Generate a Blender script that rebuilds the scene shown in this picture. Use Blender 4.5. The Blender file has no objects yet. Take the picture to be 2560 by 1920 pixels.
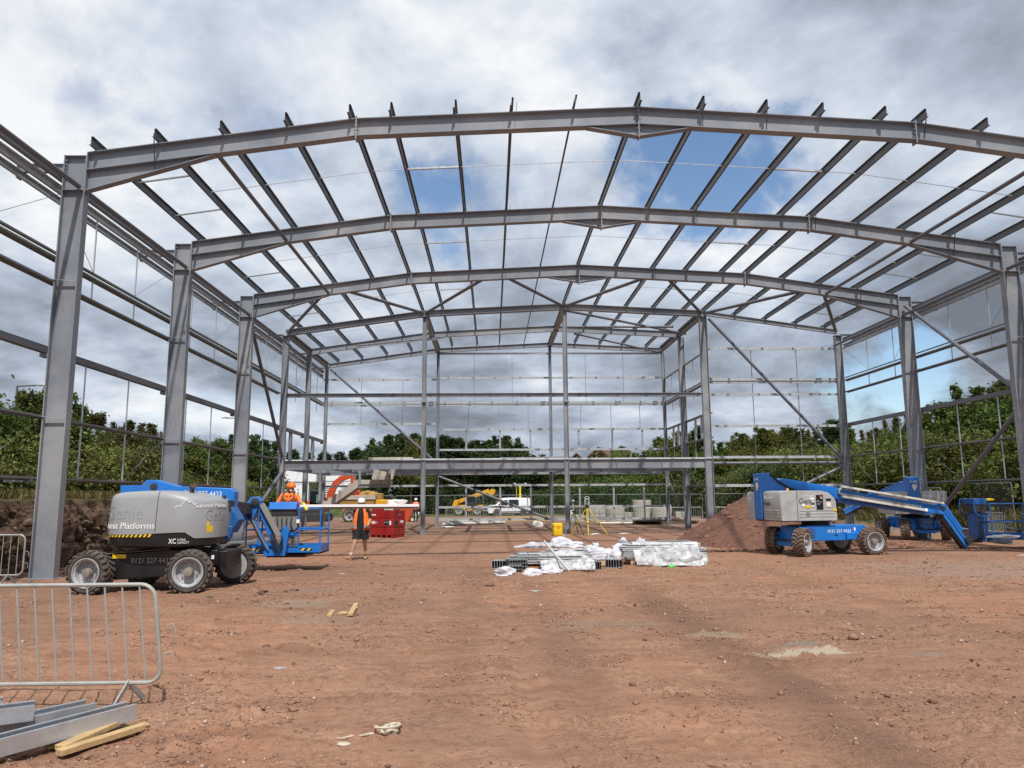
import bpy, bmesh, math, random
import numpy as np
from mathutils import Vector, Matrix
R = math.radians
scn = bpy.context.scene
COL = scn.collection
random.seed(7); RNG = np.random.default_rng(7)

# ------------------------------------------------------------------ camera
cd = bpy.data.cameras.new('camera'); cam = bpy.data.objects.new('camera', cd); COL.objects.link(cam)
cd.sensor_width = 36.0; cd.lens = 1898.0/2560*36; cd.clip_start = .1; cd.clip_end = 4000
_fw = Vector((0.02727134, 0.98869393, 0.14744691)); _r = Vector((0.99962538, -0.02663063, -0.00631804)); _u = Vector((0.00232001, -0.14756397, 0.98904979))
cam.matrix_world = Matrix(((_r.x, _u.x, -_fw.x, 0), (_r.y, _u.y, -_fw.y, 0), (_r.z, _u.z, -_fw.z, 1.65), (0, 0, 0, 1)))
scn.camera = cam
scn.cycles.use_denoising = False

# ------------------------------------------------------------------ light, sky
SUN_EL, SUN_AZ = R(57), R(11)          # azimuth of the shadows, measured from +Y towards -X
sdir = Vector((-math.sin(SUN_AZ)*math.cos(SUN_EL), math.cos(SUN_AZ)*math.cos(SUN_EL), -math.sin(SUN_EL)))  # the way the light travels
sl = bpy.data.lights.new('sun', 'SUN'); sl.energy = 4.3; sl.angle = R(1.2); sl.color = (1, .955, .9)
so = bpy.data.objects.new('sun', sl); COL.objects.link(so); so.rotation_euler = sdir.to_track_quat('-Z', 'Y').to_euler()
scn.view_settings.view_transform = 'Standard'; scn.view_settings.look = 'None'
scn.view_settings.exposure = 0.0; scn.view_settings.gamma = 1.0; scn.view_settings.use_curve_mapping = False

W = bpy.data.worlds.new('World'); scn.world = W; W.use_nodes = True
class NT:
    """small helper to write node trees"""
    def __init__(s, tree): s.t = tree; s.n = tree.nodes; s.l = tree.links
    def new(s, typ, **kw):
        nd = s.n.new(typ)
        for k, v in kw.items(): setattr(nd, k, v)
        return nd
    def link(s, a, b): s.l.new(a, b)
    def put(s, sock, v):
        if hasattr(v, 'is_linked') or isinstance(v, bpy.types.NodeSocket): s.l.new(v, sock)
        else: sock.default_value = v
    def math(s, op, a, b=0.0, c=0.0, clamp=False):
        nd = s.n.new('ShaderNodeMath'); nd.operation = op; nd.use_clamp = clamp
        for i, v in enumerate((a, b, c)): s.put(nd.inputs[i], v)
        return nd.outputs[0]
    def vmath(s, op, a, b=(0, 0, 0)):
        nd = s.n.new('ShaderNodeVectorMath'); nd.operation = op
        s.put(nd.inputs[0], a); s.put(nd.inputs[1], b)
        return nd
    def noise(s, vec, scale, detail=4, rough=.55, dist=0.0, w=None):
        nd = s.n.new('ShaderNodeTexNoise')
        if w is not None: nd.noise_dimensions = '4D'; nd.inputs['W'].default_value = w
        if vec is not None: s.l.new(vec, nd.inputs['Vector'])
        nd.inputs['Scale'].default_value = scale; nd.inputs['Detail'].default_value = detail
        nd.inputs['Roughness'].default_value = rough; nd.inputs['Distortion'].default_value = dist
        return nd.outputs['Fac']
    def ramp(s, fac, stops, interp='LINEAR'):
        nd = s.n.new('ShaderNodeValToRGB'); nd.color_ramp.interpolation = interp
        e = nd.color_ramp.elements
        while len(e) < len(stops): e.new(.5)
        for i, (p, c) in enumerate(stops):
            e[i].position = p; e[i].color = (c, c, c, 1) if not hasattr(c, '__len__') else (*c, 1)
        s.l.new(fac, nd.inputs[0]); return nd.outputs[0]
    def mapr(s, v, a, b, c=0.0, d=1.0, smooth=True):
        nd = s.n.new('ShaderNodeMapRange'); nd.interpolation_type = 'SMOOTHSTEP' if smooth else 'LINEAR'; nd.clamp = True
        s.put(nd.inputs[0], v)
        for i, x in enumerate((a, b, c, d)): nd.inputs[i+1].default_value = x
        return nd.outputs[0]
    def mix(s, fac, a, b, blend='MIX'):
        nd = s.n.new('ShaderNodeMix'); nd.data_type = 'RGBA'; nd.blend_type = blend
        s.put(nd.inputs[0], fac)
        for i, v in ((6, a), (7, b)):
            if isinstance(v, (tuple, list)): nd.inputs[i].default_value = (*v[:3], 1)
            else: s.l.new(v, nd.inputs[i])
        return nd.outputs[2]

def make_sky():
    T = NT(W.node_tree); T.n.clear()
    out = T.new('ShaderNodeOutputWorld')
    sky = T.new('ShaderNodeTexSky'); sky.sky_type = 'NISHITA'; sky.sun_disc = False
    sky.sun_elevation = SUN_EL; sky.sun_rotation = math.atan2(-sdir.x, -sdir.y)
    sky.air_density = 1.15; sky.dust_density = .1; sky.ozone_density = 4.0
    bsky = T.new('ShaderNodeBackground'); T.link(sky.outputs[0], bsky.inputs[0]); bsky.inputs[1].default_value = .14
    tc = T.new('ShaderNodeTexCoord'); d = tc.outputs['Generated']
    sep = T.new('ShaderNodeSeparateXYZ'); T.link(d, sep.inputs[0])
    zz = T.math('ADD', T.math('MAXIMUM', sep.outputs[2], 0.0), .26)
    cmb = T.new('ShaderNodeCombineXYZ')
    T.link(T.math('DIVIDE', sep.outputs[0], zz), cmb.inputs[0]); T.link(T.math('DIVIDE', sep.outputs[1], zz), cmb.inputs[1])
    p = cmb.outputs[0]
    big = T.noise(p, .75, 3, .5, .3, w=3.1)
    mid = T.noise(p, 2.1, 7, .56, .35, w=7.7)
    fin = T.noise(p, 6.5, 6, .6, .2, w=1.3)
    # brightness of the cloud deck
    b = T.math('ADD', T.math('MULTIPLY', big, .70), T.math('ADD', T.math('MULTIPLY', mid, .85), T.math('MULTIPLY', fin, .26)))
    # heavier grey cloud to the east, brighter to the west
    b = T.math('ADD', b, T.math('MULTIPLY', sep.outputs[0], -.16))
    b = T.math('ADD', b, T.mapr(sep.outputs[2], .05, .5, -.30, -.20))
    col = T.ramp(b, [(.42, (.185, .21, .25)), (.53, (.29, .33, .395)), (.625, (.45, .515, .62)), (.72, (.66, .725, .82)), (.82, (.93, .95, .97))])
    bcl = T.new('ShaderNodeBackground'); T.link(col, bcl.inputs[0]); bcl.inputs[1].default_value = 1.0
    # gaps of blue sky: thin cover where a second field is low, and a few larger openings
    gap = T.noise(p, 1.35, 6, .55, .4, w=12.4)
    hole = None
    nz = T.new('ShaderNodeTexNoise'); T.link(d, nz.inputs['Vector']); nz.inputs['Scale'].default_value = 9; nz.inputs['Detail'].default_value = 5; nz.inputs['Roughness'].default_value = .6
    off = T.vmath('SCALE', T.vmath('SUBTRACT', nz.outputs['Color'], (.5, .5, .5)).outputs[0]); off.inputs['Scale'].default_value = .22
    dw = T.vmath('ADD', d, off.outputs[0]).outputs[0]
    for (x, y, z, rad, amt) in HOLES:
        v = Vector((x, y, z)).normalized()
        dist = T.vmath('DISTANCE', dw, tuple(v)).outputs['Value']
        g = T.math('MULTIPLY', T.mapr(dist, 0.0, rad, 1.0, 0.0), amt)
        hole = g if hole is None else T.math('MAXIMUM', hole, g)
    wisp = T.noise(p, 3.4, 7, .6, .6, w=5.5)
    field = T.math('SUBTRACT', T.math('ADD', T.math('MULTIPLY', gap, .62), T.math('MULTIPLY', wisp, .38)), T.math('MULTIPLY', hole, .50))
    cover = T.mapr(field, .15, .47, .0, 1.0)
    cover = T.math('MINIMUM', T.math('ADD', T.math('MULTIPLY', cover, 1.0), .0), 1.0)
    mx = T.new('ShaderNodeMixShader'); T.link(cover, mx.inputs[0]); T.link(bsky.outputs[0], mx.inputs[1]); T.link(bcl.outputs[0], mx.inputs[2])
    T.link(mx.outputs[0], out.inputs[0])
def pixdir(u, v):
    q = _fw + _r*((u-1280)/1898) - _u*((v-960)/1898)
    return tuple(q.normalized())
HOLES = [(*pixdir(1745, 420), .15, 1.0), (*pixdir(1640, 350), .08, .7), (*pixdir(1085, 520), .10, .72), (*pixdir(2260, 955), .10, .80), (*pixdir(2120, 985), .07, .6), (*pixdir(1960, 370), .09, .55),
         (*pixdir(220, 250), .10, .26), (*pixdir(860, 30), .15, .34), (*pixdir(640, 380), .13, .45), (*pixdir(500, 420), .10, .40), (*pixdir(1180, 480), .09, .45), (*pixdir(60, 60), .12, .15), (*pixdir(400, 100), .12, .2),
         (-.6, -.4, .7, .3, .7), (.5, -.6, .6, .25, .8), (.8, .1, .75, .2, .6), (-.85, .3, .5, .2, .6), (.1, -.2, .95, .22, .7)]
make_sky()

# ------------------------------------------------------------------ materials
MATS = {}
def mat(name, col, rough=.6, metal=0.0, var=.12, scale=3.0, bump=0.0, bscale=40.0, dirt_or_sheen=None, dirt_or_sheen_amt=.3, spec=.4, coat=0.0, dscale=2.0, trans=0.0):
    """painted or plain surface with grain, blotches and an optional film of soiling or painted sheen"""
    if name in MATS: return MATS[name]
    m = bpy.data.materials.new(name); m.use_nodes = True; T = NT(m.node_tree)
    bs = T.n['Principled BSDF']
    tc = T.new('ShaderNodeTexCoord'); o = tc.outputs['Object']
    n1 = T.noise(o, scale, 5, .6); n2 = T.noise(o, scale*9, 3, .6)
    f = T.math('ADD', T.math('MULTIPLY', n1, .7), T.math('MULTIPLY', n2, .3))
    k = T.mapr(f, .3, .7, 1-var, 1+var, smooth=False)
    c = T.mix(1.0, (*col, 1), T.mix(1.0, (1, 1, 1), k, 'MULTIPLY'), 'MULTIPLY')
    c = T.mix(1.0, col, k, 'MULTIPLY')
    if dirt_or_sheen is not None:
        nd = T.noise(o, dscale, 7, .65, .4, w=4.0)
        c = T.mix(T.math('MULTIPLY', T.mapr(nd, .42, .7), dirt_or_sheen_amt), c, dirt_or_sheen)
    T.link(c, bs.inputs['Base Color'])
    T.link(T.mapr(n1, .3, .7, max(.05, rough-.1), min(1, rough+.1), smooth=False), bs.inputs['Roughness'])
    bs.inputs['Metallic'].default_value = metal; bs.inputs['Specular IOR Level'].default_value = spec
    bs.inputs['Coat Weight'].default_value = coat
    if bump:
        bp = T.new('ShaderNodeBump'); bp.inputs['Strength'].default_value = bump; bp.inputs['Distance'].default_value = .02
        T.link(T.noise(o, bscale, 5, .6), bp.inputs['Height']); T.link(bp.outputs[0], bs.inputs['Normal'])
    if trans:
        bs.inputs['Alpha'].default_value = 1-trans
    MATS[name] = m; return m
SOIL = (.23, .13, .085)
M = dict(
 steel=mat('grey_steel_paint', (.196, .216, .248), .5, var=.13, scale=.9, dirt_or_sheen=(.40, .39, .385), dirt_or_sheen_amt=.6, dscale=.5, spec=.5),  # pale patches paint glossy reflection into the steel colour
 tube=mat('grey_tube_paint', (.135, .14, .165), .45, var=.1, scale=1.5, spec=.5),
 galv=mat('galvanised_steel', (.50, .52, .55), .38, metal=.55, var=.14, scale=5, spec=.5),
 galvd=mat('dull_galvanised_steel', (.22, .235, .24), .5, metal=.3, var=.16, scale=6),
 brown=mat('purlin_steel', (.092, .093, .098), .45, metal=.2, var=.2, scale=1.2, dirt_or_sheen=(.10, .08, .065), dirt_or_sheen_amt=.4),
 galvp=mat('pale_galvanised_steel', (.46, .48, .49), .45, metal=.3, var=.16, scale=6),
 galvw=mat('new_galvanised_steel', (.60, .62, .64), .42, metal=.12, var=.14, scale=6),
 bolt=mat('zinc_bolt', (.45, .46, .48), .4, metal=.6),
 blue=mat('blue_lift_paint', (.010, .165, .56), .36, var=.08, scale=2, dirt_or_sheen=SOIL, dirt_or_sheen_amt=.16, dscale=1.6, spec=.5),
 bluedk=mat('dark_or_shaded_blue_paint', (.012, .10, .32), .4, var=.1, scale=2, dirt_or_sheen=SOIL, dirt_or_sheen_amt=.2),  # darker blue parts; on the link plates it paints in their shade
 shell=mat('grey_cowling', (.30, .315, .325), .42, var=.06, scale=1.5, dirt_or_sheen=(.2, .16, .13), dirt_or_sheen_amt=.15, dscale=1.0, spec=.5),
 shellw=mat('worn_grey_cowling', (.40, .41, .41), .5, var=.10, scale=2.5, dirt_or_sheen=(.2, .17, .15), dirt_or_sheen_amt=.35, dscale=2.5),
 black=mat('black_paint', (.012, .012, .013), .4, var=.2, scale=3, dirt_or_sheen=SOIL, dirt_or_sheen_amt=.08),
 rubber=mat('black_hose_rubber', (.02, .02, .02), .7, var=.2),
 tyre=mat('dusty_tyre_rubber', (.055, .046, .04), .85, var=.25, scale=6, dirt_or_sheen=(.26, .17, .115), dirt_or_sheen_amt=.75, dscale=3.5, bump=.3, bscale=25),
 tread=mat('muddy_tyre_tread', (.16, .105, .075), .9, var=.3, scale=7, dirt_or_sheen=(.30, .19, .13), dirt_or_sheen_amt=.6, dscale=5, bump=.4, bscale=30),
 tyreg=mat('grey_tyre_rubber', (.05, .048, .046), .85, var=.2, scale=6, dirt_or_sheen=(.20, .155, .125), dirt_or_sheen_amt=.5, dscale=3.5, bump=.3, bscale=25),
 treadg=mat('worn_tyre_tread', (.105, .085, .072), .9, var=.3, scale=7, dirt_or_sheen=(.24, .17, .125), dirt_or_sheen_amt=.5, dscale=5, bump=.4, bscale=30),
 rim=mat('grey_wheel_paint', (.36, .37, .385), .45, var=.07, dirt_or_sheen=SOIL, dirt_or_sheen_amt=.2, dscale=4),
 hub=mat('hub_metal', (.30, .28, .24), .5, metal=.3, var=.2, scale=20, dirt_or_sheen=SOIL, dirt_or_sheen_amt=.3),
 white=mat('white_print', (.82, .82, .82), .5, var=.03),
 greytxt=mat('grey_print', (.30, .31, .31), .5, var=.03),
 yellow=mat('yellow_print', (.75, .50, .02), .45, var=.06),
 cream=mat('cream_print', (.72, .70, .58), .5, var=.05),
 trayw=mat('off_white_cable_tray', (.62, .60, .54), .5, var=.08, dirt_or_sheen=SOIL, dirt_or_sheen_amt=.25),
 trayg=mat('grey_cable_tray', (.27, .26, .24), .5, var=.08),
 dark=mat('dark_machinery', (.035, .036, .038), .6, var=.3, scale=8),
 mid=mat('grey_machinery', (.19, .19, .19), .55, var=.2, scale=8),
 orange=mat('orange_hi_vis', (.95, .20, .025), .7, var=.06, scale=6, bump=.25, bscale=18),
 orangeh=mat('orange_helmet', (.85, .16, .012), .3, var=.04, spec=.5),
 reflect=mat('grey_reflective_tape', (.33, .31, .28), .4, var=.08),
 whiteh=mat('white_helmet', (.85, .85, .84), .3, var=.03, spec=.5),
 blackc=mat('black_cloth', (.018, .018, .020), .9, var=.2, scale=8, bump=.3, bscale=20),
 harness=mat('harness_webbing', (.10, .075, .065), .8, var=.2),
 skin=mat('skin', (.44, .25, .17), .55, var=.08, scale=10),
 boot=mat('tan_boot', (.42, .28, .15), .8, var=.15, scale=10),
 sock=mat('pale_sock', (.66, .62, .55), .9, var=.05),
 glove=mat('yellow_glove', (.72, .66, .04), .7, var=.12, scale=14),
 trouser=mat('dark_trousers', (.03, .032, .045), .9, var=.2, scale=8),
 red=mat('red_tank_paint', (.30, .016, .016), .38, var=.1, scale=1.5, dirt_or_sheen=(.22, .08, .06), dirt_or_sheen_amt=.3, dscale=1.5, spec=.5),
 concrete=mat('pale_concrete', (.46, .42, .36), .85, var=.12, scale=2.0, bump=.2, bscale=30, dirt_or_sheen=(.2, .19, .17), dirt_or_sheen_amt=.5, dscale=1.1),
 ring=mat('grey_concrete_ring', (.40, .40, .36), .9, var=.1, scale=1.0, bump=.15, bscale=20, dirt_or_sheen=(.55, .53, .36), dirt_or_sheen_amt=.3, dscale=.7),
 orangem=mat('orange_excavator_paint', (.52, .07, .02), .4, var=.1, dirt_or_sheen=SOIL, dirt_or_sheen_amt=.2, dscale=1),
 yel=mat('yellow_machine_paint', (.68, .36, .02), .42, var=.1, dirt_or_sheen=SOIL, dirt_or_sheen_amt=.3, dscale=1.2),
 ochre=mat('dusty_yellow_skip', (.34, .18, .03), .6, var=.15, dirt_or_sheen=(.28, .22, .17), dirt_or_sheen_amt=.5, dscale=1.2),
 casey=mat('yellow_plastic_case', (.80, .52, .012), .45, var=.05, spec=.5),
 tripy=mat('yellow_tripod_paint', (.78, .62, .02), .4, var=.05),
 instr=mat('grey_instrument', (.33, .37, .37), .5, var=.08),
 van=mat('white_van_paint', (.80, .82, .85), .25, var=.03, spec=.5, coat=.5, dirt_or_sheen=SOIL, dirt_or_sheen_amt=.08, dscale=.8),
 glass=mat('dark_window_glass', (.015, .02, .025), .08, var=.1, spec=.8),
 cabin=mat('white_cabin_paint', (.78, .79, .81), .5, var=.04, scale=1.0),
 cabing=mat('grey_cabin_trim', (.20, .21, .22), .6, var=.1),
 timber=mat('sawn_timber', (.48, .33, .16), .8, var=.2, scale=9, bump=.3, bscale=30, dirt_or_sheen=(.25, .16, .1), dirt_or_sheen_amt=.3),
 wood=mat('pallet_wood', (.52, .40, .25), .85, var=.2, scale=8),
 bag=mat('white_woven_bag', (.54, .54, .58), .75, var=.06, scale=6, bump=.35, bscale=14),
 film=mat('milky_plastic_film', (.42, .43, .44), .3, var=.08, scale=5, bump=.5, bscale=9, spec=.6),
 litter=mat('white_litter', (.58, .57, .54), .7, var=.06),
 strip=mat('cream_plastic_strip', (.50, .45, .35), .6, var=.12, scale=9),
 brick=mat('red_brick', (.30, .11, .075), .85, var=.15, scale=1.5),
 rooft=mat('brown_roof_tiles', (.13, .075, .055), .85, var=.2, scale=1.5),
 bark=mat('bark', (.10, .078, .058), .9, var=.3, scale=5, bump=.5, bscale=12),
 barkp=mat('pale_bark', (.27, .24, .20), .9, var=.3, scale=5),
 lampm=mat('lamp_post_grey', (.10, .11, .115), .5, metal=.2),
 glowg=mat('green_plastic', (.10, .62, .16), .6, var=.1),
 redw=mat('red_plastic', (.6, .03, .03), .5),
 fence=mat('fence_galvanised', (.20, .215, .22), .45, metal=.4, var=.15, scale=6),
 barrier=mat('dusty_galvanised_barrier', (.37, .38, .37), .48, metal=.25, var=.14, scale=7, dirt_or_sheen=(.42, .34, .26), dirt_or_sheen_amt=.55, dscale=6),
 sheet=mat('bright_deck_sheet', (.72, .75, .78), .3, metal=.4, var=.06),
 gravel=None,
)

# ------------------------------------------------------------------ mesh helpers
def V(*a): return Vector(a)
def isec(d, b, tf, tw):
    return [(-d/2, -b/2), (-d/2, b/2), (-d/2+tf, b/2), (-d/2+tf, tw/2), (d/2-tf, tw/2), (d/2-tf, b/2), (d/2, b/2), (d/2, -b/2), (d/2-tf, -b/2), (d/2-tf, -tw/2), (-d/2+tf, -tw/2), (-d/2+tf, -b/2)]
def zsec(h, b, t, lip=.02, s=1):
    q = [(-h/2, 0), (-h/2, b), (-h/2+lip, b), (-h/2+lip, b-t), (-h/2+t, b-t), (-h/2+t, t), (h/2, t), (h/2, -b+t), (h/2-lip, -b+t), (h/2-lip, -b+2*t), (h/2-t, -b+2*t), (h/2-t, 0)]
    return [(a, c*s) for a, c in q]
def csec(h, b, t, lip=.02, s=1):
    q = [(-h/2, 0), (-h/2, b), (-h/2+lip, b), (-h/2+lip, b-t), (-h/2+t, b-t), (-h/2+t, t), (h/2-t, t), (h/2-t, b-t), (h/2-lip, b-t), (h/2-lip, b), (h/2, b), (h/2, 0)]
    return [(a, c*s) for a, c in q]
class MB:
    def __init__(s): s.v = []; s.f = []; s.m = []
    def add(s, vs, fs, mi=0):
        o = len(s.v); s.v += [tuple(q) for q in vs]; s.f += [tuple(i+o for i in q) for q in fs]; s.m += [mi]*len(fs); return s
    def box(s, x0, x1, y0, y1, z0, z1, mi=0):
        return s.add([(x0, y0, z0), (x1, y0, z0), (x1, y1, z0), (x0, y1, z0), (x0, y0, z1), (x1, y0, z1), (x1, y1, z1), (x0, y1, z1)],
                     [(0, 3, 2, 1), (4, 5, 6, 7), (0, 1, 5, 4), (1, 2, 6, 5), (2, 3, 7, 6), (3, 0, 4, 7)], mi)
    def cbox(s, c, sz, rot=None, mi=0):
        c = Vector(c); h = [k/2 for k in sz]; q = []
        for z in (-1, 1):
            for x, y in ((-1, -1), (1, -1), (1, 1), (-1, 1)):
                p = Vector((x*h[0], y*h[1], z*h[2])); q.append(c+(rot @ p if rot is not None else p))
        return s.add(q, [(0, 3, 2, 1), (4, 5, 6, 7), (0, 1, 5, 4), (1, 2, 6, 5), (2, 3, 7, 6), (3, 0, 4, 7)], mi)
    def sweep(s, p0, p1, poly, up=(0, 0, 1), mi=0):
        """poly = (along up, across) points carried from p0 to p1"""
        p0, p1 = Vector(p0), Vector(p1); w = (p1-p0).normalized(); u = Vector(up); u = (u-w*u.dot(w)).normalized(); a = w.cross(u)
        n = len(poly); r0 = [p0+u*q[0]+a*q[1] for q in poly]; r1 = [p1+u*q[0]+a*q[1] for q in poly]
        return s.add(r0+r1, [(i, (i+1) % n, (i+1) % n+n, i+n) for i in range(n)]+[tuple(range(n-1, -1, -1)), tuple(range(n, 2*n))], mi)
    def bar(s, p0, p1, w, h, up=(0, 0, 1), mi=0):
        return s.sweep(p0, p1, [(-h/2, -w/2), (-h/2, w/2), (h/2, w/2), (h/2, -w/2)], up, mi)
    def tube(s, p0, p1, r, n=8, r1=None, mi=0):
        p0, p1 = Vector(p0), Vector(p1); r1 = r if r1 is None else r1
        w = (p1-p0).normalized(); u = w.orthogonal().normalized(); a = w.cross(u); q = []
        for p, k in ((p0, r), (p1, r1)):
            for i in range(n):
                t = 2*math.pi*i/n; q.append(p+(u*math.cos(t)+a*math.sin(t))*k)
        return s.add(q, [(i, (i+1) % n, (i+1) % n+n, i+n) for i in range(n)]+[tuple(range(n-1, -1, -1)), tuple(range(n, 2*n))], mi)
    def path(s, pts, r, n=8, closed=False, mi=0):
        pts = [Vector(p) for p in pts]; N = len(pts); rs = r if hasattr(r, '__len__') else [r]*N
        u = None; vs = []
        for i, p in enumerate(pts):
            a = pts[i-1] if (i or closed) else p; b = pts[(i+1) % N] if (i < N-1 or closed) else p
            w = (b-a).normalized()
            u = w.orthogonal().normalized() if u is None else (u-w*u.dot(w)).normalized()
            c = w.cross(u)
            for k in range(n):
                t = 2*math.pi*k/n; vs.append(p+(u*math.cos(t)+c*math.sin(t))*rs[i])
        fs = [(i*n+k, i*n+(k+1) % n, ((i+1) % N)*n+(k+1) % n, ((i+1) % N)*n+k) for i in range(N if closed else N-1) for k in range(n)]
        if not closed: fs += [tuple(range(n-1, -1, -1)), tuple(range((N-1)*n, N*n))]
        return s.add(vs, fs, mi)
    def prism(s, poly, a0, a1, axis='y', mi=0):
        """poly in the plane across the axis: y -> (x,z), x -> (y,z), z -> (x,y)"""
        def P(q, a): return {'y': (q[0], a, q[1]), 'x': (a, q[0], q[1]), 'z': (q[0], q[1], a)}[axis]
        n = len(poly)
        return s.add([P(q, a0) for q in poly]+[P(q, a1) for q in poly], [(i, (i+1) % n, (i+1) % n+n, i+n) for i in range(n)]+[tuple(range(n-1, -1, -1)), tuple(range(n, 2*n))], mi)
    def lathe(s, prof, c=(0, 0, 0), axis=(0, 0, 1), n=16, mi=0, caps=True):
        """prof = (radius, height) from bottom to top"""
        c = Vector(c); w = Vector(axis).normalized(); u = w.orthogonal().normalized(); a = w.cross(u); vs = []
        for r, h in prof:
            for i in range(n):
                t = 2*math.pi*i/n; vs.append(c+w*h+(u*math.cos(t)+a*math.sin(t))*r)
        k = len(prof)
        fs = [(j*n+i, j*n+(i+1) % n, (j+1)*n+(i+1) % n, (j+1)*n+i) for j in range(k-1) for i in range(n)]
        if caps and prof[0][0] > 1e-4: fs.append(tuple(range(n-1, -1, -1)))
        if caps and prof[-1][0] > 1e-4: fs.append(tuple(range((k-1)*n, k*n)))
        return s.add(vs, fs, mi)
    def loft(s, rings, closed=True, caps=True, mi=0):
        n = len(rings[0]); vs = [p for r in rings for p in r]
        m_ = n if closed else n-1
        fs = [(j*n+i, j*n+(i+1) % n, (j+1)*n+(i+1) % n, (j+1)*n+i) for j in range(len(rings)-1) for i in range(m_)]
        if caps and closed: fs += [tuple(range(n-1, -1, -1)), tuple(range((len(rings)-1)*n, len(rings)*n))]
        return s.add(vs, fs, mi)
    def xf(s, mtx):
        s.v = [tuple(mtx @ Vector(q)) for q in s.v]; return s
    def mesh(s, name, mats):
        me = bpy.data.meshes.new(name); me.from_pydata(s.v, [], s.f)
        for m_ in (mats if isinstance(mats, (list, tuple)) else [mats]): me.materials.append(m_)
        me.polygons.foreach_set('material_index', s.m); me.polygons.foreach_set('use_smooth', [True]*len(s.f))
        me.set_sharp_from_angle(angle=R(34)); me.update(); return me
    def build(s, name, mats, parent=None, bevel=0.0, fix=False):
        me = s.mesh(name, mats)
        if fix:
            b = bmesh.new(); b.from_mesh(me); bmesh.ops.recalc_face_normals(b, faces=b.faces); b.to_mesh(me); b.free()
        o = bpy.data.objects.new(name, me); COL.objects.link(o)
        if parent is not None: o.parent = parent
        if bevel:
            md = o.modifiers.new('bevel', 'BEVEL'); md.width = bevel; md.segments = 2; md.limit_method = 'ANGLE'; md.angle_limit = R(40); md.harden_normals = False
        return o
def tag(o, label=None, cat=None, group=None, kind=None):
    if label: o['label'] = label
    if cat: o['category'] = cat
    if group: o['group'] = group
    if kind: o['kind'] = kind
    return o
def thing(name, label, cat, loc=(0, 0, 0), rz=0.0, group=None, rot=None):
    o = bpy.data.objects.new(name, None); COL.objects.link(o); o.empty_display_size = .2
    o.location = loc; o.rotation_euler = rot if rot is not None else (0, 0, rz)
    return tag(o, label, cat, group)
def copy_tree(o, parent=None):
    c = o.copy(); COL.objects.link(c); c.parent = parent
    for ch in o.children: copy_tree(ch, c)
    return c
def place(src, loc, rz, label, group=None, scale=None):
    c = copy_tree(src); c.location = loc; c.rotation_euler = (0, 0, rz); c['label'] = label
    if group: c['group'] = group
    if scale: c.scale = scale
    return c
def text_mb(txt, size, depth=.003, shear=0.0, bold=0.0, width=None):
    """flat lettering as a mesh in the xy plane, origin at its lower start"""
    cu = bpy.data.curves.new('lettering', 'FONT'); cu.body = txt; cu.size = size; cu.extrude = depth; cu.offset = bold; cu.shear = shear; cu.resolution_u = 3
    ob = bpy.data.objects.new('lettering', cu); COL.objects.link(ob)
    dg = bpy.context.evaluated_depsgraph_get(); dg.update()
    me = bpy.data.meshes.new_from_object(ob.evaluated_get(dg))
    b = MB(); b.add([tuple(q.co) for q in me.vertices], [tuple(pl.vertices) for pl in me.polygons])
    bpy.data.objects.remove(ob); bpy.data.curves.remove(cu); bpy.data.meshes.remove(me)
    if width:
        xs = [q[0] for q in b.v]; x0 = min(xs); k = width/(max(xs)-x0); b.v = [((q[0]-x0)*k, q[1], q[2]) for q in b.v]
    return b
def on_plane(b, o, ax, ay):
    """carry lettering from xy to a plane: origin o, axes ax, ay"""
    o, ax, ay = Vector(o), Vector(ax).normalized(), Vector(ay).normalized(); az = ax.cross(ay)
    b.v = [tuple(o+ax*q[0]+ay*q[1]+az*q[2]) for q in b.v]; return b
# value noise for displaced meshes
_H = RNG.random((257, 257))
def vnoise(x, y):
    xi = np.floor(x).astype(int); yi = np.floor(y).astype(int); fx = x-xi; fy = y-yi
    fx = fx*fx*(3-2*fx); fy = fy*fy*(3-2*fy); a = _H[xi % 256, yi % 256]; b = _H[(xi+1) % 256, yi % 256]; c = _H[xi % 256, (yi+1) % 256]; d = _H[(xi+1) % 256, (yi+1) % 256]
    return (a+(b-a)*fx)*(1-fy)+(c+(d-c)*fx)*fy
def fbm(x, y, oct=4, g=.5):
    s = np.zeros_like(x, dtype=float); a = 1.0; t = 0
    for i in range(oct):
        s += a*vnoise(x*2**i+i*17.3, y*2**i-i*9.1); t += a; a *= g
    return s/t
def sstep(a, b, x):
    t = np.clip((x-a)/(b-a), 0, 1); return t*t*(3-2*t)
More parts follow.
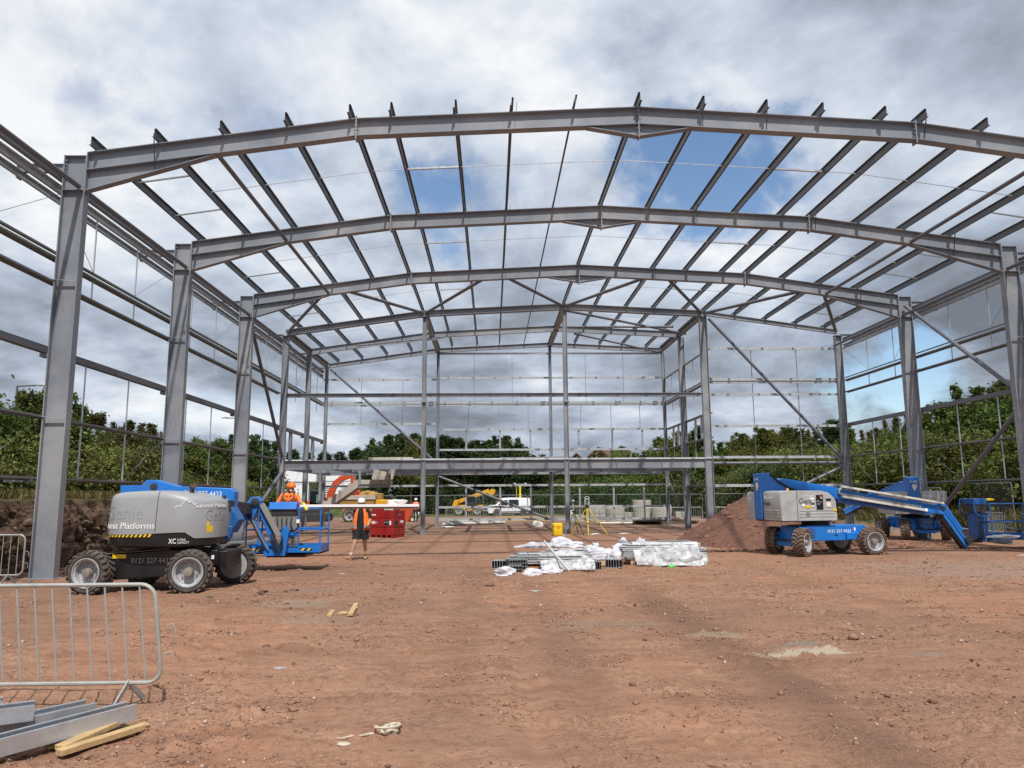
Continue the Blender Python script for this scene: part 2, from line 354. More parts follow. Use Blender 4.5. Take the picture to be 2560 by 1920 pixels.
# ------------------------------------------------------------------ ground
def land(x, y):
    """broad height of the site: level pad, falling a little at the back, a bank of uncut earth along the west and north-west"""
    x = np.asarray(x, float); y = np.asarray(y, float)
    z = -.36*sstep(46, 86, y)-.1*sstep(86, 110, y)
    edge = bank_edge(y)
    hgt = 1.62*sstep(6, 12, y)*(1-.15*sstep(30, 60, y))
    z = z+hgt*sstep(0, 1.1, edge-x)+.12*sstep(2, 12, edge-x)
    z = z+1.2*sstep(84, 100, y)*(1-sstep(-22, -12, x))
    z = z+.9*sstep(20, 23, x)
    return z
def bank_edge(y):
    y = np.asarray(y, float)
    e = -11.0-.55*np.clip(y-24, 0, 14)*.35-1.1*np.clip(y-36, 0, 40)*.42
    return e+.35*(fbm(y*.5, y*0+3.3, 3)-.5)*2
def ground_mat():
    m = bpy.data.materials.new('red_earth'); m.use_nodes = True; T = NT(m.node_tree); bs = T.n['Principled BSDF']
    tc = T.new('ShaderNodeTexCoord'); o = tc.outputs['Object']
    sp = T.new('ShaderNodeSeparateXYZ'); T.link(o, sp.inputs[0]); X, Y = sp.outputs[0], sp.outputs[1]
    big = T.noise(o, .22, 5, .6, .5, w=2.0); mid = T.noise(o, 1.3, 6, .62, .3, w=5.0); fin = T.noise(o, 9, 6, .68, .2, w=1.0); grit = T.noise(o, 60, 3, .7)
    # streaky scraping left by the blade and the wheels, roughly along x
    mp = T.new('ShaderNodeMapping'); mp.inputs['Scale'].default_value = (.55, 2.6, 1); mp.inputs['Rotation'].default_value = (0, 0, R(6)); T.link(o, mp.inputs[0])
    strk = T.noise(mp.outputs[0], 1.7, 6, .65, .6, w=8.0)
    c = T.ramp(T.math('ADD', T.math('MULTIPLY', mid, .5), T.math('MULTIPLY', strk, .5)), [(.33, (.165, .085, .054)), (.44, (.28, .149, .096)), (.54, (.375, .209, .135)), (.68, (.475, .292, .197))])
    c = T.mix(T.math('MULTIPLY', T.mapr(big, .45, .68), .45), c, (.41, .20, .113))
    c = T.mix(T.math('MULTIPLY', T.mapr(T.math('SUBTRACT', 1.0, big), .48, .64), .5), c, (.21, .130, .092))
    c = T.mix(T.math('MULTIPLY', T.mapr(fin, .52, .72), .5), c, (.19, .10, .066))
    c = T.mix(T.math('MULTIPLY', T.mapr(fin, .30, .42, 1, 0), .35), c, (.51, .325, .215))
    c = T.mix(T.math('MULTIPLY', T.mapr(grit, .58, .75), .35), c, (.16, .09, .065))
    vo = T.new('ShaderNodeTexVoronoi'); T.link(o, vo.inputs['Vector']); vo.inputs['Scale'].default_value = 26; vo2 = T.new('ShaderNodeTexVoronoi'); T.link(o, vo2.inputs['Vector']); vo2.inputs['Scale'].default_value = 70
    crumbly = T.mapr(T.math('ADD', T.math('MULTIPLY', mid, .6), T.math('MULTIPLY', fin, .4)), .44, .60)
    c = T.mix(T.math('MULTIPLY', T.mapr(vo.outputs['Distance'], .30, .62), T.math('MULTIPLY', crumbly, .45)), c, (.13, .072, .05))
    c = T.mix(T.math('MULTIPLY', T.mapr(vo2.outputs['Distance'], .35, .7), .28), c, (.17, .10, .07))
    # damp wheel tracks running the length of the hall
    for cx, wd, amt, y0, y1 in ((2.62, .40, .60, 3.0, 16.0), (.75, .30, .26, 3, 17), (-.35, .26, .24, 5, 22), (6.1, .3, .26, 6, 20)):
        wob = T.math('MULTIPLY', T.math('SUBTRACT', mid, .5), .9)
        dx = T.math('ABSOLUTE', T.math('ADD', T.math('SUBTRACT', X, cx), wob))
        g = T.mapr(dx, 0, wd*1.6, 1, 0)
        g = T.math('MULTIPLY', g, T.math('MULTIPLY', T.mapr(Y, y0, y0+1.5), T.mapr(Y, y1-4, y1, 1, 0)))
        c = T.mix(T.math('MULTIPLY', g, amt), c, (.135, .078, .056))
    pn = T.noise(o, 3.2, 6, .7, w=3.3)
    # spilt grey stone dust and grey clay
    for cx, cy, rx, ry, colr, amt in ((3.3, 8.35, .62, .22, (.44, .39, .30), .7), (3.45, 8.75, .35, .12, (.20, .18, .15), .7), (4.55, 8.2, .3, .10, (.21, .18, .15), .55), (-3.15, 12.5, .8, .6, (.26, .21, .165), .5), (-3.3, 14.3, .7, .4, (.20, .165, .13), .5),
                                       (-2.4, 10.8, .7, .5, (.27, .20, .15), .5), (2.7, 9.4, .5, .2, (.36, .30, .22), .4), (1.4, 10.2, .9, .5, (.25, .2, .15), .35), (12, 17, 5, 2.5, (.27, .20, .165), .6)):
        ex = T.math('DIVIDE', T.math('SUBTRACT', X, cx), rx); ey = T.math('DIVIDE', T.math('SUBTRACT', Y, cy), ry)
        q = T.math('SQRT', T.math('ADD', T.math('MULTIPLY', ex, ex), T.math('MULTIPLY', ey, ey)))
        q = T.math('ADD', q, T.math('MULTIPLY', T.math('SUBTRACT', pn, .5), 2.6))
        c = T.mix(T.math('MULTIPLY', T.mapr(q, .5, 1.05, 1, 0), amt), c, colr)
    # darker churned soil at the back of the pad and round the columns, grassland further off
    back = T.math('ADD', Y, T.math('MULTIPLY', big, 9))
    c = T.mix(T.math('MULTIPLY', T.mapr(back, 36.5, 41), .55), c, (.20, .135, .10))
    gn = T.noise(o, .8, 5, .65, w=3.0)
    gcol = T.ramp(gn, [(.35, (.035, .05, .016)), (.55, (.085, .10, .032)), (.7, (.17, .16, .065))])
    far = T.math('ADD', Y, T.math('MULTIPLY', gn, 8))
    c = T.mix(T.mapr(far, 82, 90), c, gcol)
    side = T.math('ADD', X, T.math('MULTIPLY', gn, 2.5)); c = T.mix(T.mapr(side, 21, 23), c, gcol)
    at = T.new('ShaderNodeAttribute'); at.attribute_name = 'bank'; bank = at.outputs['Fac']
    dark = T.ramp(pn, [(.35, (.035, .022, .015)), (.5, (.075, .048, .032)), (.66, (.16, .11, .075))])
    c = T.mix(T.mapr(bank, .02, .3), c, dark)
    verge = T.ramp(pn, [(.35, (.05, .06, .02)), (.55, (.15, .13, .055)), (.7, (.26, .21, .10))])
    c = T.mix(T.mapr(bank, .80, .96), c, verge)
    T.link(c, bs.inputs['Base Color']); bs.inputs['Roughness'].default_value = .95; bs.inputs['Specular IOR Level'].default_value = .15
    h = T.math('ADD', T.math('MULTIPLY', fin, .6), T.math('ADD', T.math('MULTIPLY', grit, .15), T.math('ADD', T.math('MULTIPLY', strk, .3), T.math('ADD', T.math('MULTIPLY', T.math('MULTIPLY', vo.outputs['Distance'], -.42), crumbly), T.math('MULTIPLY', vo2.outputs['Distance'], -.16)))))
    bp = T.new('ShaderNodeBump'); bp.inputs['Strength'].default_value = .9; bp.inputs['Distance'].default_value = .05
    T.link(h, bp.inputs['Height']); T.link(bp.outputs[0], bs.inputs['Normal'])
    return m
def relief(x, y):
    z = .05*(fbm(x*.35, y*.35, 3)-.5)+.028*(fbm(x*1.6+5, y*1.6, 4)-.5)
    near = 1-sstep(14, 30, np.hypot(x, y))
    z += near*.026*(fbm(x*5.3, y*8.1, 4, .6)-.5)+near*.014*(fbm(x*19, y*23, 3, .6)-.5)
    cl = fbm(x*2.7+31, y*2.7-8, 3); cl2 = fbm(x*11, y*11, 3, .6)
    z += near*.050*sstep(.55, .68, cl)*sstep(.42, .72, cl2)          # crumbled ridges thrown up by wheels
    for cx in (2.2, 3.0, .3, .8):                                    # shallow ruts
        z -= .032*np.exp(-((x-cx-.12*(fbm(y*.6, y*0+cx, 2)-.5))/.12)**2)*(1-sstep(16, 24, y))
        band = np.exp(-((x-cx-.12*(fbm(y*.6, y*0+cx, 2)-.5))/.15)**4)*(1-sstep(9, 13, y))*sstep(.42, .55, fbm(x*.5+cx, y*.5, 2))
        z += .011*band*np.sin(2*np.pi*(y/.155+np.abs(x-cx)*2.6))
    return z
def make_ground():
    ys = [-30, -12, -5, -1, 1.5, 2.6, 3.2]; y = 3.6
    while y < 48: ys.append(y); y *= 1.0062 if y < 20 else 1.011
    while y < 130: ys.append(y); y += 1.0
    ys += [135, 145, 160, 190, 240, 320, 480, 800, 1500]
    t = np.concatenate([-np.geomspace(8, 1.32, 12), np.linspace(-1.3, 1.3, 430), np.geomspace(1.32, 8, 12)])
    ys = np.array(ys); Yg, Tg = np.meshgrid(ys, t, indexing='ij')
    Xg = Tg*np.maximum(np.abs(Yg), 3.6)
    # extra columns round the bank: shear the lattice so that one run of it follows the bank's edge
    Z = land(Xg, Yg); e = bank_edge(Yg)-Xg
    face = sstep(-.15, .1, e)*(1-sstep(1.05, 1.5, e))*sstep(6, 12, Yg)
    rough = (fbm(Xg*1.6+Yg*.3, Yg*1.9, 5, .62)-.5)
    bk = sstep(-.1, 1.15, e)*sstep(6, 12, Yg)
    Z = Z+relief(Xg, Yg)*(1-sstep(60, 90, Yg)*.6)+bk*(fbm(Xg*.9, Yg*.9, 4)-.5)*.35
    Z = Z-face*.35
    n, k = Yg.shape
    me = bpy.data.meshes.new('ground')
    vs = np.stack([Xg, Yg, Z], -1).reshape(-1, 3)
    idx = np.arange(n*k).reshape(n, k)
    fs = np.stack([idx[:-1, :-1], idx[:-1, 1:], idx[1:, 1:], idx[1:, :-1]], -1).reshape(-1, 4)
    me.from_pydata(vs.tolist(), [], fs.tolist())
    me.polygons.foreach_set('use_smooth', [True]*len(fs))
    a = me.attributes.new('bank', 'FLOAT', 'POINT'); a.data.foreach_set('value', bk.reshape(-1).astype(np.float32))
    me.materials.append(ground_mat()); o = bpy.data.objects.new('ground', me); COL.objects.link(o); o['kind'] = 'structure'
    return o
ground = make_ground()
def make_bank():
    ys = np.arange(8.0, 62, .075); vs_ = np.linspace(-.12, 1.18, 44); Yg, Vg = np.meshgrid(ys, vs_, indexing='ij')
    H = land(bank_edge(Yg)-1.6, Yg); X = bank_edge(Yg)+.22-.75*np.clip(Vg, 0, 1)**1.4-1.3*np.clip(Vg-1, 0, 1)*3
    n1 = fbm(Yg*.9, Vg*1.6+5, 4, .6)-.5; n2 = fbm(Yg*3.1+7, Vg*4.5, 4, .65)-.5; n3 = fbm(Yg*9, Vg*13, 3, .6)-.5
    amp = np.clip(1.25-Vg, 0, 1)**.5
    X = X+(n1*.8+n2*.55+n3*.26)*amp; Z = np.clip(Vg, -.2, 1.02)*H*1.0+(n2*.2+n3*.10)*amp+.02; Yg = Yg+(n2*.2)*amp
    Z = np.where(Vg > 1.02, H+.04+.10*(n1+n3), Z)
    b = MB(); k = len(vs_); idx = np.arange(X.size).reshape(X.shape)
    b.add(np.stack([X, Yg, Z], -1).reshape(-1, 3).tolist(), np.stack([idx[:-1, :-1], idx[1:, :-1], idx[1:, 1:], idx[:-1, 1:]], -1).reshape(-1, 4).tolist())
    m = bpy.data.materials.new('cut_earth'); m.use_nodes = True; T = NT(m.node_tree); bs = T.n['Principled BSDF']; tc = T.new('ShaderNodeTexCoord'); o = tc.outputs['Object']
    p1 = T.noise(o, 1.4, 6, .65, .3); p2 = T.noise(o, 9, 6, .7)
    c = T.ramp(T.math('ADD', T.math('MULTIPLY', p1, .55), T.math('MULTIPLY', p2, .45)), [(.34, (.045, .030, .021)), (.46, (.105, .070, .048)), (.56, (.185, .126, .088)), (.68, (.29, .205, .147))])
    sp = T.new('ShaderNodeSeparateXYZ'); T.link(o, sp.inputs[0]); zz = T.math('ADD', sp.outputs[2], T.math('MULTIPLY', p1, .5))
    c = T.mix(T.mapr(zz, .35, .8, .75, 0), c, (.20, .14, .10)); c = T.mix(T.math('MULTIPLY', T.mapr(zz, 1.72, 1.95), T.mapr(p2, .4, .6)), c, (.11, .10, .04))
    T.link(c, bs.inputs['Base Color']); bs.inputs['Roughness'].default_value = .95; bs.inputs['Specular IOR Level'].default_value = .1
    bp = T.new('ShaderNodeBump'); bp.inputs['Strength'].default_value = .9; bp.inputs['Distance'].default_value = .10; T.link(T.noise(o, 16, 6, .7), bp.inputs['Height']); T.link(bp.outputs[0], bs.inputs['Normal'])
    o_ = b.build('earth_bank', m); o_['kind'] = 'structure'
make_bank()
def gz(x, y): return float(land(x, y)+relief(np.array([float(x)]), np.array([float(y)]))[0])

# ------------------------------------------------------------------ the steel frame
FY = dict(F0=10.55, F1=16.63, F2=22.71, F3=28.82, F4=34.9, F5=39.5, F6=44.0)
XL, XR, XM = -9.667, 16.578, 3.4555; XQ1, XQ3 = XM-6.56, XM+6.56
def rz(x, dz=0.0):
    """underside of the purlins = top of the rafters"""
    a = abs(x-XM)
    return (10.675-(10.675-10.336)*a/6.561 if a < 6.561 else 10.336-(10.336-9.394)*(a-6.561)/(13.1225-6.561))+dz
BLD = thing('steel_frame_building', 'grey steel skeleton of an unfinished warehouse with arched roof frames', 'building', (XM, 30, 0))
BO = Vector((XM, 30, 0))
def bpart(b, name, m, parent=None, bevel=0):
    b.v = [(q[0]-BO.x, q[1]-BO.y, q[2]-BO.z) for q in b.v]
    return b.build(name, m, BLD if parent is None else parent, bevel)
def bolts(b, x, y0, z0, z1, n, sx, mi=0):
    for i in range(n):
        z = z0+(z1-z0)*i/max(1, n-1)
        for yy in (-.055, .055): b.tube((x, y0+yy, z), (x+sx*.035, y0+yy, z), .018, 6, mi=mi)
def portal_column(x0, y, side, top=9.394, base=True):
    """main column; side = +1 when the hall lies towards +x"""
    d = .51; xc = x0+side*d/2
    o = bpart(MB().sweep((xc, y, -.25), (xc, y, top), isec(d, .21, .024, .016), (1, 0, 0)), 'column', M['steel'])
    xi0, xi1 = sorted((x0+side*.026, x0+side*(d-.026)))
    for z in (8.572, top-.012):
        for s in (-1, 1):
            ya, yb = sorted((y+s*.010, y+s*.100)); bpart(MB().box(xi0, xi1, ya, yb, z-.008, z+.008), 'stiffener', M['steel'], o)
    b = MB(); bolts(b, x0+side*(d-.03), y-0.0, 8.68, 9.30, 8, -side); bolts(b, x0+side*.026, y, 8.9, 9.28, 5, side)
    bpart(b, 'bolt', M['bolt'], o)
    if base:
        b = MB().box(min(x0, x0+side*d)-.05, max(x0, x0+side*d)+.05, y-.17, y+.17, .0, .035); bpart(b, 'base_plate', M['steel'], o)
    return o
def iweb(b, pts_top, depth_at, y, bw=.23, tf=.018, tw=.013):
    """rafter plate girder: top line through pts_top (x,z), depth (vertical) at each end"""
    (xa, za), (xb, zb) = pts_top; da, db = depth_at
    b.prism([(xa, za-tf), (xb, zb-tf), (xb, zb-db+tf), (xa, za-da+tf)], y-tw/2, y+tw/2)
    b.prism([(xa, za), (xb, zb), (xb, zb-tf), (xa, za-tf)], y-bw/2, y+bw/2)
    b.prism([(xa, za-da+tf), (xb, zb-db+tf), (xb, zb-db), (xa, za-da)], y-bw/2, y+bw/2)
def portal_rafters(y, name='rafter'):
    D = .43
    out = []
    for s in (-1, 1):
        X = lambda a: XM+s*a
        xi = 13.1225-.51
        # outer length with its eaves haunch
        b = MB(); iweb(b, [(X(xi), rz(X(xi))), (X(6.575), rz(X(6.575)))], (D, D), y)
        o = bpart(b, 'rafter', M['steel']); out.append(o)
        b = MB(); xe = 9.75
        z0, z1 = rz(X(xi))-D, rz(X(xe))-D
        b.prism([(X(xi), z0-.002), (X(xe), z1-.002), (X(xi), 8.57)], y-.0065, y+.0065)
        b.prism([(X(xi), 8.57), (X(xe), z1-.002), (X(xe), z1-.020), (X(xi), 8.55)], y-.094, y+.094)
        bpart(b, 'haunch', M['steel'], o)
        b = MB(); xp = X(xi); b.box(min(xp, xp+s*.002), max(xp, xp+s*.002)+.0, y-.1, y+.1, 8.5, 9.45) if False else b.box(xp-.012, xp+.012, y-.1, y+.1, 8.52, 9.44)
        bpart(b, 'end_plate', M['steel'], o)
        # inner length with the ridge haunch
        b = MB(); iweb(b, [(X(6.545), rz(X(6.545))), (X(.015), rz(X(.015)))], (D, D), y)
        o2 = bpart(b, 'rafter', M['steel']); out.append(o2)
        b = MB(); za, zb = rz(X(1.22))-D, rz(X(.016))-D
        b.prism([(X(1.22), za-.002), (X(.016), zb-.002), (X(.016), zb-.27)], y-.0065, y+.0065)
        b.prism([(X(1.22), za-.002), (X(.016), zb-.27), (X(.016), zb-.288), (X(1.22), za-.020)], y-.094, y+.094)
        bpart(b, 'haunch', M['steel'], o2)
        b = MB(); zk = rz(X(6.56)); b.box(X(6.56)-.016, X(6.56)+.016, y-.1, y+.1, zk-D-.08, zk+.06)
        for i in range(4):
            z = zk-.06-i*.1
            for yy in (-.06, .06): b.tube((X(6.56)-.05, y+yy, z), (X(6.56)+.05, y+yy, z), .016, 6)
        bpart(b, 'splice_plate', M['steel'], o)
        if s > 0:
            b = MB(); b.box(XM-.014, XM+.014, y-.1, y+.1, rz(XM)-D-.33, rz(XM)+.03)
            for i in range(6):
                z = rz(XM)-.08-i*.11
                for yy in (-.06, .06): b.tube((XM-.05, y+yy, z), (XM+.05, y+yy, z), .016, 6)
            bpart(b, 'ridge_plate', M['steel'], o2)
        # bracing stays from purlin to the inside flange
        for a, par in ((11.03, o), (5.75, o2), (2.85, o2)) if s < 0 else ((11.03, o), (6.68, o), (1.45, o2), (2.95, o2)):
            zt = rz(X(a)); low = zt-D if a < 9.75 else 8.57+(rz(X(9.75))-D-8.57)*(12.61-a)/(12.61-9.75)
            bpart(MB().bar((X(a)-.0, y-.36, zt+.10), (X(a)+s*.05, y-.09, low+.02), .045, .008, (1, 0, 0)), 'stay', M['brown'], par)
    return out
PX = [-8.96, -7.57, -6.12, -4.67, -3.23, -2.29, -.82, .49, 1.96]; PX = PX+[3.4555]+[2*XM-q for q in reversed(PX)]
def purlin(x, y0, y1, m='brown'):
    s = 1 if x < XM-.1 else -1
    z = rz(x)+.02
    return bpart(MB().sweep((x, y0, z+.11), (x, y1, z+.11), zsec(.2, .047, .006, .018, -s), (.0, 0, 1)), 'purlin', M[m])
def build_frame():
    # main frames
    for k in ('F1', 'F2', 'F3'):
        portal_column(XL, FY[k], 1); portal_column(XR, FY[k], -1); portal_rafters(FY[k])
    portal_column(XL, FY['F0'], 1)
    # purlins, cleats, sleeves
    bays = [('F1', 'F2'), ('F2', 'F3'), ('F3', 'F4')]
    for bi, (a, c) in enumerate(bays):
        for i, x in enumerate(PX):
            o = purlin(x, FY[a]-(.34 if a == 'F1' else -.01), FY[c]-.01)
            s = 1 if x < XM-.1 else -1
            b = MB(); z = rz(x)+.02
            b.sweep((x-s*.009, FY[a]-.15, z+.108), (x-s*.009, FY[a]+.42, z+.108), zsec(.19, .046, .006, .016, -s), (0, 0, 1))
            bpart(b, 'sleeve', M['galvd'], o)
            b = MB(); b.box(x-.05-s*.06, x+.05-s*.06, FY[a]-.07, FY[a]+.07, rz(x)-.012, rz(x)+.008); b.box(x-s*.012-.004, x-s*.012+.004, FY[a]-.07, FY[a]+.07, rz(x), z+.17)
            bpart(b, 'cleat', M['steel'], o)
        ym = (FY[a]+FY[c])/2
        for i in range(len(PX)-1):
            x0, x1 = PX[i], PX[i+1]
            if i in (0, len(PX)-2):
                for yy in (FY[a]+1.9, FY[c]-1.9): bpart(MB().bar((x0+.03, yy, rz(x0)+.10), (x1-.03, yy, rz(x1)+.10), .035, .035), 'strut', M['galvd'])
            else:
                wide = i in (5, 12)
                bpart(MB().bar((x0+.005, ym, rz(x0)+.13), (x1-.005, ym, rz(x1)+.13), .06 if wide else .018, .05 if wide else .018), 'sag_bar', M['galv'])
    xs2 = [x for x in PX if x < XQ3+.2]
    for (a, c) in (('F4', 'F5'), ('F5', 'F6')):
        for x in xs2:
            e = .45 if c == 'F6' else -.01
            purlin(x, FY[a]+.01, FY[c]+e)
        for i in range(len(xs2)-1):
            ym = (FY[a]+FY[c])/2; bpart(MB().bar((xs2[i], ym, rz(xs2[i])+.13), (xs2[i+1], ym, rz(xs2[i+1])+.13), .016, .016), 'sag_bar', M['galv'])
    for x in PX:
        if x > XQ3+.2: bpart(MB().bar((x, FY['F4'], rz(x)+.1), (x, FY['F4']+.5, rz(x)+.1), .07, .2), 'purlin_end', M['brown'])
    # longitudinal ties (round hollow section): at the haunch ends and at the eaves stiffeners
    for x, z, ks in ((XM-9.75, rz(XM-9.75)-.37, ('F0', 'F1', 'F2', 'F3')), (XM+9.75, rz(XM+9.75)-.37, ('F1', 'F2', 'F3')), (XL+.38, 8.64, ('F0', 'F1', 'F2', 'F3', 'F4')), (XR-.38, 8.64, ('F1', 'F2', 'F3', 'F4'))):
        for a, c in zip(ks[:-1], ks[1:]):
            if a == 'F0' and z > 9: continue
            bpart(MB().tube((x, FY[a]+.1, z), (x, FY[c]-.1, z), .057, 10), 'tie_tube', M['tube'])
    # eaves: outriggers, gutter beams and parapet rails
    for side, x0, ks in ((-1, XL, ('F0', 'F1', 'F2', 'F3', 'F4', 'F5', 'F6')), (1, XR, ('F1', 'F2', 'F3', 'F4'))):
        for k in ks:
            y = FY[k]; b = MB().sweep((x0, y, 9.11), (x0+side*1.03, y, 9.11), isec(.2, .1, .014, .01), (0, 0, 1))
            b.box(*sorted((x0+side*1.03, x0+side*1.05)), y-.09, y+.09, 8.85, 9.25); bpart(b, 'outrigger', M['steel'])
        for a, c in zip(ks[:-1], ks[1:]):
            y0, y1 = FY[a]+.006, FY[c]-.006
            bpart(MB().bar((x0+side*.14, y0, 8.93), (x0+side*.14, y1, 8.93), .1, .16), 'gutter_beam', M['tube'])
            bpart(MB().sweep((x0+side*.52, y0, 8.94), (x0+side*.52, y1, 8.94), csec(.17, .075, .006, .02, side), (0, 0, 1)), 'gutter_rail', M['galvd'])
            bpart(MB().sweep((x0+side*.12, y0, 8.60), (x0+side*.12, y1, 8.60), csec(.2, .075, .006, .02, -side), (0, 0, 1)), 'side_rail', M['galv'])
            bpart(MB().sweep((x0+side*.98, y0, 8.93), (x0+side*.98, y1, 8.93), csec(.17, .07, .006, .02, -side), (0, 0, 1)), 'parapet_rail', M['galv'])
    # side rails
    def side_wall(x0, side, ks, levels):
        for a, c in zip(ks[:-1], ks[1:]):
            y0, y1 = FY[a]+.004, FY[c]-.004
            for z in levels:
                if z == 4.9:
                    bpart(MB().bar((x0+side*.08, y0+.05, z), (x0+side*.08, y1-.05, z), .15, .15), 'box_rail', M['tube'])
                    for yy in (y0+.05, y1-.05): bpart(MB().box(x0+side*.08-.09, x0+side*.08+.09, yy-.05, yy+.05, z-.16, z-.078), 'rail_bracket', M['steel'])
                else:
                    xx = x0+side*.004
                    bpart(MB().sweep((xx+side*.07, y0, z), (xx+side*.07, y1, z), zsec(.15, .042, .005, .014, side if z > 7.05 else -side), (side, 0, 0)), 'side_rail', M['galvd'])
            L = y1-y0
            for t in (.27, .63):
                yy = y0+L*t; xx = x0+side*.08
                for za, zb in ((8.55, 7.16), (6.95, 6.43), (4.82, 3.45), (3.4, 2.12)):
                    if zb < min(levels): continue
                    bpart(MB().bar((xx, yy, zb), (xx, yy, za), .028, .028, (1, 0, 0)), 'tie_rod', M['galv'])
            xx = x0+side*.08
            for p, q in (((y0, 8.5), (y0+L*.27, 7.16)), ((y1, 8.5), (y1-L*.37, 7.16)), ((y1, 3.4), (y1-L*.37, 2.1))):
                bpart(MB().tube((xx, p[0], p[1]), (xx, q[0], q[1]), .007, 5), 'tie_wire', M['galvd'])
        for k in ks:                                      # stays from the rails to the inner flange
            if k in ('F4', 'F5', 'F6'): continue
            y = FY[k]
            for z in (6.45, 3.4):
                bpart(MB().bar((x0+side*.2, y-.13, z+.05), (x0-side*.47, y-.085, z-.02), .045, .012), 'rail_stay', M['galv'])
    LV = (7.12, 6.97, 6.42, 4.9, 3.42, 2.1)
    side_wall(XL, -1, ('F0', 'F1', 'F2', 'F3', 'F4'), LV); side_wall(XR, 1, ('F1', 'F2', 'F3', 'F4'), LV)
    side_wall(XL, -1, ('F4', 'F5', 'F6'), (7.12, 6.97, 4.9)); side_wall(XQ3+.14, 1, ('F4', 'F5', 'F6'), (8.5, 7.12, 6.97, 5.5, 4.35, 2.15))
    y = FY['F1']; bpart(MB().box(XL-.55, XL-.005, y-.34, y-.22, 2.03, 2.13), 'rail_end', M['galvd'])
    # frame 4: gable frame with five columns
    y = FY['F4']
    for x, d, m in ((XL+.135, .27, 'steel'), (XQ1, .2, 'steel'), (XM, .21, 'steel'), (XQ3, .34, 'steel'), (XR-.15, .3, 'steel')):
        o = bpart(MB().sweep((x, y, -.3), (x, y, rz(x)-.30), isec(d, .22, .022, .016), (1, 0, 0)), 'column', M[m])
        b = MB(); b.box(x-.16, x+.16, y-.16, y+.16, rz(x)-.30, rz(x)-.28); bpart(b, 'cap_plate', M['steel'], o)
        if d < .3 and x > XL+1:
            bpart(MB().box(x-.13, x+.13, y-.12, y+.12, 6.0, 6.1), 'splice_plate', M['steel'], o)
    nodes = [XL+.13, XQ1, XM, XQ3, XR-.15]
    for i in range(4):
        xa, xb = nodes[i]+.02, nodes[i+1]-.02
        dep = .27 if i < 3 else .2
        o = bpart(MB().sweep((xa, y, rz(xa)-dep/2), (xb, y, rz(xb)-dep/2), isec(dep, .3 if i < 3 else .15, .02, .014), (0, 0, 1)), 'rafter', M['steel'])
    for i in range(3):
        xa, xb = nodes[i]+.11, nodes[i+1]-.11
        bpart(MB().sweep((xa, y, 6.34), (xb, y, 6.34), isec(.17, .15 if i else .19, .014, .01), (0, 0, 1)), 'tie_beam', M['steel'])
    # frames 5 and 6 (the office end, three bays wide)
    for k, d, dc in (('F5', .31, .23), ('F6', .25, .17)):
        y = FY[k]
        cols = [XL+dc/2, XQ3+.10] if k == 'F5' else [XL+dc/2, XQ1, XM, XQ3+.14]
        for x in cols:
            bpart(MB().sweep((x, y, -.4), (x, y, rz(min(x, XQ3))-d+.02), isec(dc if x != XQ3+.10 else .3, .2, .02, .014), (1, 0, 0)), 'column', M['steel'])
        for xa, xb in ((XL+dc, XQ1), (XQ1, XM), (XM, XQ3)):
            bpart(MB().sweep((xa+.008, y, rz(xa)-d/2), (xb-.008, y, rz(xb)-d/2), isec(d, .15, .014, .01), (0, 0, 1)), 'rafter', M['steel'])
    for x in (XL+.15, XQ1, XM, XQ3):
        bpart(MB().sweep((x, FY['F4']+.12, rz(x)-.14), (x, FY['F6']-.1, rz(x)-.14), isec(.25, .25, .018, .012), (0, 0, 1)), 'eaves_beam', M['steel'])
    # bracing tubes
    def brace(p, q, r=.07): bpart(MB().tube(p, q, r, 12), 'brace', M['tube'])
    y3, y4 = FY['F3'], FY['F4']; zb = lambda x: rz(x)-.40
    for xa, xb in ((nodes[0]+.12, -6.6), (XQ1-.1, -5.45), (XQ1+.1, -.40), (XM-.1, .74), (XM+.1, 5.95), (XQ3-.1, 7.05), (XQ3+.12, 12.15), (nodes[4]-.1, 13.2)):
        brace((xa, y4-.1, rz(xa)-.10), (xb, y3+.08, zb(xb)))
    brace((XL+.27, y3+.15, 8.75), (XL+.2, y4-.12, 3.45)); brace((XL+.2, y4-.12, 2.85), (XL+.25, y3+.15, .25))
    brace((XR-.28, y3-.12, 9.0), (XR-.25, FY['F2']+.12, 4.75)); brace((XR-.25, FY['F2']+.12, 4.35), (XR-.28, y3-.15, .25))
    brace((10.3, y4, 9.98), (16.2, y4, 3.38)); brace((10.22, y4, 3.14), (16.2, y4, 3.14)); brace((16.2, y4, 2.94), (10.3, y4, .3))
    brace((-9.35, FY['F6']-.12, 9.09), (-3.3, FY['F6']-.12, 3.75)); brace((-3.0, FY['F6']-.12, 2.84), (3.3, FY['F6']-.12, .4))
    b = MB(); b.box(16.1, 16.42, y4-.014, y4+.014, 2.8, 3.55); bpart(b, 'gusset_plate', M['steel'])
    b = MB(); b.box(XL+.12, XL+.28, y4-.24, y4-.115, 2.75, 3.6); bpart(b, 'gusset_plate', M['steel'])
    ym = (FY['F5']+FY['F6'])/2; xx = XQ3+.1
    for za, zc in ((.1, 2.9), (2.9, .1)):
        bpart(MB().bar((xx, FY['F5']+.15, za), (xx, FY['F6']-.12, zc), .014, .06, (0, 0, 1)), 'strap_brace', M['galvd'])
    bpart(MB().tube((10.3, FY['F5']-.4, rz(8)-.3), (XM+.15, FY['F4']+.3, rz(XM)-.25), .06, 10), 'brace', M['tube'])
    brace((XM+1, FY['F5']+.2, rz(XM+1)-.34), (XQ3, FY['F6']-.2, rz(XQ3)-.3), .05)
    brace((XM, FY['F5']-.6, rz(XM)-.2), (XQ3-.8, FY['F5']-2.2, rz(XQ3)-.22), .055)
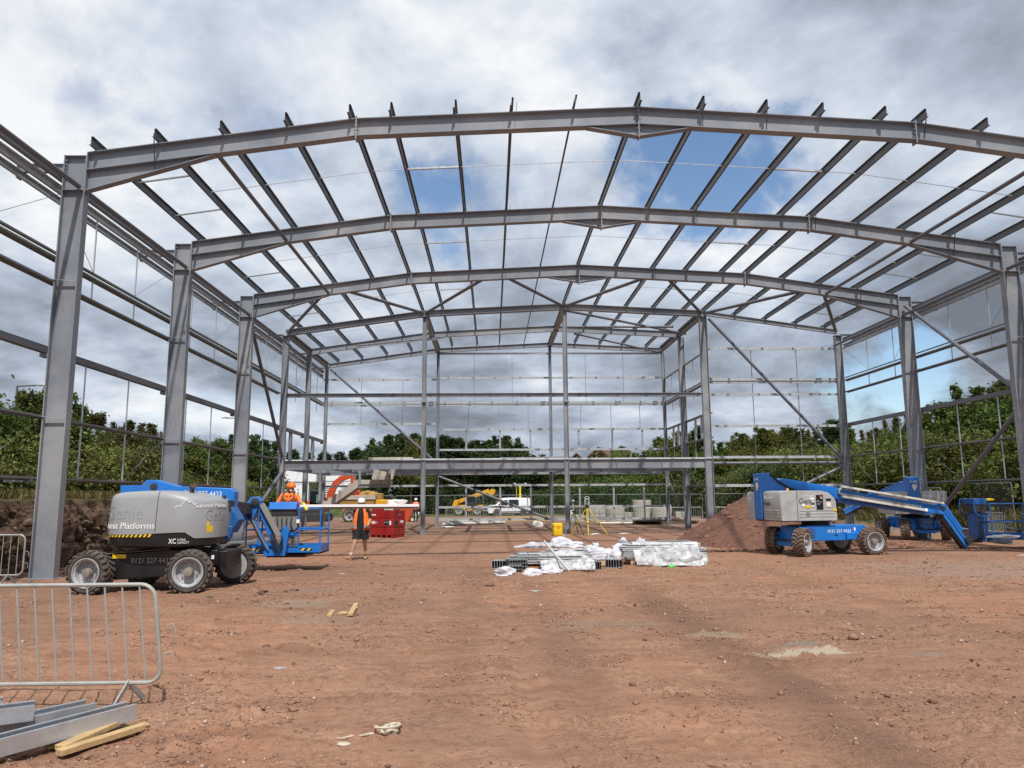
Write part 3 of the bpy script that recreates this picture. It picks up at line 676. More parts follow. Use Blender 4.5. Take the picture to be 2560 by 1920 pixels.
    bpart(MB().sweep((-6.9, 38.2, 9.28), (-2.4, 38.2, 9.75), csec(.14, .06, .006), (0, 0, 1)), 'roof_trimmer', M['galv'])
    # rails of the gable walls
    y = FY['F6']-.16
    def rails(y, x0, x1, zs, m='galvp', cut=()):
        for z in zs: bpart(MB().sweep((x0, y, z), (x1, y, z), zsec(.12, .05, .005, .016), (0, 0, 1)), 'gable_rail', M[m])
    rails(FY['F6']+.14, XQ1-.05, XQ3+.3, (10.05, 8.6, 7.14, 7.0, 5.56, 4.38))
    rails(FY['F6']+.14, XL-.1, XQ1-.06, (8.5, 7.14, 6.98, 5.9))
    rails(FY['F6']+.14, XL-.1, XQ3+.35, (2.33,)); rails(FY['F6']+.14, XQ1-.05, XQ3+.35, (1.1, .40))
    rails(FY['F4']+.16, XQ3+.18, XR-.2, (8.54, 7.07, 6.94, 6.35, 4.87, 3.42, 2.12))
    for x in np.linspace(XL+2.1, XL+4.5, 2):
        for za, zc in ((8.5, 7.15), (6.95, 5.95)): bpart(MB().bar((x, FY['F6']+.1, za), (x, FY['F6']+.1, zc), .025, .025, (1, 0, 0)), 'tie_rod', M['galvd'])
    for xa, xb in ((XQ1, XM), (XM, XQ3)):
        for t in (.32, .66): 
            x = xa+(xb-xa)*t; bpart(MB().bar((x, FY['F6']+.1, 7.2), (x, FY['F6']+.1, 10.0), .025, .025, (1, 0, 0)), 'tie_rod', M['galvd'])
        for t in (.27, .54, .80):
            x = xa+(xb-xa)*t; bpart(MB().bar((x, FY['F6']+.1, 5.6), (x, FY['F6']+.1, 6.95), .025, .025, (1, 0, 0)), 'tie_rod', M['galvd'])
        for t in (.25, .55, .82):
            x = xa+(xb-xa)*t
            bpart(MB().box(x-.05, x+.05, FY['F6']+.16, FY['F6']+.24, 4.42, 5.52), 'window_post', M['galv'])
            bpart(MB().box(x-.05, x+.05, FY['F6']+.16, FY['F6']+.24, .45, 2.28), 'window_post', M['galv'])
    for t in (.35, .68):
        x = XQ3+(XR-XQ3)*t; bpart(MB().bar((x, FY['F4']+.22, 2.1), (x, FY['F4']+.22, 8.5), .03, .03, (1, 0, 0)), 'tie_rod', M['galvd'])
    for k, yy in ((0, 37.0), (1, 41.6)):
        bpart(MB().box(XL-.12, XL+.02, yy-.09, yy+.09, 3.2, 4.82), 'window_post', M['steel'])
        for q in (-.5, .6): bpart(MB().box(XQ3+.14, XQ3+.24, yy+q-.06, yy+q+.06, 4.4, 5.45), 'window_post', M['galv'])
    # mezzanine
    for k, dz in (('F4', 0), ('F5', 0), ('F6', 0)):
        y = FY[k]
        for xa, xb in ((XL+.28, XQ1-.1), (XQ1+.1, XM-.11), (XM+.11, XQ3-.17)):
            o = bpart(MB().sweep((xa, y, 3.145), (xb, y, 3.145), isec(.41, .18, .018, .012), (0, 0, 1)), 'floor_beam', M['steel'])
            if k == 'F4':
                for t in (.345, .68):
                    x = xa+(xb-xa)*t; bpart(MB().box(x-.006, x+.006, y-.085, y-.007, 2.965, 3.325), 'stiffener', M['steel'], o)
                b = MB()
                for i in range(5):
                    b.tube((xa+.02, y-.05, 3.0+i*.07), (xa-.03, y-.05, 3.0+i*.07), .016, 6); b.tube((xb-.02, y-.05, 3.0+i*.07), (xb+.03, y-.05, 3.0+i*.07), .016, 6)
                bpart(b, 'bolt', M['bolt'], o)
    for xa, xb in ((XL+.28, XQ1), (XQ1, XM), (XM, XQ3)):
        for t in (0.0, .345, .68) if xa != XL+.28 else (.02, .345, .68):
            x = xa+(xb-xa)*t
            for a, c in (('F4', 'F5'), ('F5', 'F6')):
                bpart(MB().sweep((x, FY[a]+.1, 3.1), (x, FY[c]-.1, 3.1), isec(.36, .15, .014, .01), (0, 0, 1)), 'joist', M['steel'])
    bpart(MB().box(XQ1-1.2, XQ3+.25, FY['F4']-.07, FY['F4']+.05, 3.352, 3.415), 'edge_trim', M['sheet'])
    for x, zlow in ((-8.05, .92), (-6.2, 2.17), (-4.8, 2.17)):             # hangers carrying the stair landings
        bpart(MB().bar((x, 36.2, zlow), (x, 36.2, 2.93), .1, .1, (1, 0, 0)), 'hanger', M['steel'])
    for x0, x1, z in ((-9.2, -8.0, 1.0), (-6.25, -4.75, 2.21)):
        bpart(MB().sweep((x0, 36.14, z), (x1, 36.14, z), isec(.14, .1, .012, .01), (0, 0, 1)), 'landing_beam', M['steel'])
build_frame()
# ------------------------------------------------------------------ wheels
def make_wheel_meshes(r=.38, w=.28, rr=.26, tm='tyre', dm='tread'):
    h = w/2
    prof = [(rr, -h+.03), (rr+.03, -h), (r-.05, -h-.005), (r-.015, -h+.03), (r-.012, 0), (r-.015, h-.03), (r-.05, h+.005), (rr+.03, h), (rr, h-.03)]
    b = MB(); b.lathe(prof, (0, 0, 0), (0, 1, 0), 40, caps=False)
    tyre = b.mesh('tyre', M[tm])
    b = MB(); n = 22
    for i in range(n):
        for s in (-1, 1):
            t = 2*math.pi*(i+(.5 if s > 0 else 0))/n; sk = .16
            p = []
            for k, (yy, dt) in enumerate(((s*.012, sk), (s*(h*.55), .02), (s*(h+.012), 0))):
                for rad in (r-.03, r+.012-(.012 if k == 2 else 0)):
                    for e in (-1, 1):
                        a = t+dt+e*.068; p.append((math.cos(a)*rad, yy, math.sin(a)*rad))
            q = []
            for k in range(2):
                o = k*4; q += [(o+2, o+3, o+7, o+6), (o, o+2, o+6, o+4), (o+1, o+5, o+7, o+3)]
            q += [(0, 1, 3, 2), (8, 10, 11, 9)]
            b.add(p, q)
    tread = b.mesh('tread', M[dm])
    b = MB(); b.lathe([(rr+.004, -h+.02), (rr+.004, -h-.004), (rr-.016, -h-.004), (rr-.022, -h+.015), (rr-.045, -h+.03), (rr-.05, -h+.12), (rr-.09, -h+.14), (.13, -h+.125), (.0, -h+.125)], (0, 0, 0), (0, 1, 0), 32, caps=False)
    b.lathe([(0.0, h-.02), (rr, h-.02), (rr+.004, h-.01)], (0, 0, 0), (0, 1, 0), 32, caps=False)
    for i in range(8):
        t = 2*math.pi*i/8; b.tube((math.cos(t)*.135, -h+.112, math.sin(t)*.135), (math.cos(t)*.135, -h+.09, math.sin(t)*.135), .012, 6)
    rim = b.mesh('rim', M['rim'])
    b = MB(); b.lathe([(.085, -h+.13), (.085, -h+.035), (.07, -h+.005), (.05, -h+.0), (0, -h+.0)], (0, 0, 0), (0, 1, 0), 20)
    hub = b.mesh('hub', M['hub'])
    return tyre, tread, rim, hub
WM = make_wheel_meshes(); WG = make_wheel_meshes(tm='tyreg', dm='treadg')
def wheel(parent, loc, steer=0.0, flip=False, spin=0.0, meshes=None, scale=1.0):
    ms = meshes or WM
    o = bpy.data.objects.new('wheel', ms[0]); COL.objects.link(o); o.parent = parent; o.location = loc
    o.rotation_euler = (0, spin, steer+(math.pi if flip else 0)); o.scale = (scale,)*3
    o.rotation_mode = 'XYZ'
    for nm, me in (('tread', ms[1]), ('rim', ms[2]), ('hub', ms[3])):
        c = bpy.data.objects.new(nm, me); COL.objects.link(c); c.parent = o
    return o
def rbox(name, m, parent, x0, x1, y0, y1, z0, z1, bev=.012):
    return MB().box(x0, x1, y0, y1, z0, z1).build(name, m, parent, bev)
def label_text(parent, txt, size, o, ax, ay, m='white', name='lettering', bold=.0, width=None, shear=0.0):
    return on_plane(text_mb(txt, size, .002, shear, bold, width), o, ax, ay).build(name, M[m], parent)
def hazard(parent, o, ax, ay, w, h, n, name='hazard_tape'):
    """black and yellow slanting tape on a plane"""
    o, ax, ay = Vector(o), Vector(ax).normalized(), Vector(ay).normalized(); nz = ax.cross(ay)
    b = MB(); b.add([o, o+ax*w, o+ax*w+ay*h, o+ay*h], [(0, 1, 2, 3)], 0)
    d = w/n; k = nz*.003
    for i in range(n):
        x0 = i*d; q = [x0, x0+d*.5, min(w, x0+d*.5+h*.9), min(w, x0+h*.9)]
        b.add([o+ax*q[0]+k, o+ax*q[1]+k, o+ax*q[2]+ay*h+k, o+ax*q[3]+ay*h+k], [(0, 1, 2, 3)], 1)
    return b.build(name, [M['black'], M['yellow']], parent)
def mountain_mark(parent, o, ax, ay, w, m='white'):
    pts = [(0, 0), (.13, .12), (.2, .1), (.42, .42), (.6, .22), (.68, .28), (.9, .06)]
    o, ax, ay = Vector(o), Vector(ax).normalized(), Vector(ay).normalized(); nz = ax.cross(ay)
    b = MB()
    for p, q in zip(pts[:-1], pts[1:]): b.bar(o+(ax*p[0]+ay*p[1])*w+nz*.002, o+(ax*q[0]+ay*q[1])*w+nz*.002, .003, .018*w*2.2, ax.cross(nz) if False else ay)
    return b.build('emblem', M[m], parent)

# ------------------------------------------------------------------ articulated boom lift in front of the first column
def lift_articulated():
    O = Vector((-6.05, 14.75, 0))
    t = thing('boom_lift', 'articulated boom lift with black chassis and smooth grey cowling beside the first column', 'boom lift', O)
    def w(x, y, z): return (x-O.x, y-O.y, z)
    def shift(b): b.v = [(q[0]-O.x, q[1]-O.y, q[2]) for q in b.v]; return b
    wheel(t, w(-7.02, 14.0, .375), R(-9), spin=.3, meshes=WG); wheel(t, w(-5.28, 14.0, .375), R(7), spin=1.0, meshes=WG)
    wheel(t, w(-6.78, 15.55, .375), 0, True, meshes=WG); wheel(t, w(-4.98, 15.55, .375), R(0), True, spin=.5, meshes=WG)
    # chassis
    b = MB(); b.prism([(-7.0, .48), (-6.72, .22), (-5.62, .28), (-5.3, .42), (-5.25, .70), (-5.7, .76), (-6.9, .66)], 14.22, 15.3)
    shift(b).build('chassis', M['black'], t, .02)
    b = MB(); b.prism([(-6.98, .67), (-6.88, .685), (-5.75, .775), (-5.75, .755)], 14.2, 15.32); shift(b).build('deck_plate', M['tread'], t)
    b = MB(); b.box(-5.30, -4.80, 14.5, 15.3, .40, .70); b.box(-5.2, -4.95, 14.42, 14.5, .45, .72); b.prism([(-5.15, .70), (-5.1, .84), (-4.98, .84), (-4.9, .70)], 14.5, 14.56); b.prism([(-5.38, .7), (-5.36, .85), (-5.25, .85), (-5.2, .7)], 14.4, 14.46)
    shift(b).build('steering_axle', M['black'], t, .012)
    b = MB(); b.tube((-7.0, 14.1, .38), (-6.9, 15.45, .38), .08, 10); shift(b).build('rear_axle', M['black'], t)
    b = MB(); b.lathe([(.42, .74), (.42, .83)], (-5.95, 14.8, 0), n=24); shift(b).build('slew_ring', M['dark'], t)
    label_text(t, '0121 227 4433', .13, w(-6.42, 14.214, .515), (1, 0, .0), (0, 0, 1), 'greytxt', width=.72)
    b = MB(); b.box(-6.76, -6.52, 14.212, 14.219, .60, .67); shift(b).build('sticker', M['yellow'], t); b = MB(); b.box(-5.06, -5.01, 14.412, 14.419, .56, .63); shift(b).build('sticker', M['white'], t)
    # turntable cowling: rounded plan, tucked under, domed top falling towards the front
    CX, CY, A, B = -5.96, 14.82, 1.0, .86
    def plan(k, th, e=3.4):
        c, s = math.cos(th), math.sin(th); q = (abs(c)**e+abs(s)**e)**(-1/e)
        x = CX+A*k*q*c; y = CY+B*k*q*s
        if x > CX+.55: y = CY+(y-CY)*(1-.10*(x-CX-.55)/.45)
        return x, y
    def ring(k, z, n=96, dk=0.0):
        out = []
        for i in range(n):
            th = 2*math.pi*i/n; x, y = plan(k, th); f = float(sstep(1.2, 1.7, z)); g = float(sstep(-5.9, -5.0, x)); g2 = float(sstep(-6.2, -6.95, x))
            out.append((x, y, z-f*(.13*g+.03*g2)))
        return out
    def zlow(x): return 1.05+.035*float(sstep(-6.6, -5.3, x))-.02-(.11*float(sstep(-5.42, -5.25, x)))
    n = 96
    r0 = [(x, y, zlow(x)) for x, y, z in ring(1.0, 1.06)]
    b = MB(); b.loft([r0]+[ring(k, z) for k, z in ((1.004, 1.14), (1.0, 1.35), (.985, 1.66), (.965, 1.735), (.92, 1.78), (.84, 1.80), (.5, 1.812))], caps=True)
    cow = shift(b).build('cowling', M['shell'], t)
    # the joint between rear and side covers
    b = MB(); pts = []
    for z in np.linspace(1.07, 1.79, 14):
        k = float(np.interp(z, [1.06, 1.14, 1.35, 1.66, 1.735, 1.78], [1.0, 1.004, 1.0, .985, .965, .92])); x = -5.92+.03*(z-1.07)
        th = -math.pi/2+math.asin((x-CX)/(A*k)) if False else None
        best = min((plan(k, q) for q in np.linspace(math.pi*1.2, math.pi*1.8, 300)), key=lambda p: abs(p[0]-x)); pts.append((best[0], best[1]-.001, z))
    b.path(pts, .006, 6); shift(b).build('cover_joint', M['dark'], cow)
    rl = [(x, y, zlow(x)-.004) for x, y, z in ring(.985, 1.0)]
    b = MB(); b.loft([ring(.93, .80), ring(.97, .83), rl]); skirt = shift(b).build('counterweight_skirt', M['black'], t)
    def wrap(bm, s0, z0, k=1.006, e=0.0):
        """lay lettering round the near side of the cowling, s = distance along it"""
        N = 900; ths = np.linspace(math.pi*.9, math.pi*2.1, N); P = np.array([plan(k, q) for q in ths]); S = np.concatenate([[0], np.cumsum(np.hypot(*np.diff(P, axis=0).T))])
        i0 = np.argmin(np.abs(P[:, 0]-CX)+10*(P[:, 1] > CY)); S = S-S[i0]
        out = []
        for q in bm.v:
            s = s0+q[0]; x = np.interp(s, S, P[:, 0]); y = np.interp(s, S, P[:, 1]); z = z0+q[1]
            kk = float(np.interp(z, [1.06, 1.14, 1.35, 1.66, 1.735], [1.0, 1.004, 1.0, .985, .965]))/1.0
            nx, ny = x-CX, y-CY; L = math.hypot(nx, ny)
            out.append((CX+(x-CX)*kk+nx/L*q[2], CY+(y-CY)*kk+ny/L*q[2], z))
        bm.v = out; return bm
    shift(wrap(text_mb('Summit Platforms', .155, .002, width=1.18), -1.15, 1.135)).build('lettering', M['white'], cow)
    shift(wrap(text_mb('Summit Platforms', .11, .002, width=.86), .70, 1.50)).build('lettering', M['white'], cow)
    shift(wrap(text_mb('Genie', .34, .004, bold=-.004, width=.74), -.93, 1.30, 1.0)).build('embossed_name', MATS.get('embossed') or mat('embossed', (.275, .29, .30), .38, var=.05), cow)
    shift(wrap(text_mb('Genie', .30, .004, bold=-.004, width=.55), .90, 1.26, 1.0)).build('embossed_name', MATS['embossed'], cow)
    b = MB(); 
    for p, q in zip([(0, 0), (.05, .045), (.09, .03), (.19, .15), (.25, .10), (.28, .12), (.34, .06)], [(.05, .045), (.09, .03), (.19, .15), (.25, .10), (.28, .12), (.34, .06)]): b.bar((p[0], p[1], 0), (q[0], q[1], 0), .004, .012, (0, 1, 0))
    shift(wrap(b, .36, 1.49, 1.004)).build('emblem', M['white'], cow)
    b = MB(); w0, h0 = 1.02, .06
    for i in range(40): b.box(i*w0/40, (i+1)*w0/40, 0, h0, -.001, .0)
    for i in range(13):
        x0 = i*w0/13; b.add([(x0, 0, .004), (x0+.04, 0, .004), (x0+.075, h0, .004), (x0+.035, h0, .004)], [(0, 1, 2, 3)], 1)
    shift(wrap(b, -1.03, .985, .992)).build('hazard_tape', [M['black'], M['yellow']], skirt)
    shift(wrap(text_mb('X', .12, .002, bold=.002, width=.065), .28, .87, .985)).build('lettering', M['white'], skirt); shift(wrap(text_mb('C', .12, .002, bold=.002, width=.058), .35, .87, .985)).build('lettering', M['white'], skirt)
    shift(wrap(text_mb('XTRA', .055, .002, width=.14), .43, .915, .985)).build('lettering', M['white'], skirt)
    shift(wrap(text_mb('CAPACITY', .055, .002, width=.20), .43, .865, .985)).build('lettering', M['white'], skirt)
    shift(wrap(MB().box(0, .13, 0, .11, -.001, .002), .93, 1.06, 1.004)).build('sticker', M['yellow'], cow); shift(wrap(MB().box(0, .05, 0, .08, -.001, .002), .93, 1.17, 1.004)).build('sticker', M['yellow'], cow)
    b = MB(); b.tube((-5.72, 15.0, 1.66), (-5.66, 14.9, 1.88), .045, 12); b.tube((-5.72, 15.0, 1.88), (-5.58, 14.8, 1.90), .047, 12); shift(b).build('exhaust_pipe', mat('rusty_pipe', (.10, .06, .045), .7, var=.3), t)
    # lower boom folded over the turntable
    b = MB(); b.prism([(-7.28, 1.62), (-7.28, 1.93), (-6.88, 1.93), (-6.78, 2.035), (-6.60, 2.035), (-6.15, 1.91), (-5.10, 1.86), (-5.03, 1.79), (-5.03, 1.50), (-5.25, 1.42), (-6.6, 1.5)], 15.42, 15.68)
    boom = shift(b).build('boom', M['blue'], t, .012)
    b = MB(); b.lathe([(.07, 0), (.07, .02), (.045, .025)], (-6.62, 15.42, 1.90), (0, -1, 0), 16); shift(b).build('pivot_pin', M['dark'], boom)
    label_text(boom, '0121 227 4433', .13, w(-6.02, 15.41, 1.735), (1, 0, -.04), (.0, 0, 1), width=.74)
    # linkage under the boom end, its shade painted in with the darker blue
    b = MB(); b.prism([(-5.3, 1.5), (-4.98, 1.5), (-4.82, 1.25), (-4.95, 1.0), (-5.2, .95), (-5.35, 1.2)], 15.1, 15.5); shift(b).build('link_plate', M['bluedk'], t, .01)
    b = MB(); b.prism([(-5.12, 1.15), (-4.88, 1.13), (-4.92, .90), (-5.1, .88)], 14.95, 15.09); shift(b).build('link_plate', M['bluedk'], t, .01)
    b = MB()
    for i, (y0, z0) in enumerate(((14.9, 1.35), (15.0, 1.28), (14.85, 1.22))): b.path([(-5.15, y0, z0), (-5.0, y0-.05, z0-.14), (-5.02, y0+.05, z0-.3), (-5.18, y0+.1, z0-.34)], .014, 6)
    shift(b).build('hose', M['rubber'], t)
    b = MB(); b.tube((-5.08, 14.95, 1.45), (-5.06, 14.95, 1.72), .035, 10); shift(b).build('valve', M['dark'], t)
    # upper boom running back to the jib
    p0, p1 = Vector((-5.12, 14.95, 1.48)), Vector((-5.52, 17.75, 1.40))
    b = MB(); b.bar(p0, p1, .2, .2); ub = shift(b).build('upper_boom', M['bluedk'], t, .01)
    b = MB(); b.bar(p0+V(.02, 0, .125), p1+V(.02, -.1, .12), .26, .045); b.bar(p0+V(.14, 0, .03), p1+V(.14, -.1, .03), .05, .2); shift(b).build('cable_tray', M['dark'], ub)
    # knee, jib arms
    b = MB(); b.prism([(-5.62, 1.28), (-5.58, 1.45), (-5.42, 1.69), (-5.26, 1.70), (-5.20, 1.60), (-5.28, 1.36), (-5.35, 1.18), (-5.5, 1.15)], 17.72, 17.98); knee = shift(b).build('knuckle', M['blue'], t, .012)
    b = MB(); b.lathe([(.085, 0), (.085, .05), (.05, .06)], (-5.31, 17.72, 1.58), (0, -1, 0), 16); b.lathe([(.06, 0), (.06, .04)], (-5.44, 17.72, 1.26), (0, -1, 0), 14); shift(b).build('pivot_pin', M['dark'], knee)
    for nm, a, c, ww in (('jib_arm', (-5.27, 17.86, 1.56), (-4.80, 17.9, .42), .12), ('jib_arm', (-5.42, 17.86, 1.22), (-5.0, 17.9, .40), .10)):
        b = MB(); b.bar(a, c, .14, ww); arm = shift(b).build(nm, M['blue'], t, .008)
    b = MB(); b.bar((-5.17, 17.76, 1.53), (-4.76, 17.8, .80), .10, .11); shift(b).build('cable_cover', M['trayg'], t, .006)
    b = MB(); b.bar((-5.37, 17.8, 1.12), (-5.16, 17.82, .66), .07, .05); b.path([(-5.38, 17.75, 1.2), (-5.26, 17.72, .98), (-5.12, 17.74, .72), (-4.98, 17.76, .5)], .02, 6); shift(b).build('jib_cylinder', M['mid'], t)
    b = MB()
    for k in range(4): b.path([(-4.95+.03*k, 17.72, .85), (-4.86+.03*k, 17.7, .62), (-4.80+.035*k, 17.71, .45), (-4.72+.02*k, 17.72, .62), (-4.66, 17.72, .80-.03*k)], .013, 6)
    shift(b).build('hose', M['rubber'], t)
    b = MB(); b.prism([(-5.12, .36), (-4.62, .36), (-4.55, .9), (-4.64, 1.05), (-4.72, .9), (-4.75, .55), (-5.1, .46)], 17.80, 17.95); shift(b).build('basket_mount', M['blue'], t, .008)
    basket(t, O, -5.60, -3.86, 18.0, 18.95, .42, 1.42)
    t.location.x -= .09
    return t
def basket(t, O, x0, x1, y0, y1, z0, z1, m='blue', ctrl=(-5.06, -4.42)):
    def shift(b): b.v = [(q[0]-O.x, q[1]-O.y, q[2]) for q in b.v]; return b
    b = MB(); b.box(x0, x1, y0, y1, z0-.03, z0); bk = shift(b).build('basket_floor', M['mid'], t)
    b = MB(); b.box(x0+.5, x1-.35, y0+.05, y1-.1, z0-.11, z0-.03); shift(b).build('floor_frame', M['black'], bk)
    for i, (xa, xb, ya, yb) in enumerate(((x0, x1, y0, y0+.012), (x0, x1, y1-.012, y1), (x0, x0+.012, y0+.014, y1-.014), (x1-.012, x1, y0+.014, y1-.014))):
        b = MB(); b.box(xa, xb, ya, yb, z0-.03, z0+.16); shift(b).build('toe_board', M[m], bk)
    b = MB(); r = .019
    cs = [(x0+.02, y0+.02), (x1-.02, y0+.02), (x1-.02, y1-.02), (x0+.02, y1-.02)]
    for z in (z1, z0+.52):
        pts = []
        for (x, y), (sx, sy) in zip(cs, ((1, 1), (-1, 1), (-1, -1), (1, -1))):
            pts += [(x, y+sy*.08, z), (x+sx*.025, y+sy*.025, z), (x+sx*.08, y, z)] if (sx*sy > 0) else [(x+sx*.08, y, z), (x+sx*.025, y+sy*.025, z), (x, y+sy*.08, z)]
        nm = 'guard_rail'; q = MB().path(pts, r, 8, True); shift(q).build(nm, M[m], t)
    for x, y in cs+[((x0*.78+x1*.22), y0+.02), ((x0*.3+x1*.7), y0+.02), ((x0+x1)/2, y1-.02)]:
        q = MB().tube((x, y, z0), (x, y, z1), r, 8); shift(q).build('basket_post', M[m], t)
    ca, cb = ctrl
    # control station and its back
    b = MB(); b.prism([(y0-.10, z1-.02), (y0+.14, z1-.02), (y0+.14, z1+.15), (y0-.04, z1+.15)], ca, cb, 'x'); cs_ = shift(b).build('control_panel', M[m], t, .015)
    b = MB(); b.box(ca+.06, cb-.02, y0-.06, y0+.1, z1-.17, z1-.024); shift(b).build('control_box', M['dark'], cs_, .01)
    b = MB(); b.box(ca+.14, cb+.02, y0-.05, y0+.12, z1-.48, z1-.174)
    for k in range(4): b.path([(ca+.2+.11*k, y0-.06, z1-.2), (ca+.22+.10*k, y0-.10, z1-.34), (ca+.2+.12*k, y0-.07, z1-.47)], .014, 6, mi=1)
    b.path([(ca+.1, y0-.08, z1-.36), (ca+.2, y0-.11, z1-.50), (cb-.05, y0-.1, z1-.53), (cb+.05, y0-.07, z1-.42)], .016, 6, mi=1)
    shift(b).build('valve_block', [M['mid'], M['rubber']], cs_)
    b = MB(); b.box(cb+.0, cb+.07, y0-.06, y0+.02, z1-.33, z1-.25); shift(b).build('switch', M['white'], cs_)
    b = MB()
    for i in range(4):
        for j in range(6):
            xx = cb-.16+i*.05; zz = z0+.14+j*.05; b.box(xx, xx+.012, y0-.02, y0-.012, zz, zz+.05); b.box(xx, xx+.05, y0-.02, y0-.012, zz, zz+.012)
    shift(b).build('mesh_guard', M['mid'], t)
    b = MB(); b.prism([(cb-.28, z1-.58), (cb+.02, z1-.52), (cb+.02, z1-.62), (cb-.26, z1-.70)], y0-.03, y0+.01); b.box(cb-.30, cb-.22, y0-.04, y0, z0, z1-.5); shift(b).build('support_post', M[m], t, .006)
    for xa, wd, n in ((x0+.14, .26, 2), (x1-.46, .27, 2)):
        hazard(bk, (xa-O.x, y0-.002-O.y, z0+.04), (1, 0, 0), (0, 0, 1), wd, .055, n)
    return bk
lift_articulated()

# ------------------------------------------------------------------ straight boom lifts
def cowl(b, x0, x1, y0, y1, z0, z1, front=.45, rr=.09):
    """engine cover: rounded edges, front end cut down in a curve"""
    xs = [(x0, z1-.03), (x0+.03, z1)]
    prof = [(x0+.015, z0), (x0, z0+.03), (x0, z1-.07), (x0+.025, z1-.02), (x0+.08, z1), (x1-front, z1-.005), (x1-front*.55, z1-.05), (x1-.14, z1-.13), (x1-.05, z1-.21), (x1-.015, z1-.30), (x1, z0+.1), (x1-.01, z0)]
    cx = (x0+x1)/2; cz = (z0+z1)/2
    rings = []
    for yy, k in ((y0, .965), (y0+.012, .985), (y0+.05, 1.0), (y1-.05, 1.0), (y1-.012, .985), (y1, .965)):
        rings.append([(cx+(px-cx)*(1-(1-k)*.5), yy, cz+(pz-cz)*(k if pz > cz else 1)) for px, pz in prof])
    b.loft(rings); return b
def lift_straight(name_label, loc, rzz, steer, near=True, jib_yaw=0.0, basket_len=1.75, boom_len=1.0, jib_ang=R(-55)):
    t = thing('boom_lift', name_label, 'boom lift', loc, rzz, 'straight boom lifts parked by the heap')
    wr = .375
    for x, y, st, fl in ((-1.02, -.72, steer, False), (-1.02, .72, steer, True), (1.12, -.72, 0, False), (1.05, .72, 0, True)):
        wheel(t, (x, y, wr), st, fl, spin=x+y)
    b = MB(); b.prism([(-1.05, .34), (-.95, .78), (-.6, .82), (1.05, .82), (1.18, .70), (1.18, .62), (.55, .40), (-.55, .40)], -.50, .50); ch = b.build('chassis', M['blue'], t, .015)
    b = MB(); b.prism([(.45, .42), (1.3, .42), (1.32, .58), (1.2, .62), (.45, .62)], -.56, .56); b.build('rear_axle', M['blue'], ch, .012)
    b = MB(); b.prism([(-.56, .55), (-.56, .40), (-.28, .25), (.28, .25), (.56, .40), (.56, .55), (.3, .42), (-.3, .42)], -1.16, -.92, 'x'); b.build('front_axle', M['blue'], ch, .01)
    b = MB(); b.box(-.93, -.5, -.52, -.505, .5, .75); b.build('access_plate', M['bluedk'], ch, .006)
    b = MB(); b.tube((-1.2, -.4, .42), (-1.2, .4, .42), .03, 8); b.path([(-.95, -.45, .7), (-.8, -.56, .6), (-.9, -.6, .45), (-1.0, -.5, .4)], .015, 6); b.build('steering_rod', M['rubber'], t)
    b = MB(); b.lathe([(.38, .80), (.38, .95)], (-.1, 0.05, 0), n=24); b.build('slew_ring', M['dark'], t)
    label_text(ch, '0121 227 4433', .12, (-.1, -.506, .62), (1, 0, 0), (0, 0, 1), width=.72)
    b = MB(); b.box(.72, .77, -.507, -.502, .66, .75); b.build('sticker', M['white'], ch); b = MB(); b.box(-.80, -.72, -.5225, -.5205, .58, .70); b.build('sticker', M['yellow'], ch)
    b = MB(); b.box(.12, .20, -.508, -.502, .53, .57); b.build('slot', M['black'], ch)
    # covers
    b = cowl(MB(), -1.56, .16, -.62, .30, .96, 1.78); c1 = b.build('cowling', M['shellw'], t)
    b = cowl(MB(), -1.57, .10, .74, 1.22, .96, 1.76, .5); c2 = b.build('cowling', M['shellw'], t)
    b = MB(); b.box(-1.45, .05, -.5, .95, .93, .965); b.build('turntable', M['black'], t)
    b = MB(); b.box(-1.065, -1.055, -.628, .28, .97, 1.775); b.build('cover_joint', M['dark'], c1)
    for z in (1.06, 1.14, 1.22):
        b = MB(); b.box(-1.0, .05, -.632, -.61, z, z+.026); b.build('moulded_rib', M['shellw'], c1, .008)
        b = MB(); b.box(-1.578, -1.555, -.5, .24, z, z+.026); b.build('moulded_rib', M['shellw'], c1, .008)
    b = MB(); b.box(-.52, -.22, -.628, -.60, 1.22, 1.70); b.build('panel_surround', M['shellw'], c1, .02)
    b = MB(); b.box(-.48, -.27, -.634, -.61, 1.25, 1.66); b.build('control_recess', M['black'], c1)
    b = MB(); b.box(-.45, -.40, -.642, -.635, 1.48, 1.50); b.box(-.36, -.30, -.642, -.635, 1.56, 1.60); b.box(-.44, -.38, -.642, -.635, 1.40, 1.42); b.box(-.38, -.31, -.642, -.635, 1.46, 1.47); b.build('switch', M['litter'], c1)
    b = MB(); b.lathe([(.022, 0), (.022, .02)], (-.35, -.635, 1.62), (0, -1, 0), 10); b.build('stop_button', M['redw'], c1)
    for x0, x1, z0, z1, m in ((-.66, -.54, 1.53, 1.59, 'white'), (-.62, -.54, 1.46, 1.51, 'cream'), (-.62, -.54, 1.40, 1.425, 'black'), (-.80, -.66, 1.30, 1.37, 'yellow'), (-.92, -.84, 1.35, 1.42, 'white'), (-.17, -.03, 1.33, 1.46, 'cream'), (-.17, -.02, 1.50, 1.56, 'black'), (.03, .14, 1.22, 1.28, 'yellow'), (-.62, -.54, 1.34, 1.37, 'white')):
        b = MB(); b.box(x0, x1, -.636, -.62, z0, z1); b.build('sticker', M[m], c1)
    b = MB(); b.box(-.80, -.69, -.636, -.62, 1.08, 1.19); b.build('emblem', M['mid'], c1)
    emb = MATS.get('worn_dark_name') or mat('worn_dark_name', (.16, .16, .165), .5, var=.15)
    on_plane(text_mb('Genie', .22, .004, bold=.004, width=.46), (-1.0, -.626, 1.42), (1, 0, 0), (0, 0, 1)).build('embossed_name', emb, c1)
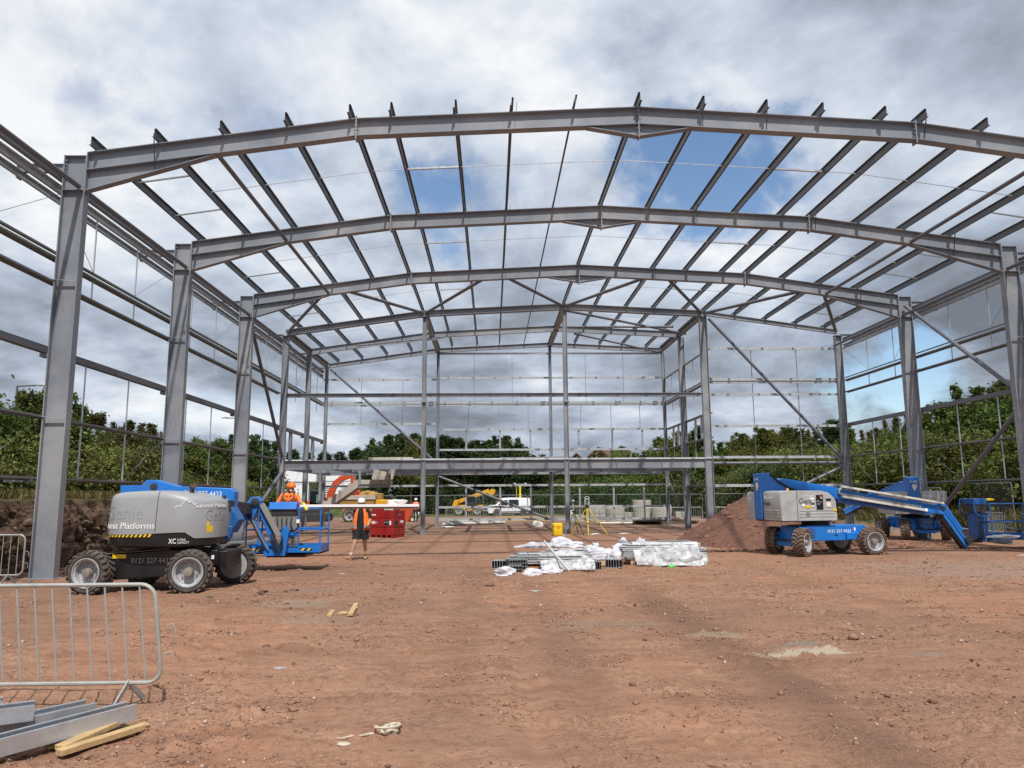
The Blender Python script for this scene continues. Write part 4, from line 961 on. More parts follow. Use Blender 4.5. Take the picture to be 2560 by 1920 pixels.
    label_text(c1, 'Summit Platforms', .08, (-.84, -.626, 1.61), (1, 0, 0), (0, 0, 1), width=.40)
    label_text(c1, 'Platforms', .13, (-1.572, .22, 1.55), (0, -1, 0), (0, 0, 1), width=.42)
    label_text(c2, 'Summit', .13, (-1.585, 1.15, 1.55), (0, -1, 0), (0, 0, 1), width=.26)
    on_plane(text_mb('Genie', .18, .003, bold=.003, width=.34), (-1.572, .24, 1.38), (0, -1, 0), (0, 0, 1)).build('embossed_name', emb, c1)
    b = MB(); b.lathe([(.035, 0), (.035, .03), (.028, .06), (0, .075)], (-1.1, -.25, 1.78), n=12); b.build('beacon', mat('amber_beacon', (.85, .42, .02), .2, var=.05), c1)
    # riser and boom
    yb = .53; hw = .175
    b = MB(); b.prism([(-1.60, .97), (-1.60, 2.28), (-1.30, 2.30), (-1.0, 2.05), (-.72, 1.86), (-.72, 1.30), (-1.3, .97)], yb-hw-.02, yb+hw+.02); ris = b.build('riser', M['blue'], t, .012)
    b = MB(); b.path([(-1.28, yb-hw-.03, 2.26), (-1.0, yb-hw-.04, 2.02), (-.7, yb-hw-.04, 1.86), (-.52, yb-hw-.04, 1.80)], .03, 8); b.build('hose', M['rubber'], ris)
    b = MB(); b.box(-1.606, -1.60, yb-.09, yb+.06, 1.88, 2.02); b.box(-1.606, -1.60, yb-.05, yb+.03, 1.80, 1.88); b.build('sticker', M['cream'], ris)
    label_text(ris, 'S-45', .12, (-1.604, yb+.14, 2.08), (0, -1, 0), (0, 0, 1), width=.26)
    sl_ = -.152; zt = lambda x: 2.13+sl_*(x+.85)
    L1, L2 = 1.0, 1.0+2.45*boom_len
    b = MB(); b.prism([(-1.3, 1.75), (-1.3, 2.0), (-.85, 2.14), (L1, zt(L1)), (L1, zt(L1)-.33), (-.3, 1.66), (-.8, 1.6)], yb-hw, yb+hw); bm = b.build('boom', M['blue'], t, .012)
    b = MB(); b.prism([(L1-.2, zt(L1-.2)-.03), (L2, zt(L2)-.03), (L2, zt(L2)-.29), (L1-.2, zt(L1-.2)-.29)], yb-hw+.035, yb+hw-.035); ib = b.build('inner_boom', M['blue'], t, .01)
    yf = yb-hw
    for z0, z1, xa, xb, m in ((.02, .08, L1-.02, L2+.05, 'trayw'), (-.28, -.21, L1-.02, L2-.62, 'trayw')):
        b = MB(); b.prism([(xa, zt(xa)+z0), (xb, zt(xb)+z0), (xb, zt(xb)+z1), (xa, zt(xa)+z1)], yf-.09, yf+.03); b.build('cable_tray', M[m], ib, .006)
    b = MB(); n = 46
    for i in range(n):
        x = L1-.03+(L2-.7-L1)*i/n; z = zt(x)-.17
        b.box(x, x+.03, yf-.085, yf-.02, z-.035, z+.025, 0)
    b.path([(L1-.02, yf-.05, zt(L1)+.0), (L1-.10, yf-.05, zt(L1)-.06), (L1-.11, yf-.05, zt(L1)-.14), (L1-.02, yf-.05, zt(L1)-.19)], .035, 8)
    b.build('drag_chain', M['trayg'], ib)
    b = MB(); b.lathe([(.05, 0), (.05, .03), (.035, .035)], (L2-.58, yf-.06, zt(L2-.58)-.24), (0, -1, 0), 14); b.build('chain_guide', M['white'], ib)
    b = MB(); b.prism([(L1-.1, zt(L1)-.30), (L2-.3, zt(L2-.3)-.30), (L2-.3, zt(L2-.3)-.36), (L1-.1, zt(L1)-.40)], yf+.02, yf+.3); b.build('boom_underside', M['bluedk'], ib)
    # jib and basket
    j0 = Vector((L2+.06, yb, zt(L2)-.12)); jd = Vector((math.cos(jib_ang)*math.cos(jib_yaw), math.cos(jib_ang)*math.sin(jib_yaw), math.sin(jib_ang)))
    b = MB(); b.prism([(L2-.12, zt(L2)-.28), (L2-.12, zt(L2)+.0), (L2+.05, zt(L2)+.06), (L2+.2, zt(L2)+.03), (L2+.24, zt(L2)-.1), (L2+.12, zt(L2)-.3)], yb-.15, yb+.15); kn = b.build('knuckle', M['blue'], t, .012)
    b = MB(); b.lathe([(.07, 0), (.07, .03)], (L2+.1, yb-.15, zt(L2)-.1), (0, -1, 0), 14); b.build('pivot_pin', M['dark'], kn)
    jl = 1.42; j1 = j0+jd*jl; perp = Vector((-jd.z, 0, jd.x)) if abs(jib_yaw) < .1 else jd.cross(Vector((0, 0, 1)).cross(jd)).normalized()
    up = Vector((0, 0, 1)); up = (up-jd*up.dot(jd)).normalized()
    b = MB(); b.bar(j0+up*.10, j1+up*.10, .16, .07, up); b.build('jib_arm', M['blue'], t, .006)
    b = MB(); b.bar(j0-up*.02, j1-up*.02, .18, .10, up); b.build('jib_arm', M['blue'], t, .006)
    b = MB(); b.bar(j0+up*.2+jd*.05, j0+up*.2+jd*.95, .14, .09, up); b.build('cable_cover', M['blue'], t, .006)
    b = MB(); b.bar(j0-up*.13+jd*.1, j1-up*.10, .14, .10, up); b.build('jib_cylinder', M['black'], t)
    return t, j1, jd
def lift_basket(t, o, ang, m='bluedk', L=1.6):
    """basket with its control station; local to the lift, turned by ang"""
    e = bpy.data.objects.new('basket', None); COL.objects.link(e); e.parent = t; e.location = o; e.rotation_euler = (0, 0, ang)
    z0, z1 = .04, 1.08; x0, x1, y0, y1 = .55, .55+L, -.42, .42; r = .018
    MB().box(x0, x1, y0, y1, z0-.03, z0).build('basket_floor', M['mid'], e)
    for q in ((x0, x1, y0, y0+.012), (x0, x1, y1-.012, y1), (x0, x0+.012, y0+.014, y1-.014), (x1-.012, x1, y0+.014, y1-.014)): MB().box(*q, z0-.035, z0+.15).build('toe_board', M[m], e)
    for z in (z1, z0+.5): MB().path([(x0, y0, z), (x1, y0, z), (x1, y1, z), (x0, y1, z)], r, 8, True).build('guard_rail', M[m], e)
    for x, y in ((x0, y0), (x1, y0), (x1, y1), (x0, y1), ((x0+x1)/2+.1, y0), ((x0+x1)/2+.1, y1)): MB().tube((x, y, z0), (x, y, z1), r, 8).build('basket_post', M[m], e)
    b = MB(); b.prism([(.18, z1-.03), (.50, z1-.03), (.58, z1+.16), (.12, z1+.16)], -.30, .30); b.build('control_panel', M[m], e, .02)
    MB().path([(.14, -.33, z1+.17), (.1, -.34, z1-.02), (.12, -.34, z1-.25), (.24, -.34, z1-.36), (.52, -.34, z1-.38), (.6, -.34, z1-.34)], .018, 8).build('guard_rail', M[m], e)
    MB().path([(.14, .33, z1+.17), (.1, .34, z1-.02), (.12, .34, z1-.25), (.24, .34, z1-.36), (.52, .34, z1-.38)], .018, 8).build('guard_rail', M[m], e)
    b = MB(); b.box(.16, .52, -.28, .28, z1-.24, z1-.04); b.build('control_box', M['dark'], e, .01)
    b = MB(); b.box(.26, .58, -.22, .26, -.05, z1-.26); b.build('support_post', M[m], e, .02)
    b = MB()
    for k in range(5): b.path([(.2+.05*k, -.26, z1-.3), (.16+.06*k, -.32, .5), (.24+.05*k, -.28, .1), (.05*k, -.2, -.05)], .013, 6)
    b.build('hose', M['rubber'], e)
    b = MB(); b.lathe([(.11, -.2), (.11, .2)], (-.02, 0, .0), (0, 1, 0), 16); b.box(-.05, .4, -.16, .16, -.08, .0); b.build('rotator', M['dark'], e)
    b = MB(); b.box(.62, .86, -.2, .1, z1+.10, z1+.16); b.path([(.68, -.05, z1+.1), (.72, -.05, z1-.02), (.62, -.05, z1-.06)], .015, 6); b.build('document_box', M['casey'], e, .015)
    hazard(e, (x0+.1, y0-.004, z0+.02), (1, 0, 0), (0, 0, 1), .55, .05, 4)
    return e
LR, j1, jd = lift_straight('straight boom lift with worn grey cowling and open control recess standing before the gravel heap', (9.35, 21.75, 0), R(10), R(36), jib_ang=R(-54), boom_len=1.36)
lift_basket(LR, (j1.x+.05, j1.y, .28), R(-8), L=1.8)
LF, j2, jd2 = lift_straight('straight boom lift seen from the rear behind the outstretched boom of its twin', (16.0, 28.9, 0), R(84), R(-20), jib_yaw=R(80), jib_ang=R(-28), boom_len=.35)
lift_basket(LF, (j2.x-.1, j2.y+.35, .35), R(75))
hazard(LF, (-1.585, .25, 1.02), (0, -1, 0), (0, 0, 1), .55, .05, 4); hazard(LF, (-1.585+.055, 1.0, 1.02), (0, -1, 0), (0, 0, 1), .26, .05, 2)
b = MB(); b.lathe([(.3, .42), (.32, .8)], (-1.0, .0, 0), n=20); b.build('pedestal', M['bluedk'], LF)
label_text(LF, 'S-45', .12, (-1.345, .15, .62), (0, -1, 0), (0, 0, 1), 'greytxt', width=.26)
# ------------------------------------------------------------------ people
def skin_mesh(name, J, E, root, mats, pick, sub=2):
    """J: joint -> (x,y,z,radius); E: list of joint chains; pick(center) -> material index"""
    ids = {k: i for i, k in enumerate(J)}
    me = bpy.data.meshes.new(name); ed = set()
    for ch in E:
        for a, b in zip(ch[:-1], ch[1:]): ed.add((ids[a], ids[b]))
    me.from_pydata([J[k][:3] for k in J], list(ed), [])
    o = bpy.data.objects.new(name, me); COL.objects.link(o)
    md = o.modifiers.new('skin', 'SKIN'); md.use_smooth_shade = True
    for k, i in ids.items():
        s = me.skin_vertices[0].data[i]; r = J[k][3]; s.radius = r if hasattr(r, '__len__') else (r, r); s.use_root = (k == root)
    ss = o.modifiers.new('sub', 'SUBSURF'); ss.levels = sub; ss.render_levels = sub
    dg = bpy.context.evaluated_depsgraph_get(); dg.update()
    m2 = bpy.data.meshes.new_from_object(o.evaluated_get(dg)); m2.name = name
    o.modifiers.clear(); o.data = m2; bpy.data.meshes.remove(me)
    m2.materials.clear()
    for m in mats: m2.materials.append(m)
    m2.polygons.foreach_set('use_smooth', [True]*len(m2.polygons))
    for p in m2.polygons: p.material_index = pick(p.center)
    return o
def hand_chains(J, E, wrist, side, w, fwd, dn, sc=1.0):
    """five bent fingers rooted in the palm at joint `wrist`; fwd = direction of the fingers, dn = towards the palm side"""
    p = Vector(J[wrist][:3]); fwd = Vector(fwd).normalized(); dn = Vector(dn); dn = (dn-fwd*dn.dot(fwd)).normalized(); ac = fwd.cross(dn)
    palm = p+fwd*.06*sc; J[w+'palm'] = (*palm, (.026*sc, .016*sc)); E.append([wrist, w+'palm'])
    for i, L in enumerate((.055, .065, .06, .048)):
        k = p+fwd*.092*sc+ac*((i-1.5)*.019)*sc; a = k+fwd*L*.55*sc+dn*.012*sc; b = a+fwd*L*.35*sc+dn*.026*sc
        J[f'{w}f{i}a'] = (*k, .0095*sc); J[f'{w}f{i}b'] = (*a, .009*sc); J[f'{w}f{i}c'] = (*b, .0075*sc); E.append([w+'palm', f'{w}f{i}a', f'{w}f{i}b', f'{w}f{i}c'])
    k = p+fwd*.035*sc+ac*side*.034*sc; a = k+fwd*.035*sc+ac*side*.018*sc+dn*.016*sc
    J[w+'t0'] = (*k, .011*sc); J[w+'t1'] = (*a, .009*sc); E.append([w+'palm', w+'t0', w+'t1'])
def head_detail(parent, c, yaw, r=.085, hair=None):
    """eyes, nose, mouth and ears on a head centred at c that looks along -y turned by yaw"""
    Rz = Matrix.Rotation(yaw, 3, 'Z'); c = Vector(c)
    def P(x, y, z): return c+Rz @ Vector((x*r, y*r, z*r))
    b = MB(); b.add([P(-.16, -.98, .15), P(.16, -.98, .15), P(.2, -.93, -.30), P(-.2, -.93, -.30), P(0, -1.28, -.22)], [(0, 1, 4), (1, 2, 4), (2, 3, 4), (3, 0, 4)], 0)
    for s in (-1, 1):
        b.lathe([(.0, -.14*r), (.17*r, -.1*r), (.2*r, .05*r), (.0, .12*r)], P(s*1.0, .08, -.05), Rz @ Vector((s, 0, 0)), 8, 0)
        b.lathe([(.11*r, -.03*r), (.0, .04*r)], P(s*.38, -.88, .12), Rz @ Vector((0, -1, 0)), 8, 1)
    b.add([P(-.3, -.95, -.55), P(.3, -.95, -.55), P(.26, -.93, -.66), P(-.26, -.93, -.66)], [(0, 1, 2, 3)], 2)
    b.build('face', [M['skin'], M['black'], mat('lips', (.30, .12, .09), .6)], parent)
def helmet(parent, c, r, m, yaw, tilt=0.0, name='helmet'):
    c = Vector(c); Rz = Matrix.Rotation(yaw, 3, 'Z') @ Matrix.Rotation(tilt, 3, 'X')
    b = MB(); rings = []
    for k, z in ((1.02, -.12), (1.06, 0), (1.04, .3), (.92, .62), (.66, .90), (.3, 1.04), (.02, 1.07)):
        rings.append([tuple(c+Rz @ Vector((math.cos(t)*k*r*.93, math.sin(t)*k*r*1.08, z*r))) for t in np.linspace(0, 2*math.pi, 24, endpoint=False)])
    b.loft(rings); h = b.build(name, m, parent)
    b = MB(); b.add([tuple(c+Rz @ Vector((x*r, y*r, z*r))) for x, y, z in ((-.62, -.85, -.06), (-.35, -1.12, -.08), (0, -1.30, -.10), (.35, -1.12, -.08), (.62, -.85, -.06), (.5, -.80, .12), (0, -1.0, .14), (-.5, -.80, .12))], [(0, 1, 2, 3, 4, 5, 6, 7)]); b.build('peak', m, h)
    b = MB(); b.tube(c+Rz @ Vector((-.9*r, .2*r, -.1*r)), c+Rz @ Vector((-.55*r, -.4*r, -1.25*r)), .007, 5); b.tube(c+Rz @ Vector((.9*r, .2*r, -.1*r)), c+Rz @ Vector((.55*r, -.4*r, -1.25*r)), .007, 5)
    b.lathe([(.16*r, 0), (.16*r, .05*r)], c+Rz @ Vector((0, -1.0*r, .22*r)), Rz @ Vector((0, -1, .2)), 8); b.build('chin_strap', M['black'], h)
    return h
def torso_shell(name, m, parent, zs, gap=None, mats=None, band=None):
    """garment round the torso: zs = (z, half width, half depth, centre x, centre y); gap = half angle left open at the front"""
    n = 40; rings = []
    for z, a, d, cx, cy in zs:
        ring = []
        for i in range(n):
            t = -math.pi/2+(2*math.pi*i/n if gap is None else (gap+(2*math.pi-2*gap)*i/(n-1)))
            ring.append((cx+a*math.cos(t)*(1+.03*math.sin(9*t+z*20)), cy+d*math.sin(t)*(1+.03*math.sin(7*t-z*14)), z))
        rings.append(ring)
    b = MB(); k = n if gap is None else n-1
    vs = [p for r_ in rings for p in r_]; fs = []; mi = []
    for j in range(len(rings)-1):
        zc = (zs[j][0]+zs[j+1][0])/2
        for i in range(k):
            fs.append((j*n+i, j*n+(i+1) % n, (j+1)*n+(i+1) % n, (j+1)*n+i)); mi.append(1 if (band and any(z0 < zc < z1 for z0, z1 in band)) else 0)
    b.add(vs, fs); b.m = mi
    o = b.build(name, mats or [m], parent); sd = o.modifiers.new('thick', 'SOLIDIFY'); sd.thickness = .008; sd.offset = 1
    return o
def person_walker():
    t = thing('person', 'worker in white helmet, black shorts and open orange vest walking past the red tank', 'person', (-3.55, 21.1, 0))
    J = dict(pelvis=(0, 0, .85, (.145, .105)), waist=(0, -.005, .99, (.135, .10)), chest=(0, -.01, 1.17, (.155, .105)), upper=(0, 0, 1.31, (.13, .085)), neck=(0, -.015, 1.40, .052), jaw=(0, -.035, 1.455, (.058, .066)), head=(0, -.03, 1.525, (.074, .088)), crown=(0, -.015, 1.60, (.062, .07)),
             shL=(-.165, .01, 1.33, .062), elL=(-.215, .10, 1.09, .044), wrL=(-.20, .03, .88, .030), shR=(.165, .01, 1.33, .062), elR=(.24, .04, 1.08, .045), wrR=(.215, -.14, .93, .031),
             hipL=(-.085, 0, .80, .10), knL=(-.135, -.17, .46, .058), anL=(-.225, -.24, .13, .040), heL=(-.235, -.23, .05, .042), toL=(-.345, -.40, .10, .038),
             hipR=(.085, 0, .80, .10), knR=(.105, .04, .45, .058), anR=(.11, .19, .12, .040), heR=(.11, .22, .06, .042), toR=(.125, .01, .035, .04))
    E = [['pelvis', 'waist', 'chest', 'upper', 'neck', 'jaw', 'head', 'crown'], ['upper', 'shL', 'elL', 'wrL'], ['upper', 'shR', 'elR', 'wrR'], ['pelvis', 'hipL', 'knL', 'anL', 'heL', 'toL'], ['pelvis', 'hipR', 'knR', 'anR', 'heR', 'toR']]
    hand_chains(J, E, 'wrL', 1, 'hl', (.02, -.25, -1), (1, 0, 0), .95); hand_chains(J, E, 'wrR', -1, 'hr', (-.35, -.55, -.75), (-1, .2, 0), .95)
    def pick(c):
        if c.z < .105 or (c.z < .17 and c.y < -.22): return 3
        if c.z < .16: return 3
        if c.z < .215: return 4
        if c.z < .56: return 0
        if c.z < .93 and abs(c.x) < .19: return 2
        if c.z > 1.40: return 0
        if abs(c.x) > .19 and c.z < 1.10: return 0
        return 1
    o = skin_mesh('body', J, E, 'pelvis', [M['skin'], M['blackc'], M['blackc'], M['boot'], M['sock']], pick); o.parent = t
    head_detail(o, (0, -.03, 1.525), 0, .08)
    helmet(t, (0, -.02, 1.545), .105, M['whiteh'], 0)
    torso_shell('vest', M['orange'], t, [(.80, .225, .17, 0, .01), (.86, .22, .165, 0, .01), (.93, .212, .158, 0, .01), (1.0, .205, .15, 0, 0), (1.06, .20, .145, 0, 0), (1.16, .188, .135, 0, 0), (1.26, .178, .12, 0, 0), (1.33, .15, .095, 0, 0), (1.385, .10, .07, 0, 0)], R(27), [M['orange'], M['reflect']], [(.88, .95), (1.03, 1.09)])
    for s in (-1, 1):
        b = MB(); x = s*.092; rings = []
        for z, a, d, dx, dy in ((.90, .10, .125, -.01*s, 0), (.80, .115, .13, .0, -.005), (.66, .115, .125, .012*s, -.03 if s < 0 else 0), (.55, .112, .115, .02*s, -.06 if s < 0 else 0), (.545, .10, .10, .02*s, -.06 if s < 0 else 0)):
            rings.append([(x+dx+a*math.cos(q), dy+d*math.sin(q), z) for q in np.linspace(0, 2*math.pi, 20, endpoint=False)])
        b.loft(rings[::-1]); b.build('shorts_leg', M['blackc'], t)
        b = MB(); b.box(s*.20-.035, s*.20+.035, -.06, .06, .70, .84); b.build('tool_pouch', M['blackc'], t, .02)
    return t
def person_basket():
    t = thing('person', 'worker in orange helmet and orange shirt standing in the blue lift basket', 'person', (-4.81, 18.42, .422))
    J = dict(pelvis=(0, 0, .84, (.14, .10)), waist=(0, 0, .98, (.145, .105)), chest=(0, 0, 1.15, (.165, .11)), upper=(0, 0, 1.285, (.14, .09)), neck=(.01, -.01, 1.36, .054), jaw=(.035, -.03, 1.41, (.058, .066)), head=(.035, -.02, 1.475, (.078, .084)), crown=(.02, -.01, 1.545, (.064, .07)),
             shL=(-.18, 0, 1.285, .066), elL=(-.30, -.05, 1.06, .048), wrL=(-.22, -.24, 1.02, .033), shR=(.18, 0, 1.285, .066), elR=(.32, -.12, 1.10, .048), wrR=(.43, -.33, 1.10, .034),
             hipL=(-.09, 0, .78, .10), knL=(-.11, -.02, .43, .065), anL=(-.11, .02, .09, .044), toL=(-.13, -.15, .04, .042), hipR=(.09, 0, .78, .10), knR=(.11, -.02, .43, .065), anR=(.11, .02, .09, .044), toR=(.13, -.15, .04, .042))
    E = [['pelvis', 'waist', 'chest', 'upper', 'neck', 'jaw', 'head', 'crown'], ['upper', 'shL', 'elL', 'wrL'], ['upper', 'shR', 'elR', 'wrR'], ['pelvis', 'hipL', 'knL', 'anL', 'toL'], ['pelvis', 'hipR', 'knR', 'anR', 'toR']]
    hand_chains(J, E, 'wrL', 1, 'hl', (.3, -.9, -.2), (0, 0, -1), 1.0); hand_chains(J, E, 'wrR', -1, 'hr', (.55, -.62, -.5), (0, .2, -1), 1.35)
    def pick(c):
        if c.z < .1: return 3
        if c.z < .86: return 2
        if c.z > 1.355 and abs(c.x) < .13: return 0
        if c.y < -.30: return 4
        if abs(c.x) > .27 and c.y < -.03: return 0
        return 1
    o = skin_mesh('body', J, E, 'pelvis', [M['skin'], M['orange'], M['trouser'], M['boot'], M['glove']], pick); o.parent = t
    head_detail(o, (.035, -.02, 1.475), R(55), .082)
    helmet(t, (.03, -.01, 1.50), .108, M['orangeh'], R(50))
    b = MB()
    for s in (-1, 1):
        b.path([(s*.10, .10, 1.36), (s*.115, 0, 1.395), (s*.125, -.08, 1.34), (s*.125, -.128, 1.22), (s*.11, -.13, 1.08), (s*.10, -.12, .92)], .021, 6)
    b.path([(-.125, -.13, 1.22), (-.05, -.14, 1.19), (0, -.145, 1.15), (.05, -.14, 1.19), (.125, -.13, 1.22)], .016, 6)
    b.build('harness', M['harness'], t)
    b = MB(); b.add([(-.06, -.075, 1.385), (.0, -.125, 1.29), (-.075, -.12, 1.32)], [(0, 1, 2)]); b.add([(.07, -.075, 1.385), (.0, -.125, 1.29), (.08, -.12, 1.32)], [(0, 2, 1)]); b.build('collar', M['orange'], t)
    return t
def person_far():
    t = thing('person', 'distant worker in white helmet and hi-vis vest standing behind the metal barriers', 'person', (-5.25, 53.5, gz(-5.25, 53.5)))
    J = dict(pelvis=(0, 0, .85, (.14, .10)), waist=(0, 0, .99, (.13, .10)), chest=(0, 0, 1.17, (.15, .105)), upper=(0, 0, 1.31, (.13, .085)), neck=(0, -.01, 1.40, .052), jaw=(0, -.03, 1.455, .06), head=(0, -.02, 1.53, .082), crown=(0, -.01, 1.60, .066),
             shL=(-.17, 0, 1.33, .06), elL=(-.22, .03, 1.08, .045), wrL=(-.2, -.08, .90, .03), shR=(.17, 0, 1.33, .06), elR=(.22, .03, 1.08, .045), wrR=(.19, -.1, .92, .03),
             hipL=(-.09, 0, .80, .10), knL=(-.10, -.02, .45, .065), anL=(-.10, .02, .09, .045), toL=(-.12, -.15, .04, .042), hipR=(.09, 0, .80, .10), knR=(.10, -.02, .45, .065), anR=(.10, .02, .09, .045), toR=(.12, -.15, .04, .042))
    E = [['pelvis', 'waist', 'chest', 'upper', 'neck', 'jaw', 'head', 'crown'], ['upper', 'shL', 'elL', 'wrL'], ['upper', 'shR', 'elR', 'wrR'], ['pelvis', 'hipL', 'knL', 'anL', 'toL'], ['pelvis', 'hipR', 'knR', 'anR', 'toR']]
    hand_chains(J, E, 'wrL', 1, 'hl', (.02, -.25, -1), (1, 0, 0), 1); hand_chains(J, E, 'wrR', -1, 'hr', (-.02, -.25, -1), (-1, 0, 0), 1)
    pk = mat('pink_orange_vest', (.85, .26, .16), .7)
    o = skin_mesh('body', J, E, 'pelvis', [M['skin'], pk, M['trouser'], M['black']], lambda c: 3 if c.z < .1 else 2 if c.z < .9 else 0 if (c.z > 1.4 or (abs(c.x) > .17 and c.z < 1.1)) else 1); o.parent = t
    head_detail(o, (0, -.02, 1.53), 0, .08); helmet(t, (0, -.01, 1.55), .108, M['whiteh'], 0)
    torso_shell('vest', pk, t, [(.86, .19, .14, 0, 0), (1.0, .185, .135, 0, 0), (1.16, .185, .135, 0, 0), (1.26, .178, .12, 0, 0), (1.33, .15, .095, 0, 0), (1.385, .10, .07, 0, 0)], R(10), [pk, M['reflect']], [(.95, 1.02)])
person_walker(); person_basket(); person_far()

# ------------------------------------------------------------------ things on the ground
def crumple(r, seed, flat=.5, amp=.5, sub=3):
    """crumpled sheet or sack: noisy ball squashed onto the ground"""
    bm = bmesh.new(); bmesh.ops.create_icosphere(bm, subdivisions=sub, radius=1)
    rg = np.random.default_rng(seed); k = rg.normal(size=(9, 3)); ph = rg.random(9)*6.28
    b = MB(); vs = []
    for v in bm.verts:
        p = np.array(v.co); d = sum(math.sin(float(p @ (k[i]*(1.5+i*.8)))+ph[i])/(1.2+i*.45) for i in range(9))*.16*amp*2
        q = p*(1+d); z = max(-.25, q[2]*flat); vs.append((q[0]*r[0], q[1]*r[1], (z+.25*1)*r[2]))
    b.add(vs, [tuple(v.index for v in f.verts) for f in bm.faces]); bm.free(); return b
def set_down(o, x, y, z=None, rz_=0.0):
    o.location = (x, y, gz(x, y)-.01 if z is None else z); o.rotation_euler = (0, 0, rz_); return o
# pedestrian barriers
def make_barrier(rack=0.0):
    t = thing('barrier', '-', 'barrier', (0, 0, 0), 0, 'galvanised pedestrian barriers')
    L, z0, z1, r = 1.12, .18, .955, .0165; c = .11
    pts = []
    for cx, cz, a0 in ((L-c, z1-c, 0), (-L+c, z1-c, 90), (-L+c, z0+c, 180), (L-c, z0+c, 270)):
        for k in range(6):
            a = R(a0+90*k/5); pts.append((cx+c*math.cos(a), 0, cz+c*math.sin(a)))
    pts = [(x-rack*(z-z0), y, z) for x, y, z in pts]
    MB().path(pts, r, 8, True).build('frame', M['barrier'], t)
    n = 15
    bar = MB().tube((0, 0, z0), (-rack*(z1-z0), 0, z1), .0075, 6).mesh('bar', M['barrier'])
    for i in range(n):
        o = bpy.data.objects.new('bar', bar); COL.objects.link(o); o.parent = t; o.location = (-L+.125+i*(2*L-.25)/(n-1), 0, 0)
    for x in (-L+.26, L-.26):
        MB().bar((x, 0, z0+.01), (x-.02, -.25, 0.0), .045, .012, (1, 0, 0)).build('foot', M['barrier'], t); MB().bar((x, 0, z0), (x+.02, .25, 0.0), .045, .012, (1, 0, 0)).build('foot', M['barrier'], t)
    for z in (.62, .4): MB().path([(L+.015, 0, z), (L+.06, 0, z+.02), (L+.085, 0, z-.01), (L+.09, 0, z-.09)], .005, 5).build('hook', M['barrier'], t)
    return t
BN = make_barrier(.13)
BN.location = (-3.80, 6.52, gz(-3.0, 6.5)); BN['label'] = 'pedestrian barrier on bare earth beside the loose galvanised channels'; BR = make_barrier(); BR.location = (-10.35, 15.5, gz(-10.35, 15.5)); BR.rotation_euler = (0, 0, R(4)); BR['label'] = 'pedestrian barrier standing before the first grey column at the earth bank'
for x, y, a, lab in [(-11.3, 15.9, -20, 'pedestrian barrier leaning against its neighbour at the earth bank, partly cut off'),
                     (-7.0, 43.6, 80, 'barrier seen almost edge-on under the concrete stairs'),
                     (-2.0, 52.6, 3, 'barrier beside the column under the floor beam, before the yellow telehandler'), (.35, 53.0, -3, 'barrier in front of the nose of the white van'), (2.75, 53.0, 2, 'barrier in front of the rear half of the white van'), (5.1, 52.5, -2, 'barrier between the white van and the concrete rings'),
                     (7.5, 48.3, 3, 'barrier before the wrapped blocks and the low concrete rings'), (9.9, 48.0, -3, 'barrier before the tallest concrete ring'), (12.2, 48.3, 4, 'barrier before the concrete ring with the yellow stain'), (14.6, 47.6, -4, 'barrier beside the gravel heap, past the concrete rings'),
                     (17.9, 31.0, 62, 'barrier behind the rear wheel of the lift seen from behind'), (18.9, 28.6, 75, 'barrier behind the basket of the straight boom lift'), (19.2, 26.2, 85, 'barrier at the picture edge behind the lift basket'), (17.6, 33.6, 70, 'barrier at the foot of the wall brace, farthest along the grass edge')]:
    place(BR, (x, y, gz(x, y)), R(a), lab)
# mesh fence panels
def make_panel():
    t = thing('fence_panel', '-', 'fence', (0, 0, 0), 0, 'mesh fence panels round the site')
    L, z0, z1, c = 1.72, .12, 1.92, .12; pts = []
    for cx, cz, a0 in ((L-c, z1-c, 0), (-L+c, z1-c, 90)):
        for k in range(5): a = R(a0+90*k/4); pts.append((cx+c*math.cos(a), 0, cz+c*math.sin(a)))
    MB().path([(L, 0, z0)]+pts+[(-L, 0, z0)], .02, 7, True).build('frame', M['fence'], t)
    b = MB()
    for i in range(44): b.bar((-L+.04+i*(2*L-.08)/43, 0, z0), (-L+.04+i*(2*L-.08)/43, 0, z1), .0022, .0022, (1, 0, 0))
    for i in range(8): b.bar((-L, .004, z0+.1+i*.23), (L, .004, z0+.1+i*.23), .0022, .0022)
    o = b.build('wire_mesh', M['fence'], t); o['kind'] = 'stuff'
    for s in (-1, 1): MB().box(s*L-.12, s*L+.12, -.3, .3, 0, .12).build('fence_foot', M['dark'], t)
    return t
FP = make_panel(); first = True
spots = [(-9.4+3.5*i, 60.5+.4*math.sin(i*2.1), R(2*math.sin(i*3.0)), lab) for i, lab in enumerate(('fence panel behind the yellow dumper skip', 'fence panel behind the heap of white rubbish', 'fence panel behind the distant worker', 'fence panel behind the yellow telehandler arm', 'fence panel at the tail of the white van', 'fence panel under the lighting mast', 'fence panel behind the wrapped blocks', 'fence panel behind the low concrete rings', 'fence panel behind the tallest ring', 'fence panel behind the gravel heap end'))]
spots += [(20.3, 35.2, R(78), 'mesh fence panel on the grass edge beyond the lift seen from behind'), (20.9, 31.6, R(82), 'mesh fence panel on the grass edge behind the blue jib'), (21.2, 28.0, R(86), 'mesh fence panel with rounded bright frame behind the yellow document box'), (21.3, 24.4, R(90), 'mesh fence panel at the picture edge, above the basket rail')]
for x, y, a, lab in spots:
    if first: FP.location = (x, y, gz(x, y)); FP.rotation_euler = (0, 0, a); FP['label'] = lab; first = False
    else: place(FP, (x, y, gz(x, y)), a, lab)
